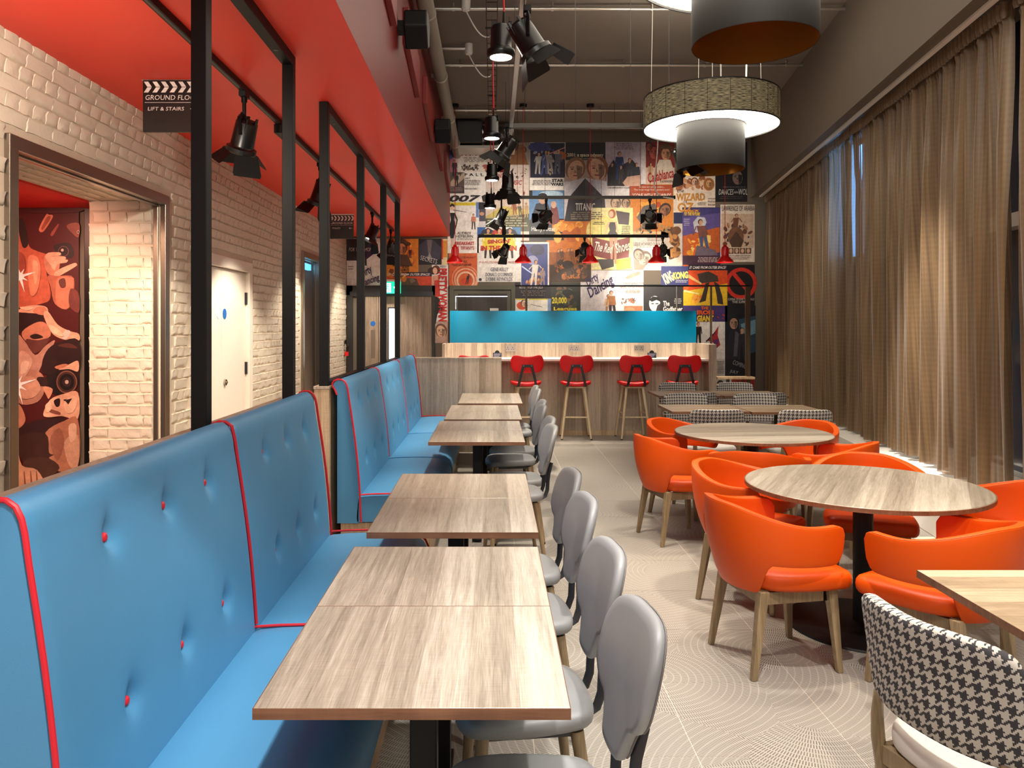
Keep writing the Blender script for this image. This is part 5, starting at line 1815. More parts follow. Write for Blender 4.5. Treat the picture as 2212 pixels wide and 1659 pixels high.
# ------------------------------------------------------------------ gauze curtains
def curtain(y0, y1, label, seed):
    r = random.Random(seed)
    t = thing('curtain', label, 'curtain', (xr((y0 + y1) / 2) + 0.24, (y0 + y1) / 2, 0.44), 0, 'brown gauze curtains')
    oxx, oyy = t.location.x, t.location.y
    Ln = y1 - y0
    ncol = int(Ln * 130)
    zs = [3.71, 3.695, 3.66, 3.62, 3.60, 3.57, 3.45, 3.2, 2.8, 2.3, 1.8, 1.3, 0.9, 0.6, 0.45]
    waves = [(r.uniform(3.0, 3.8), r.uniform(0, 6.28)), (r.uniform(5, 6.5), r.uniform(0, 6.28)), (r.uniform(8.5, 11), r.uniform(0, 6.28)), (r.uniform(1.0, 1.6), r.uniform(0, 6.28)), (r.uniform(15, 19), r.uniform(0, 6.28))]
    def off(y, z):
        y = y + 0.05 * math.sin(y * 0.9)
        f = (3.71 - z) / 3.26
        ph = 0.5 * f * math.sin(y * 1.7) + 0.25 * math.sin(2.2 * y + 2 * f)
        top = 0.014 * math.sin(2 * PI * 14 * y) + 0.008 * math.sin(2 * PI * 23.0 * y + 1)
        s = sum(a * math.sin(2 * PI * k * (y + 0.10 * ph) + p) for a, (k, p) in zip((0.044, 0.032, 0.016, 0.02, 0.006), waves))
        g = min(1, f * 3.0)
        return top * (1 - 0.75 * g) + s * (0.25 + 0.75 * g) + 0.02 * f
    pts, uv = [], []
    for i in range(ncol):
        y = y0 + Ln * i / (ncol - 1)
        for z in zs:
            bz = z
            if z == 0.45:
                bz = 0.455 + 0.012 * math.sin(y * 3)
            sx = 0.03 * math.cos(2 * PI * waves[0][0] * y + waves[0][1]) * min(1, (3.71 - z))
            gather = -0.010 if 3.58 < z < 3.61 else 0.0
            pts.append((xr(y) + 0.24 + off(y, z) + gather - oxx, y + sx - oyy, bz - 0.44))
            uv.append((y, z))
    m = MB(); m.grid(pts, ncol, len(zs)); m.uv = uv
    m.build('cloth', curtain_gauze, t, smooth=80)
    # heading tape gathered in pencil pleats
    pts, uv = [], []
    ncol = int(Ln * 160)
    for i in range(ncol):
        y = y0 + Ln * i / (ncol - 1)
        for z in (3.715, 3.69, 3.63, 3.605):
            d = 0.018 * math.sin(2 * PI * 17 * y + 2 * math.sin(y * 5)) * (1.0 if z > 3.61 else 0.4)
            pts.append((xr(y) + 0.19 + d - oxx, y - oyy, z - 0.44 + 0.006 * math.sin(y * 7)))
            uv.append((y, z))
    m = MB(); m.grid(pts, ncol, 4); m.uv = uv
    o = m.build('heading_tape', curtain_gauze, t, smooth=80)
    return t
curtain(5.07, 12.75, 'long brown gauze curtain along the window wall down to the white sill', 3)
curtain(2.9, 4.95, 'brown gauze curtain at the picture edge, past the gap in the curtains', 5)
m = MB(); slant_box(m, 2.9, 12.9, 0.12, 0.165, 3.722, 3.74)
tag(m.build('curtain_track', white_plastic, smooth=0), 'white curtain track along the underside of the bulkhead', 'curtain track')
spot((2.1, 5.9, 4.3), (3.5, 6.35, 1.35), 700, 30, 1.0, NEUT, 0.08)
spot((2.6, 9.0, 4.3), (4.0, 9.8, 1.6), 90, 55, 0.9, WARM, 0.08)
spot((1.6, 3.6, 4.4), (3.1, 4.6, 2.6), 60, 60, 0.9, WARM, 0.08)

# ------------------------------------------------------------------ hanging clapper signs
def clapper(x0, y0, x1, y1, Y, line2, label, yt):
    p, q = px(x0, y0, Y), px(x1, y1, Y)
    t = thing('hanging_sign', label, 'sign', ((p.x + q.x) / 2, Y, q.z), 0, 'clapperboard signs')
    W_, H_ = q.x - p.x, p.z - q.z
    m = MB(); m.box(-W_ / 2, W_ / 2, -0.012, 0.012, 0, H_ * 0.93)
    m.build('board', black_gloss, t, smooth=0, bevel=0.004)
    m = MB(); m.box(-W_ / 2 - 0.01, W_ / 2, -0.014, 0.014, H_ * 0.935, H_)
    m.build('clapper_stick', white_plastic, t, smooth=0, bevel=0.002)
    if ZS - p.z > 0.005:
        m = MB()
        for k in (-0.3, 0.3):
            m.cyl((W_ * k, 0, H_ - 0.002), (W_ * k, 0, ZS - q.z), 0.006, n=8)
        m.build('hanger', black_metal, t)
    P = Print(lambda u, w_, l: (-W_ / 2 + u * W_, -0.0125 - l, H_ * (0.93 - w_ * 0.93)))
    wh = srgb(226, 214, 206)
    for k in range(7):
        a = 0.02 + k * 0.145
        P.poly([(a, 0.03), (a + 0.075, 0.03), (a + 0.135, 0.13), (a + 0.06, 0.13)], wh)
        P.poly([(a + 0.06, 0.14), (a + 0.135, 0.14), (a + 0.075, 0.24), (a, 0.24)], wh)
    P.text('GROUND FLOOR', 0.05, 0.29, 0.96, 0.385, wh, shear=0.12)
    P.rect(0.04, 0.43, 0.97, 0.437, wh)
    P.text(line2[0], 0.09, 0.52, line2[1], 0.59, wh, shear=0.1)
    P.poly([(0.80, 0.555), (0.86, 0.515), (0.87, 0.53), (0.835, 0.55), (0.95, 0.55), (0.95, 0.563), (0.835, 0.563), (0.87, 0.58), (0.86, 0.597)], wh)
    P.build('lettering', t)
    return t
clapper(310, 166, 438, 286, 4.72, ('LIFT & STAIRS', 0.70), 'black clapperboard sign to lift and stairs, partly behind the first post', 0)
clapper(713, 461, 764, 516, 10.4, ('TOILETS', 0.44), 'smaller black clapperboard sign to the toilets, beside the fourth post', 0)

# exit sign over the double doors
p, q = px(826, 604, 12.7), px(866, 634, 12.7)
t = thing('exit_sign', 'glowing green running-figure exit sign over the double doors', 'sign', ((p.x + q.x) / 2, 12.7, q.z))
W_, H_ = q.x - p.x, p.z - q.z
m = MB(); m.box(-W_ / 2, W_ / 2, -0.02, 0.02, H_ * 0.85, H_)
m.build('housing', white_plastic, t, smooth=0)
m = MB(); m.box(-W_ / 2, W_ / 2, -0.006, 0.006, 0, H_ * 0.85)
pn = m.build('panel', exit_green, t, smooth=0)
m = MB()
m.box(-0.13, -0.01, -0.008, -0.0065, 0.02, 0.17)
m.add([(0.03, -0.008, 0.10), (0.075, -0.008, 0.145), (0.075, -0.008, 0.115), (0.135, -0.008, 0.115), (0.135, -0.008, 0.085), (0.075, -0.008, 0.085), (0.075, -0.008, 0.055)], [(0, 1, 2, 3, 4, 5, 6)])
m.build('arrow', exit_white, pn, smooth=0)
m = MB()
m.cyl((-0.06, -0.0088, 0.148), (-0.06, -0.0085, 0.148), 0.012, n=12)
for a, b in (((-0.065, 0.13), (-0.075, 0.085)), ((-0.075, 0.085), (-0.045, 0.06)), ((-0.045, 0.06), (-0.05, 0.03)), ((-0.075, 0.085), (-0.10, 0.05)), ((-0.10, 0.05), (-0.12, 0.05)), ((-0.065, 0.128), (-0.04, 0.105)), ((-0.065, 0.128), (-0.10, 0.11))):
    m.cyl((a[0], -0.0087, a[1]), (b[0], -0.0087, b[1]), 0.007, n=6)
m.build('figure', exit_green, pn)
m = MB(); m.box(-0.04, 0.04, 0.02, 0.30, H_ * 0.86, H_ * 0.97)
m.build('bracket', white_plastic, t, smooth=0)
# red and black handset on the brick wall
c = px(746, 752, 12.75)
t = thing('wall_handset', 'small black and red handset hanging at the end of the brick wall', 'handset', (XL + 0.01, 12.75, c.z))
m = MB(); m.tube([(0.03, 0, 0.10), (0.05, 0, 0.08), (0.05, 0, 0.0), (0.035, 0, -0.06)], [0.012, 0.02, 0.022, 0.014], 8)
m.build('body', black_gloss, t)
m = MB(); m.box(0.0, 0.06, -0.025, 0.025, -0.13, -0.06)
m.build('grip', red_gloss, t, smooth=0, bevel=0.006)
m = MB(); m.box(0.0, 0.03, -0.02, 0.02, 0.07, 0.13)
m.build('hook', black_metal, t, smooth=0)

# can pendants of the row out of frame, light only; then added spots without fixtures
spot((0.05, 2.45, 3.28), (0.05, 2.5, 0), 125, 58, 0.7, (1.0, 0.95, 0.88), 0.05)
spot((0.10, 0.4, 3.28), (-0.55, 1.9, 0.5), 160, 30, 0.3, NEUT, 0.03)
spot((1.0, 2.3, 3.4), (1.15, 2.75, 0), 150, 64, 0.7, NEUT, 0.05)
spot((2.2, 1.6, 3.4), (1.9, 2.3, 0), 120, 70, 0.6, WARM, 0.05)
spot((2.3, 6.15, 3.9), (2.05, 6.15, 0), 140, 60, 0.6, WARM, 0.08)
spot((-1.545, 2.4, 2.8), (-2.44, 4.6, 2.1), 90, 90, 0.9, WARM, 0.05)
# ------------------------------------------------------------------ film posters printed on the back wall (flat print in the place)
W = lambda *c: srgb(*c)
CR, WH, BK = (226, 214, 204), (232, 226, 222), (22, 18, 20)
GR = W(120, 110, 106)
def poster(x0, y0, x1, y1, bg, label, draw=None, lift=0):
    p, q = px(x0, y0, YB), px(x1, y1, YB)
    cx, cz = (p.x + q.x) / 2, q.z
    o = bpy.data.objects.new('poster', None)
    d = 0.003 + 0.004 * lift
    m = MB(); m.box(p.x - cx, q.x - cx, -d, 0, 0, p.z - cz)
    me = m.mesh('poster', m_print, 0)
    ca = me.color_attributes.new('Col', 'FLOAT_COLOR', 'CORNER')
    for c in ca.data: c.color = (*W(*bg), 1)
    bpy.data.objects.remove(o)
    o = bpy.data.objects.new('poster', me)
    o.location = (cx, YB - 0.0005, cz)
    COL.objects.link(o)
    tag(o, label, 'poster', 'film posters on the back wall')
    if draw:
        fn = lambda u, w_, l: ((u - VX) / FPX * YB - cx, -d - 0.0004 - l, CAMH + (VY - w_) / FPX * YB - cz)
        P, T = Print(fn), Print(lambda u, w_, l: fn(u, w_, l + 0.011))
        P.box = (x0, y0, x1, y1)
        draw(P, T, x0, y0, x1, y1)
        if P.f: P.build('print', o)
        if T.f: T.build('lettering', o)
    return o
def group(P, cx, base, n, w_, h, cols, skin=(196, 150, 120)):
    for i in range(n):
        x = cx + (i - (n - 1) / 2) * w_
        hh = h * rnd.uniform(0.75, 1.1)
        P.person(x, base - hh, hh, cols[i % len(cols)], skin, arms=rnd.uniform(-.02, .08), lean=rnd.uniform(-.12, .12))
def blobs(P, x0, y0, x1, y1, n, cols, r0=3, r1=9):
    for i in range(n):
        P.ell(rnd.uniform(x0 + r1, x1 - r1), rnd.uniform(y0 + r0, y1 - r0), rnd.uniform(r0, r1), rnd.uniform(r0, r1) * 0.7, W(*cols[i % len(cols)]), 9, tilt=rnd.random() * 3)

def d1_(P, T, a, b, c, d):
    T.text("DAVID LEAN'S FILM", 1003, 322, 1046, 327, W(70, 60, 58)); T.text('DOCTOR ZHIVAGO', 995, 328, 1088, 337, W(150, 30, 34), bold=.02)
    P.lines(1002, 340, 1080, 352, 4, GR); blobs(P, 992, 356, 1040, 369, 26, [(70, 60, 60), (120, 100, 90)], 1.5, 4); blobs(P, 1040, 355, 1085, 371, 10, [(190, 120, 90), (170, 90, 80)], 3, 7)
poster(989, 311, 1098, 372, CR, 'cream poster with small red serif lettering under the ceiling pipe', d1_)
def d_(P, T, a, b, c, d):
    P.poly([(967, 330), (989, 311), (989, 330), (972, 352)], W(66, 92, 160)); P.poly([(965, 350), (980, 340), (989, 372), (965, 372)], W(176, 110, 120)); P.person(982, 345, 36, (30, 26, 34))
poster(965, 311, 989, 372, (206, 182, 178), 'narrow pink and blue poster strip beside the red fascia', d_)
def d_(P, T, a, b, c, d):
    blobs(P, 1100, 312, 1142, 352, 26, [(120, 74, 40), (150, 100, 58), (88, 54, 32)], 5, 12); P.poly([(1100, 352), (1112, 322), (1130, 318), (1141, 356), (1100, 356)], W(132, 86, 50)); P.ell(1112, 318, 8, 8, W(90, 56, 34))
poster(1098, 308, 1143, 356, (150, 138, 130), 'poster with a shaggy brown beast, behind the barn door spotlight', d_)
def d_(P, T, a, b, c, d):
    P.rect(967, 372, 1003, 418, W(92, 76, 72)); P.poly([(967, 400), (985, 380), (1003, 372), (1003, 385), (980, 405)], W(180, 160, 140)); P.person(986, 374, 30, (24, 20, 26)); P.rect(967, 403, 1003, 418, W(70, 58, 62)); T.lines(970, 405, 1000, 415, 3, W(150, 130, 124))
    T.text('S K Y F A L L', 968, 375, 1045, 381, W(34, 30, 32)); T.text('007', 1005, 384, 1016, 388, W(40, 36, 38), shear=.2); T.lines(1004, 390, 1040, 402, 4, GR); T.lines(1003, 408, 1032, 411, 1, W(40, 36, 40))
poster(967, 372, 1049, 419, WH, 'white poster with wide-spaced dark capitals and a dark photograph', d_)
def d_(P, T, a, b, c, d):
    T.text('007', 971, 422, 1039, 436.5, W(20, 18, 20), shear=.25, bold=.03); P.poly([(1040, 424), (1048, 420), (1048, 436), (1043, 436)], W(24, 22, 24))
poster(967, 419, 1049, 437, WH, 'white strip with large slanted black numerals', d_)
def d_(P, T, a, b, c, d):
    T.text('THE SOUND', 1078, 366, 1098, 372, W(180, 40, 36), rot=-.5); T.text('SOUND OF', 1062, 376, 1100, 385, W(176, 34, 32), shear=.2); T.text('MUSIC', 1096, 390, 1128, 400, W(176, 34, 32), shear=.25, bold=.01)
    blobs(P, 1104, 364, 1140, 386, 12, [(60, 52, 50), (150, 130, 120)], 1.5, 3); P.poly([(1102, 371), (1110, 362), (1106, 380)], W(40, 36, 38)); P.rect(1080, 423, 1090, 425, W(90, 60, 50)); P.person(1132, 412, 14, (120, 70, 50))
poster(1049, 356, 1143, 425, (214, 198, 190), 'beige poster with red slanted title and musical notes', d_)
def d_(P, T, a, b, c, d):
    P.poly([(1049, 468), (1085, 445), (1143, 452), (1143, 500), (1049, 500)], W(196, 176, 96)); P.poly([(1049, 472), (1143, 462), (1143, 500), (1049, 500)], W(74, 76, 52)); group(P, 1125, 470, 3, 12, 34, [(150, 90, 60), (90, 80, 70), (180, 150, 110)])
    T.text('PLUMMER', 1097, 463, 1121, 469, W(176, 168, 140)); T.lines(1052, 470, 1140, 492, 4, W(170, 164, 140))
poster(1049, 425, 1143, 520, (206, 188, 176), 'hillside poster, dark green below with rows of small print', d_)
def d_(P, T, a, b, c, d):
    P.rect(1145, 309, 1220, 384, W(28, 26, 52)); P.ell(1165, 318, 24, 11, W(58, 62, 120)); P.ell(1212, 336, 12, 9, W(190, 96, 40)); blobs(P, 1150, 320, 1216, 380, 26, [(64, 78, 140), (150, 150, 170), (190, 170, 150), (40, 44, 90)], 2, 5)
    group(P, 1182, 376, 4, 14, 50, [(190, 184, 180), (70, 84, 140), (160, 150, 150), (90, 90, 110)]); P.poly([(1188, 331), (1220, 318), (1220, 320), (1188, 333)], W(230, 150, 140))
    T.lines(1148, 390, 1192, 402, 4, GR); T.text('STAR', 1192, 387, 1217, 394, W(20, 18, 20), bold=.04); T.text('WARS', 1190, 395, 1217, 402, W(20, 18, 20), bold=.04)
poster(1144, 308, 1221, 411, WH, 'white poster with a dark blue battle picture and small black title', d_)
def d_(P, T, a, b, c, d):
    P.rect(1143, 412, 1218, 475, W(92, 132, 178)); P.ell(1190, 420, 26, 8, W(170, 196, 216)); P.poly([(1143, 485), (1158, 440), (1182, 436), (1194, 470), (1190, 519), (1143, 519)], W(38, 44, 56)); P.ell(1172, 430, 9, 11, W(190, 150, 126)); P.ell(1172, 424, 10, 7, W(30, 24, 24)); P.poly([(1184, 485), (1190, 446), (1204, 448), (1210, 485)], W(120, 60, 60)); P.ell(1196, 442, 6, 8, W(200, 160, 136)); P.rect(1143, 500, 1218, 519, W(20, 20, 26)); P.rect(1143, 412, 1150, 430, W(30, 30, 34))
    T.text('Harry Potter', 1148, 490, 1200, 502, W(210, 206, 200), bold=.02)
poster(1143, 412, 1218, 520, (60, 70, 86), 'blue sky poster with a dark coated figure above white spiky lettering', d_)
def d_(P, T, a, b, c, d):
    T.text('2001: a space odyssey', 1225, 331, 1303, 341, W(232, 222, 190), bold=.02); T.lines(1248, 343, 1290, 345, 1, W(200, 190, 180))
poster(1222, 308, 1308, 346, (30, 26, 26), 'black poster top with a cream space film title', d_)
def d_(P, T, a, b, c, d):
    P.rect(1219, 346, 1310, 392, W(176, 152, 140)); P.face(1243, 368, 22, (214, 164, 132), (132, 92, 58), tilt=.35); P.face(1290, 366, 24, (218, 168, 138), (140, 84, 54), tilt=-.3); P.poly([(1219, 395), (1264, 384), (1310, 392), (1310, 425), (1219, 425)], W(206, 200, 208)); P.poly([(1264, 385), (1306, 428), (1310, 478), (1219, 478), (1228, 428)], W(48, 42, 50)); P.poly([(1264, 385), (1290, 412), (1264, 478)], W(74, 66, 72))
    T.text('TITANIC', 1243, 439, 1285, 455, W(226, 220, 214), bold=.01); T.lines(1229, 458, 1304, 476, 4, W(116, 104, 84), .6)
poster(1219, 346, 1310, 478, (200, 190, 194), 'poster with two faces over a dark ship bow and white condensed title', d_)
def d_(P, T, a, b, c, d):
    P.rect(1309, 307, 1385, 402, W(190, 176, 190)); P.poly([(1312, 402), (1312, 365), (1325, 345), (1336, 360), (1352, 352), (1366, 345), (1382, 366), (1384, 402)], W(44, 40, 44)); P.person(1338, 328, 60, (46, 62, 110)); P.person(1360, 342, 55, (60, 60, 70)); P.person(1322, 352, 46, (40, 36, 40)); P.person(1341, 358, 40, (70, 60, 56), (214, 170, 140), (110, 74, 44)); P.person(1375, 352, 46, (50, 52, 60)); P.poly([(1345, 395), (1355, 382), (1384, 378), (1384, 402), (1350, 402)], W(200, 160, 140))
    T.lines(1325, 310, 1370, 325, 4, W(120, 106, 116)); T.text('THE BREAKFAST CLUB', 1312, 404, 1360, 408, W(60, 44, 46))
poster(1308, 307, 1395, 425, (214, 206, 206), 'lilac poster with a huddle of dark seated figures', d_)
def d_(P, T, a, b, c, d):
    P.rect(1395, 307, 1457, 362, W(130, 42, 34)); P.face(1412, 330, 13, (176, 84, 66), (84, 30, 26)); P.face(1402, 318, 8, (170, 80, 60), (70, 26, 24)); P.poly([(1412, 372), (1424, 345), (1448, 345), (1457, 372)], W(206, 190, 172)); P.face(1438, 333, 13, (206, 150, 110), (96, 60, 42)); P.rect(1424, 316, 1453, 322, W(96, 70, 50)); P.ell(1438, 316, 10, 6, W(96, 70, 50)); P.person(1405, 352, 40, (190, 150, 120))
    T.text('Casablanca', 1398, 368, 1455, 390, W(150, 28, 30), shear=.35, rot=-.22, bold=.02); T.lines(1424, 391, 1455, 396, 2, W(50, 44, 46))
poster(1395, 307, 1457, 398, (206, 176, 156), 'red and tan poster with a hatted man and slanted red script', d_)
def d_(P, T, a, b, c, d):
    P.rect(1361, 399, 1454, 430, W(168, 74, 42)); P.rect(1361, 430, 1454, 500, W(200, 120, 40)); blobs(P, 1362, 436, 1453, 476, 20, [(220, 150, 60), (180, 70, 30), (236, 180, 90)], 5, 13); P.poly([(1375, 470), (1390, 445), (1415, 440), (1425, 482), (1390, 490)], W(92, 84, 80)); P.face(1436, 455, 13, (150, 100, 74), (60, 40, 32), tilt=.6); P.face(1424, 470, 9, (190, 140, 106), (70, 40, 30), tilt=1.0); blobs(P, 1366, 484, 1453, 505, 26, [(90, 84, 60), (150, 120, 80), (60, 50, 40)], 2, 6)
    T.text('In new screen splendor...', 1381, 402, 1435, 407, W(236, 220, 206)); T.text('The most magnificent picture ever!', 1369, 408, 1446, 413, W(236, 220, 206)); T.text('"GONE WITH THE WIND"', 1366, 418, 1449, 427, W(240, 226, 212), bold=.01)
poster(1360, 398, 1455, 507, (206, 170, 120), 'rust and flame coloured poster with a large embracing couple', d_)
def d_(P, T, a, b, c, d):
    P.poly([(1370, 583), (1368, 552), (1380, 538), (1400, 543), (1402, 566), (1388, 583)], W(150, 120, 104)); P.face(1392, 560, 14, (190, 160, 140), (96, 74, 62), tilt=.9); P.face(1380, 552, 12, (170, 138, 118), (80, 60, 50), tilt=-.5)
    T.text('CLARK GABLE', 1398, 511, 1426, 515, W(70, 60, 58)); T.text('VIVIEN LEIGH', 1398, 517, 1426, 521, W(70, 60, 58)); T.text('LESLIE HOWARD OLIVIA', 1369, 524, 1426, 531, W(70, 60, 58)); T.lines(1369, 533, 1425, 535, 1, GR)
poster(1367, 507, 1428, 584, (220, 208, 198), 'pale poster with a sepia couple under thin serif names', d_)
def d_(P, T, a, b, c, d):
    blobs(P, 1456, 381, 1544, 412, 26, [(176, 110, 70), (206, 150, 110), (140, 84, 56), (226, 190, 160)], 4, 11); P.ell(1531, 398, 12, 14, W(160, 104, 60)); P.face(1531, 397, 8, (206, 160, 110), (150, 90, 50)); P.face(1468, 392, 8, (226, 180, 150), (120, 70, 44)); P.face(1500, 394, 8, (220, 176, 146), (100, 60, 40))
    T.text('the', 1462, 408, 1477, 416, W(60, 50, 46), shear=.3); T.text('WIZARD', 1460, 418, 1522, 434, W(196, 132, 48), bold=.03); T.text('OF', 1476, 434, 1484, 439, W(60, 50, 46)); T.text('OZ', 1463, 438, 1498, 459, W(196, 132, 48), bold=.03); T.text('GARLAND', 1529, 428, 1545, 431, W(50, 44, 44)); T.text('MORGAN', 1529, 434, 1545, 438, W(50, 44, 44)); T.text('BOLGER', 1529, 441, 1544, 445, W(50, 44, 44)); T.lines(1505, 437, 1525, 445, 3, GR)
poster(1455, 380, 1545, 459, (226, 208, 192), 'cream poster with ornate gold lettering and brown faces along its top', d_)
poster(1455, 459, 1474, 483, (34, 40, 78), 'small navy poster corner beside the blue flame poster')
def d_(P, T, a, b, c, d):
    P.face(1593, 384, 15, (120, 104, 96), (16, 14, 16), (30, 26, 28)); P.poly([(1545, 307), (1614, 307), (1614, 368), (1545, 372)], W(20, 18, 22)); P.lines(1568, 395, 1569, 396, 1, GR)
    T.text('DANCES', 1552, 409, 1584, 421, W(200, 196, 192), shear=.15); T.text('WITH', 1585, 414, 1594, 418, W(200, 196, 192)); T.text('WOL', 1595, 408, 1614, 421, W(200, 196, 192), shear=.15); T.lines(1560, 404, 1612, 406, 1, W(130, 126, 124)); T.lines(1552, 424, 1610, 432, 2, W(70, 66, 66))
poster(1545, 307, 1614, 436, (24, 20, 24), 'black poster with a dim face and thin pale lettering', d_)
def d_(P, T, a, b, c, d):
    P.rect(1558, 462, 1628, 535, W(206, 176, 152)); blobs(P, 1558, 485, 1628, 532, 46, [(110, 74, 56), (160, 112, 84), (84, 60, 52), (190, 150, 120), (70, 70, 90)], 2, 7); P.person(1586, 462, 46, (120, 74, 56), lean=.1, arms=.1); P.ell(1589, 512, 17, 22, W(122, 84, 62)); P.poly([(1575, 520), (1590, 500), (1606, 520), (1600, 534), (1580, 534)], W(84, 60, 50))
    for k in range(4): P.rect(1573 + k * 12.5, 536, 1584 + k * 12.5, 548, W(96, 66, 52)); P.ell(1578.5 + k * 12.5, 542, 3.5, 5, W(206, 166, 136))
    T.text('LAWRENCE OF ARABIA', 1559, 445, 1629, 456, W(50, 36, 34)); T.lines(1570, 551, 1620, 562, 3, W(170, 150, 140))
poster(1556, 442, 1630, 566, (226, 210, 194), 'cream poster with desert riders and four tiny portraits', d_)
def d_(P, T, a, b, c, d):
    P.rect(1475, 449, 1555, 490, W(64, 58, 116)); P.poly([(1475, 470), (1555, 460), (1555, 500), (1475, 515)], W(92, 78, 140)); P.poly([(1475, 510), (1555, 490), (1555, 545), (1475, 560)], W(190, 92, 40)); blobs(P, 1476, 512, 1540, 555, 30, [(230, 150, 50), (210, 90, 30), (240, 200, 110)], 3, 9); P.rect(1475, 552, 1555, 572, W(70, 40, 60)); P.poly([(1497, 480), (1507, 468), (1522, 470), (1526, 480), (1515, 505), (1500, 500)], W(190, 190, 200)); P.person(1524, 474, 76, (120, 74, 66), legs=(70, 84, 120), lean=-.15, arms=.05); P.poly([(1505, 530), (1545, 540), (1550, 552), (1500, 552)], W(110, 96, 110))
    T.text('BACK', 1478, 453, 1511, 458, W(230, 150, 50), shear=.3, bold=.04); T.text('TO THE FUTURE', 1477, 459, 1512, 466, W(236, 196, 70), shear=.3, bold=.04); T.lines(1476, 473, 1490, 490, 4, W(170, 160, 190)); T.lines(1505, 556, 1552, 568, 4, W(220, 190, 190))
poster(1474, 448, 1556, 572, (64, 58, 116), 'blue to flame poster with a standing youth beside a pale car door', d_)
def d_(P, T, a, b, c, d):
    P.ell(1300, 500, 34, 34, W(226, 206, 120)); P.poly([(1330, 455), (1360, 460), (1358, 486), (1336, 484)], W(76, 62, 66)); P.poly([(1279, 512), (1320, 522), (1361, 512), (1358, 556), (1320, 562), (1280, 552)], W(126, 34, 26)); P.poly([(1290, 560), (1325, 560), (1326, 576), (1300, 583)], W(60, 46, 46)); P.poly([(1330, 562), (1362, 556), (1363, 580), (1332, 583)], W(206, 180, 40))
    P.ell(1322, 462, 8, 10, W(166, 86, 44)); P.ell(1320, 463, 5, 7, W(226, 176, 146)); P.poly([(1313, 480), (1332, 480), (1330, 500), (1336, 508), (1312, 508), (1317, 498)], W(44, 34, 36)); P.poly([(1313, 480), (1306, 505), (1309, 506), (1318, 478)], W(222, 172, 142)); P.poly([(1332, 480), (1336, 505), (1333, 506), (1328, 478)], W(222, 172, 142)); P.poly([(1316, 508), (1325, 508), (1323, 560), (1319, 560)], W(206, 150, 120)); P.poly([(1326, 508), (1334, 508), (1331, 570), (1327, 570)], W(206, 150, 120))
    T.text('The Red', 1284, 525, 1324, 545, W(236, 224, 206), shear=.2, rot=.18, bold=.02); T.text('Shoes', 1328, 522, 1361, 544, W(236, 224, 206), shear=.2, rot=-.25, bold=.02); T.lines(1341, 488, 1362, 508, 5, W(90, 70, 50)); T.lines(1280, 480, 1306, 487, 2, W(60, 50, 50))
poster(1277, 449, 1367, 583, (226, 214, 150), 'pale yellow poster with a dancer before a dark red banner', d_, 1)
def d_(P, T, a, b, c, d):
    P.rect(1181, 473, 1276, 545, W(196, 108, 30)); blobs(P, 1184, 478, 1272, 520, 24, [(222, 140, 46), (176, 88, 26), (236, 170, 80)], 5, 13); P.rect(1187, 572, 1276, 609, W(60, 34, 20)); group(P, 1232, 570, 6, 11, 36, [(120, 66, 34), (84, 46, 28), (150, 90, 44)]); blobs(P, 1190, 556, 1274, 604, 60, [(70, 40, 24), (120, 66, 30), (40, 26, 20), (160, 90, 36)], 3, 8); P.ell(1226, 572, 12, 9, W(40, 26, 20))
    T.text('GOONIES', 1213, 592, 1252, 602, W(226, 130, 44), bold=.03)
poster(1181, 473, 1277, 609, (150, 80, 28), 'orange cavern poster with a pile of figures and orange title', d_)
def d_(P, T, a, b, c, d):
    P.rect(1126, 527, 1183, 617, W(56, 66, 132)); P.ell(1160, 540, 16, 12, W(34, 38, 80)); P.ell(1150, 562, 12, 10, W(150, 150, 190)); blobs(P, 1128, 590, 1182, 615, 20, [(150, 90, 60), (200, 150, 110), (70, 60, 100)], 3, 7); P.person(1152, 562, 54, (224, 214, 204), lean=.1, arms=.12); P.person(1172, 578, 38, (150, 130, 130)); P.poly([(1128, 574), (1150, 590), (1149, 592), (1127, 577)], W(200, 210, 250))
poster(1125, 523, 1186, 617, WH, 'white-edged blue poster with a white-robed figure, above the blue screen', d_, 1)
def d_(P, T, a, b, c, d):
    T.text('RETURN OF THE JEDI', 1122, 618, 1172, 625, W(200, 190, 190)); T.lines(1124, 628, 1180, 641, 4, W(120, 110, 110))
poster(1112, 610, 1190, 645, (36, 30, 38), 'dark print strip with pale lettering under the white-edged blue poster', d_)
def d_(P, T, a, b, c, d):
    P.poly([(1031, 491), (1050, 491), (1036, 512), (1031, 512)], W(46, 92, 160)); P.poly([(1105, 491), (1125, 491), (1125, 512), (1118, 512)], W(70, 120, 170))
    for x, col in ((1054, (34, 38, 60)), (1078, (186, 56, 30)), (1101, (34, 38, 60))):
        P.poly([(x - 19, 510), (x - 12, 498), (x, 492), (x + 12, 498), (x + 19, 510)], W(*col)); P.person(x, 494, 64, (230, 204, 60), legs=(50, 44, 44), arms=.05); P.poly([(x - 11, 520), (x + 11, 520), (x + 13, 540), (x - 13, 540)], W(230, 204, 60))
    T.text("SINGIN'", 1053, 517, 1103, 526, W(186, 44, 30), rot=-.05, bold=.05); T.text('IN THE RAIN', 1039, 531, 1116, 542, W(186, 44, 30), bold=.05); T.text("M-G-M's TECHNICOLOR MUSICAL", 1035, 564, 1120, 569, W(176, 60, 44), shear=.2)
    T.text('GENE KELLY', 1060, 578, 1098, 586, W(48, 54, 84)); T.text("DONALD O'CONNOR", 1049, 589, 1108, 597, W(48, 54, 84)); T.text('DEBBIE REYNOLDS', 1050, 599, 1107, 607, W(48, 54, 84)); P.ell(1037.5, 604, 3.2, 3.2, W(40, 40, 44))
poster(1031, 491, 1125, 609, WH, 'white poster with three yellow raincoats under umbrellas', d_, 1)
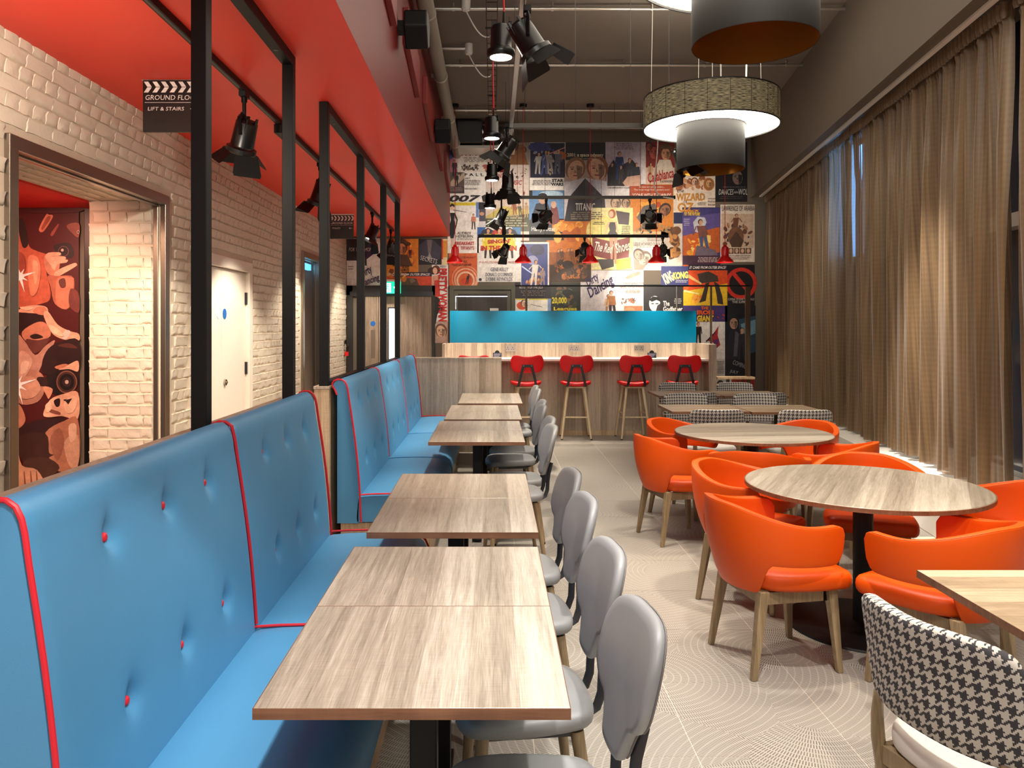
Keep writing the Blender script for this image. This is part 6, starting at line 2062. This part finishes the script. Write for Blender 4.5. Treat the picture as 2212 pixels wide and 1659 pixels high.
def d_(P, T, a, b, c, d):
    P.rect(971, 437.5, 1028, 444, W(214, 190, 40)); P.rect(1028, 437, 1034, 470, W(96, 130, 190)); P.ell(977, 445, 5, 5, W(30, 24, 26)); P.ell(977, 450, 3.6, 4.6, W(226, 186, 160)); P.poly([(972, 460), (983, 460), (981, 475), (985, 492), (980, 515), (973, 515), (970, 492), (974, 475)], W(22, 20, 22)); P.poly([(983, 459), (989, 475), (985, 494), (983, 493), (986, 476), (981, 463)], W(22, 20, 22)); P.rect(974, 515, 976.5, 536, W(206, 166, 140)); P.rect(977.5, 515, 980, 536, W(206, 166, 140)); P.poly([(979, 453), (1008, 458), (1008, 459), (979, 454.5)], W(50, 44, 44)); P.person(1023, 462, 34, (200, 120, 100), legs=(70, 60, 60))
    T.text('AUDREY', 988, 501, 1018, 507, W(40, 34, 36)); T.text('HEPBURN', 985, 508, 1022, 514, W(40, 34, 36)); T.lines(984, 515.5, 1024, 520, 2, GR); T.text('BREAKFAST', 983, 522, 1025, 530, W(186, 40, 40), bold=.02); T.text("AT TIFFANY'S", 984, 532, 1024, 540, W(186, 40, 40), bold=.01)
poster(967, 437, 1034, 547, WH, 'white poster with a slim woman in a black dress and yellow top band', d_, 1)
def d_(P, T, a, b, c, d):
    P.ring(1006, 606, 16, 20, W(232, 190, 160)); P.ring(1006, 604, 22, 25, W(226, 170, 140)); P.ring(1005, 602, 27, 29, W(220, 150, 110)); P.ell(1006, 608, 11, 7, W(206, 70, 34)); P.person(1008, 592, 22, (34, 24, 26), (34, 24, 26), (34, 24, 26), lean=.2, arms=.05)
    T.text('JAMES STEWART', 972, 554, 1028, 560, W(84, 30, 22)); T.text('KIM NOVAK', 972, 562, 1010, 568, W(84, 30, 22)); T.lines(974, 570, 1022, 576, 2, W(110, 40, 26))
poster(970, 547, 1031, 617, (206, 92, 44), 'orange poster with pale rings, behind the first red bell pendant', d_)
# left part of the wall, under the soffit
def d_(P, T, a, b, c, d):
    P.poly([(749, 516), (772, 516), (772, 563), (749, 563)], W(40, 36, 42)); P.poly([(775, 516), (812, 516), (812, 545), (790, 562), (778, 550)], W(60, 42, 84)); P.person(785, 514, 60, (40, 36, 46))
    T.text('FOR YOUR MONEY', 754, 535, 812, 543, W(226, 220, 220), shear=.2)
poster(749, 515, 836, 566, WH, 'white and purple poster under the soffit by the brick wall', d_)
def d_(P, T, a, b, c, d):
    T.text('Dirty', 778, 577, 806, 600, W(50, 36, 92), shear=.4, rot=-.55, bold=.02); T.text('Dancing', 778, 598, 822, 617, W(50, 36, 92), shear=.3, rot=-.35, bold=.02); P.lines(752, 575, 764, 585, 2, GR)
poster(749, 566, 823, 618, WH, 'white poster with purple brush script over the grey double doors', d_)
def d_(P, T, a, b, c, d):
    blobs(P, 838, 520, 902, 572, 40, [(226, 140, 40), (200, 90, 30), (240, 180, 70)], 5, 12); P.ell(868, 527, 20, 6, W(70, 46, 34)); P.ell(868, 524, 12, 8, W(84, 56, 40)); P.face(868, 538, 12, (190, 126, 84), (60, 40, 30)); P.poly([(848, 575), (858, 550), (880, 550), (892, 575)], W(84, 60, 44)); P.person(886, 536, 22, (50, 40, 36)); blobs(P, 826, 582, 884, 616, 26, [(226, 150, 60), (206, 110, 40), (120, 60, 30)], 4, 9)
    T.text('LE BON', 869, 573, 884, 579, W(30, 22, 20), bold=.04); T.text('LA BRUTE', 866, 580, 884, 586, W(30, 22, 20), bold=.04); T.text('LE TRUAND', 864, 587, 884, 592, W(30, 22, 20), bold=.04)
poster(823, 516, 904, 618, (216, 130, 40), 'fiery orange poster with a hatted rider, above the exit sign', d_)
def d_(P, T, a, b, c, d):
    P.poly([(905, 530), (920, 518), (935, 518), (954, 535), (950, 560), (906, 560)], W(58, 60, 78)); P.poly([(922, 518), (934, 518), (930, 548), (925, 548)], W(110, 104, 106)); P.poly([(928, 545), (934, 560), (922, 560)], W(150, 146, 146))
    T.text('SECRETS', 908, 556, 945, 566, W(200, 196, 200), rot=.25)
poster(904, 516, 954, 572, (26, 28, 40), 'dark navy poster with a cloaked figure', d_)
def d_(P, T, a, b, c, d):
    P.rect(957, 520, 966, 556, W(214, 140, 50)); P.rect(954, 517, 957, 560, W(190, 60, 40))
poster(954, 516, 966.5, 572, (226, 206, 160), 'narrow orange and cream poster strip at the end of the red soffit', d_)
def d_(P, T, a, b, c, d):
    P.rect(836, 588, 933, 597, W(40, 34, 62)); P.rect(836, 597, 933, 618, W(206, 70, 36)); P.poly([(868, 610), (876, 600), (900, 602), (906, 618), (866, 618)], W(84, 64, 54)); P.poly([(884, 603), (892, 600), (898, 608), (888, 612)], W(120, 96, 80))
    T.text('IT CAME FROM OUTER SPACE!', 839, 590.5, 929, 595.5, W(236, 226, 220), shear=.3, bold=.02)
poster(836, 588, 933, 618, (206, 70, 36), 'red poster strip with a dark banner above the double doors', d_, 1)
def d_(P, T, a, b, c, d):
    P.ell(936, 585, 12, 8, W(46, 30, 26)); P.ell(942, 583, 9, 10, W(96, 54, 36)); P.ell(940, 585, 5, 7, W(226, 176, 146)); P.poly([(934, 596), (947, 594), (950, 618), (941, 640), (934, 622)], W(214, 160, 130)); P.poly([(938, 606), (949, 604), (951, 640), (938, 644)], W(206, 60, 50)); P.poly([(940, 640), (950, 644), (952, 664), (945, 680), (941, 700), (938, 700), (940, 672)], W(28, 24, 26))
    T.vtext('PRETTY WOMAN', 947, 580, 966, 694, W(196, 36, 34), bold=.04); T.lines(949, 574, 966, 579, 2, GR)
poster(933, 572, 968, 695, WH, 'tall white poster with large vertical red lettering', d_)
def d_(P, T, a, b, c, d):
    P.face(953, 716, 13, (222, 178, 152), (110, 76, 58), tilt=-.3)
poster(940, 695, 968, 741, (190, 160, 144), 'small portrait photograph below the vertical red lettering', d_)
def d_(P, T, a, b, c, d):
    P.ell(1128, 660, 12, 9, W(206, 84, 44)); P.face(1132, 656, 7, (226, 180, 150), (50, 34, 30)); P.rect(1114, 645, 1134, 648, W(206, 190, 60))
poster(1113, 645, 1140, 674, WH, 'small white and orange print beside the dark doorway', d_)
poster(1140, 645, 1190, 674, (226, 220, 208), 'plain pale print above the blue screen', lambda P, T, a, b, c, d: (P.rect(1143, 645, 1188, 648, W(206, 196, 80)), P.poly([(1146, 657), (1172, 663), (1172, 664), (1146, 658)], W(50, 44, 44)), P.rect(1183, 645, 1190, 674, W(120, 140, 180))))
def d_(P, T, a, b, c, d):
    blobs(P, 1192, 621, 1252, 672, 40, [(60, 66, 50), (90, 90, 60), (34, 36, 34), (110, 80, 50)], 3, 9); P.ell(1226, 632, 12, 7, W(24, 26, 26))
    T.text('20,000', 1192, 642, 1224, 658, W(214, 196, 50), bold=.03); T.text('Leagues', 1196, 663, 1246, 673, W(214, 196, 50), bold=.03)
poster(1190, 611, 1254, 674, (44, 46, 40), 'dark murky poster with yellow numerals above the blue screen', d_)
def d_(P, T, a, b, c, d):
    T.text('Dirty', 1264, 594, 1296, 618, W(54, 40, 92), shear=.4, rot=-.6, bold=.02); T.text('Dancing', 1266, 606, 1330, 636, W(54, 40, 92), shear=.35, rot=-.55, bold=.02); P.person(1314, 636, 52, (206, 170, 130), legs=(160, 120, 80)); P.person(1324, 628, 62, (150, 96, 50), legs=(40, 34, 40), lean=-.06)
poster(1254, 584, 1335, 674, (222, 212, 212), 'pale poster with purple brush script and an embracing couple', d_)
def d_(P, T, a, b, c, d):
    T.text("DAVID LEAN'S FILM", 1347, 610, 1390, 614, W(80, 70, 70)); T.text('DOCTOR ZHIVAGO', 1341, 616, 1390, 622, W(120, 50, 60)); T.lines(1350, 626, 1384, 634, 3, W(170, 160, 156)); blobs(P, 1338, 644, 1380, 656, 22, [(170, 110, 80), (120, 90, 80)], 1.5, 4); P.rect(1348, 661, 1388, 674, W(190, 120, 80)); P.ell(1360, 672, 12, 9, W(206, 150, 110)); P.poly([(1350, 600), (1365, 590), (1384, 586), (1384, 592), (1356, 604)], W(170, 140, 120))
poster(1335, 584, 1390, 674, (230, 222, 216), 'white poster with faint serif title, lit by the small bright spotlight', d_)
def d_(P, T, a, b, c, d):
    blobs(P, 1440, 490, 1473, 560, 40, [(120, 76, 40), (160, 110, 60), (90, 56, 34), (190, 130, 70)], 5, 11); P.ell(1461, 498, 10, 9, W(104, 66, 40))
poster(1428, 483, 1474, 575, (206, 190, 176), 'tan poster with a shaggy brown beast behind the small bright spotlight', d_)
def d_(P, T, a, b, c, d):
    T.text('KING', 1431, 588, 1454, 612, W(220, 214, 180), shear=.2, rot=-.5, bold=.05); T.text('KONG', 1452, 587, 1486, 603, W(226, 206, 110), shear=.1, rot=-.08, bold=.06); T.lines(1458, 605, 1485, 612, 2, W(200, 200, 210))
poster(1428, 575, 1487, 616, (58, 62, 116), 'navy poster with pale yellow block lettering', d_, 1)
def d_(P, T, a, b, c, d):
    P.ell(1414, 656, 12, 17, W(236, 232, 230)); P.poly([(1402, 648), (1410, 640), (1424, 642), (1427, 652), (1418, 648), (1408, 652)], W(24, 22, 24)); P.rect(1407, 655, 1412, 657, W(24, 22, 24)); P.rect(1416, 655, 1422, 657, W(24, 22, 24)); P.poly([(1420, 660), (1427, 655), (1424, 672), (1416, 674)], W(60, 56, 58))
    T.text('The', 1432, 650, 1446, 661, W(226, 222, 220), bold=.03); T.text('Godfather', 1432, 662, 1474, 673, W(226, 222, 220), bold=.03); P.lines(1456, 645, 1472, 658, 3, W(190, 186, 184))
poster(1390, 614, 1476, 674, (40, 38, 40), 'dark grey poster with a stark white face and gothic white title', d_)
def d_(P, T, a, b, c, d):
    P.rect(1487, 572, 1571, 584, W(34, 28, 44)); P.rect(1487, 584, 1571, 630, W(216, 76, 30)); P.poly([(1476, 630), (1520, 622), (1571, 612), (1571, 660), (1476, 660)], W(230, 186, 40)); blobs(P, 1490, 636, 1530, 658, 18, [(230, 120, 40), (236, 160, 60)], 4, 8); P.poly([(1506, 592), (1530, 586), (1550, 596), (1552, 608), (1512, 612)], W(64, 52, 46)); P.poly([(1524, 612), (1532, 610), (1524, 650), (1510, 654), (1516, 640)], W(56, 46, 42)); P.poly([(1542, 608), (1552, 614), (1560, 640), (1562, 658), (1550, 656), (1548, 640)], W(56, 46, 42)); P.poly([(1478, 626), (1510, 634), (1510, 636), (1476, 630)], W(240, 226, 160)); P.poly([(1487, 592), (1516, 612), (1514, 615), (1487, 600)], W(240, 190, 120))
    T.text('IT CAME FROM OUTER SPACE!', 1489, 575, 1568, 581, W(236, 226, 220), shear=.3, bold=.02)
poster(1476, 572, 1571, 660, (216, 96, 30), 'red and yellow poster with a dark machine under a banner', d_)
def d_(P, T, a, b, c, d):
    T.text('THE', 1514, 662, 1530, 669, W(216, 100, 40), bold=.04); T.text('IRON', 1505, 670, 1541, 680, W(220, 90, 30), bold=.06); T.text('GIANT', 1505, 681, 1541, 695, W(226, 190, 50), bold=.06); blobs(P, 1548, 672, 1568, 692, 8, [(170, 60, 50), (70, 50, 110)], 2, 4)
poster(1476, 660, 1571, 695, (66, 48, 108), 'purple poster foot with red and yellow block title', d_)
def d_(P, T, a, b, c, d):
    P.person(1508, 696, 52, (30, 26, 30)); P.poly([(1528, 736), (1544, 716), (1552, 704), (1550, 724), (1556, 745), (1548, 752), (1540, 740)], W(176, 44, 50)); P.poly([(1540, 735), (1553, 732), (1548, 752)], W(90, 50, 110)); P.poly([(1524, 737), (1545, 716), (1546, 718), (1526, 739)], W(24, 22, 24))
poster(1500, 695, 1566, 776, WH, 'white poster with a red bird-like shape and a small dark man', d_)
def d_(P, T, a, b, c, d):
    P.ring(1601, 612, 26, 34, W(206, 48, 34)); P.poly([(1580, 592), (1586, 586), (1624, 632), (1618, 638)], W(206, 48, 34))
    T.text('COMING TO SAVE THE WORLD', 1572, 644, 1629, 649, W(226, 222, 220)); T.text('THIS SUMMER', 1581, 650, 1618, 655, W(226, 222, 220))
poster(1571, 572, 1630, 660, (24, 20, 24), 'black poster with a bold red barred ring beside the curtain', d_)
def d_(P, T, a, b, c, d):
    P.poly([(1595, 690), (1632, 682), (1632, 760), (1600, 770)], W(46, 74, 96)); P.poly([(1600, 700), (1632, 690), (1632, 720), (1606, 730)], W(110, 150, 170)); P.poly([(1566, 775), (1576, 715), (1592, 708), (1604, 725), (1606, 775)], W(36, 34, 42)); P.face(1585, 699, 12, (176, 136, 116), (24, 20, 22)); P.person(1602, 708, 70, (50, 48, 56)); P.poly([(1588, 715), (1596, 720), (1592, 770), (1584, 770)], W(90, 88, 100))
    T.text('COMING', 1582, 782, 1612, 792, W(170, 170, 180), rot=.35); T.text('JULY', 1576, 800, 1594, 808, W(190, 190, 196), rot=.2)
poster(1566, 660, 1632, 816, (22, 24, 32), 'tall dark blue poster with a grim young man beside the curtain', d_)
poster(1546, 776, 1566, 812, (214, 206, 200), 'pale print strip with tiny text above the oak shelf', lambda P, T, a, b, c, d: T.lines(1548, 780, 1564, 808, 8, GR))
poster(1546, 818, 1580, 846, (206, 200, 196), 'black and white print under the oak shelf', lambda P, T, a, b, c, d: (P.face(1556, 832, 8, (90, 84, 84), (24, 22, 24)), P.rect(1568, 818, 1576, 846, W(60, 58, 60))))
poster(1580, 818, 1630, 900, (160, 50, 34), 'red figured print under the oak shelf beside the curtain', lambda P, T, a, b, c, d: blobs(P, 1582, 820, 1628, 860, 26, [(206, 90, 60), (110, 30, 26), (226, 130, 100)], 3, 8))
poster(1310, 425, 1360, 449, (196, 176, 156), 'sepia print strip under the grey cross rail', lambda P, T, a, b, c, d: (P.face(1330, 440, 12, (190, 160, 136), (110, 84, 66)), P.face(1352, 440, 10, (176, 146, 124), (90, 66, 52))))
poster(1034, 437, 1049, 491, (206, 200, 206), 'narrow print with a dark hand beside the black dress poster', lambda P, T, a, b, c, d: (P.rect(1034, 437, 1049, 452, W(24, 22, 26)), P.rect(1035, 452, 1049, 478, W(70, 66, 84)), P.ell(1041, 462, 5, 4, W(190, 140, 110))))

# ------------------------------------------------------------------ printed photographer mural in the lift lobby
Ym = 6.015
p, q = px(-20, 441, Ym), px(172, 1180, Ym)
cx = (p.x + q.x) / 2
o = MB()
o.box(p.x - cx, q.x - cx, -0.012, 0, 0, p.z)
mur = o.build('wall_mural', plain('mural_maroon', srgb(74, 26, 26), 0.4), None, smooth=0)
mur.location = (cx, Ym, 0)
tag(mur, 'lift lobby mural of photographers holding cameras, beside the brick reveal', 'mural')
k1 = 1501 / 380.0
def fm(u, w_, l):      # u, w in photograph pixels
    return ((u - VX) / FPX * Ym - cx, -0.0125 - l, CAMH + (VY - w_) / FPX * Ym)
P = Print(fm)
SK, SKD, SKL, DK, MR = W(190, 122, 96), W(134, 76, 60), W(220, 166, 138), W(40, 20, 20), W(74, 26, 26)
def organic(pts):
    return rrect_outline(pts, 4) if len(pts) > 3 else pts
def Z4(pts, col): P.poly(organic([(x / k1, 280 + y / k1) for x, y in pts]), col)
def Z5(pts, col): P.poly(organic([(x / k1, 640 + y / k1) for x, y in pts]), col)
# upper group (read off the mural)
Z4([(100, 780), (200, 800), (240, 900), (260, 1000), (330, 1040), (420, 1080), (400, 1200), (440, 1400), (380, 1480), (100, 1460)], W(186, 92, 66))
Z4([(160, 800), (200, 760), (235, 860), (250, 980), (200, 1000)], DK)
Z4([(340, 850), (400, 730), (425, 728), (460, 745), (380, 870)], W(206, 120, 92)); Z4([(362, 838), (412, 745), (440, 755), (378, 850)], W(150, 74, 56))
Z4([(440, 890), (500, 810), (508, 820), (460, 905)], W(150, 70, 56))
Z4([(575, 820), (680, 800), (680, 915), (640, 900)], W(150, 84, 72)); P.ell(675 / k1, 280 + 875 / k1, 3, 3.6, W(220, 190, 180)); P.ell(675 / k1, 280 + 875 / k1, 1.8, 2.4, DK)
Z4([(470, 990), (600, 970), (640, 1060), (600, 1100), (500, 1060)], W(30, 14, 16)); P.ell(545 / k1, 280 + 1035 / k1, 9, 9, W(20, 12, 14)); P.ell(540 / k1, 280 + 1030 / k1, 3, 3, W(220, 170, 150)); P.ring(550 / k1, 280 + 1040 / k1, 10, 11.5, W(120, 70, 64))
# hand around the camera: palm, four fingers, thumb
Z4([(390, 1080), (470, 1060), (520, 1100), (500, 1230), (430, 1240), (395, 1180)], SK)
for a in ([(395, 1080), (430, 1050), (520, 1050), (520, 1075), (440, 1085), (420, 1130)], [(420, 1120), (450, 1085), (560, 1085), (560, 1110), (470, 1118), (450, 1160)], [(445, 1160), (475, 1120), (580, 1110), (575, 1135), (500, 1150), (475, 1200)], [(470, 1230), (520, 1190), (640, 1140), (665, 1150), (655, 1168), (560, 1225), (490, 1260)]):
    Z4(a, SKL)
Z4([(415, 1250), (500, 1250), (640, 1270), (600, 1520), (480, 1490), (440, 1340)], W(176, 98, 74)); Z4([(500, 1270), (610, 1260), (640, 1300), (590, 1520), (490, 1480)], W(200, 124, 96)); Z4([(510, 1290), (560, 1270), (570, 1340), (530, 1350)], W(96, 48, 42))
Z4([(610, 1360), (680, 1400), (680, 1560), (600, 1500)], W(110, 52, 46))
# second photographer: raised forearm, hair, face
Z5([(160, 125), (250, 80), (390, 85), (420, 130), (380, 150), (300, 145), (200, 140)], SKL)
for a in ([(290, 130), (330, 90), (390, 90), (400, 120), (340, 150)], [(320, 145), (390, 110), (415, 125), (380, 160)]): Z5(a, SK)
Z5([(380, 150), (420, 130), (500, 240), (600, 295), (680, 320), (680, 380), (560, 370), (470, 330), (420, 260)], SKL)
Z5([(160, 150), (300, 150), (380, 180), (330, 290), (200, 310), (160, 290)], W(40, 20, 20)); Z5([(200, 300), (330, 220), (410, 240), (440, 340), (320, 380), (230, 380)], SK); Z5([(265, 340), (320, 320), (380, 350), (300, 365)], DK)
Z5([(540, 330), (570, 290), (610, 300), (580, 360), (550, 365)], W(226, 200, 190))
Z5([(160, 350), (220, 380), (310, 500), (400, 420), (480, 380), (380, 560), (300, 700), (160, 720)], W(176, 126, 108)); Z5([(230, 370), (330, 375), (440, 360), (310, 490)], W(96, 50, 44))
# third photographer: dark hair, camera with a round lens
Z5([(370, 560), (420, 450), (520, 390), (680, 375), (680, 640), (500, 660), (380, 660)], W(42, 20, 20)); Z5([(500, 420), (600, 400), (670, 440), (600, 440)], W(84, 42, 36))
Z5([(150, 640), (340, 640), (400, 760), (330, 900), (160, 900)], W(176, 120, 100)); Z5([(330, 690), (420, 700), (420, 760), (340, 760)], W(50, 26, 24))
Z5([(410, 680), (470, 650), (560, 625), (660, 640), (676, 760), (600, 840), (470, 830), (430, 760)], W(30, 18, 18))
for r0, r1, c_ in ((0, 21, (70, 40, 34)), (0, 16, (24, 14, 14)), (0, 10, (50, 30, 30)), (0, 4, (190, 160, 150))): P.ell(580 / k1, 640 + 730 / k1, r1, r1 * 1.1, W(*c_), 26)
P.ring(580 / k1, 640 + 730 / k1, 20, 22.5, W(130, 84, 70), sy=1.1)
Z5([(510, 625), (600, 580), (676, 550), (676, 640), (600, 620)], SKL); Z5([(480, 600), (560, 575), (590, 590), (510, 620)], SK)
Z5([(380, 770), (460, 790), (430, 870), (410, 850)], W(206, 140, 110))
Z5([(380, 1000), (440, 880), (560, 830), (676, 820), (676, 1040), (540, 1020), (420, 1030)], SKL); Z5([(470, 890), (520, 870), (520, 930), (490, 940)], DK); Z5([(550, 880), (630, 865), (590, 925)], DK); Z5([(430, 960), (520, 985), (520, 1010), (440, 990)], SKD)
Z5([(160, 920), (230, 1080), (300, 1060), (420, 1040), (560, 1040), (540, 1120), (380, 1180), (160, 1200)], W(50, 24, 26)); Z5([(400, 1160), (560, 1060), (676, 1050), (676, 1440), (480, 1480), (420, 1320)], W(176, 116, 90)); Z5([(560, 1240), (676, 1180), (676, 1440), (600, 1440)], W(206, 156, 128))
Z5([(160, 1200), (400, 1170), (430, 1330), (470, 1350), (300, 1420), (200, 1400)], W(60, 32, 28)); Z5([(220, 1400), (400, 1370), (520, 1460), (380, 1560), (240, 1500)], W(72, 42, 34)); Z5([(160, 1300), (200, 1440), (330, 1480), (390, 1640), (160, 1700)], W(206, 150, 118))
for a in (215, 270, 320): Z5([(a, 1500), (a + 8, 1500), (a + 22, 1640), (a + 8, 1640)], SKD)
Z5([(160, 930), (200, 950), (230, 1060), (160, 1120)], SK)
for pts, c_ in (([(250, 1100), (330, 1090), (360, 1200), (330, 1380), (270, 1400)], (206, 128, 98)), ([(290, 1130), (330, 1130), (340, 1220), (310, 1320)], (222, 158, 126)), ([(170, 1050), (220, 1080), (230, 1200), (170, 1220)], (150, 70, 52))): Z4(pts, W(*c_))
for pts, c_ in (([(180, 480), (240, 480), (290, 560), (230, 680), (170, 690)], (196, 150, 130)), ([(200, 560), (260, 560), (240, 640), (190, 660)], (214, 176, 156)), ([(180, 700), (300, 690), (360, 780), (300, 860), (190, 860)], (196, 142, 118)), ([(440, 1220), (520, 1120), (560, 1240), (500, 1400)], (150, 94, 74)), ([(600, 1100), (660, 1090), (660, 1200), (610, 1240)], (222, 178, 152)), ([(430, 245), (480, 260), (560, 330), (520, 340), (450, 300)], (236, 190, 160)), ([(180, 95), (250, 88), (300, 100), (240, 122)], (236, 190, 160)), ([(560, 900), (640, 850), (670, 900), (640, 980), (580, 990)], (232, 184, 156)), ([(565, 885), (628, 868), (595, 922)], (44, 22, 20)), ([(400, 930), (440, 900), (450, 960), (410, 990)], (232, 184, 156))): Z5(pts, W(*c_))
# the two camera flashes are printed white stars
for cx_, cy_, r in ((185 / k1, 280 + 1255 / k1, 24), (160 / k1, 640 + 755 / k1, 30)):
    for k in range(8):
        a = PI / 4 * k + 0.5
        rr = r * (1.5 if k % 2 else 0.8)
        P.poly([(cx_ + rr * math.cos(a), cy_ + rr * math.sin(a)), (cx_ + 4 * math.cos(a + 1.5), cy_ + 4 * math.sin(a + 1.5)), (cx_ - 3 * math.cos(a), cy_ - 3 * math.sin(a)), (cx_ + 4 * math.cos(a - 1.5), cy_ + 4 * math.sin(a - 1.5))], W(250, 240, 240))
    P.ell(cx_, cy_, r * .35, r * .35, W(255, 250, 250))
Z4([(160, 610), (690, 610), (690, 705), (160, 705)], W(70, 14, 16))
P.build('print', mur)
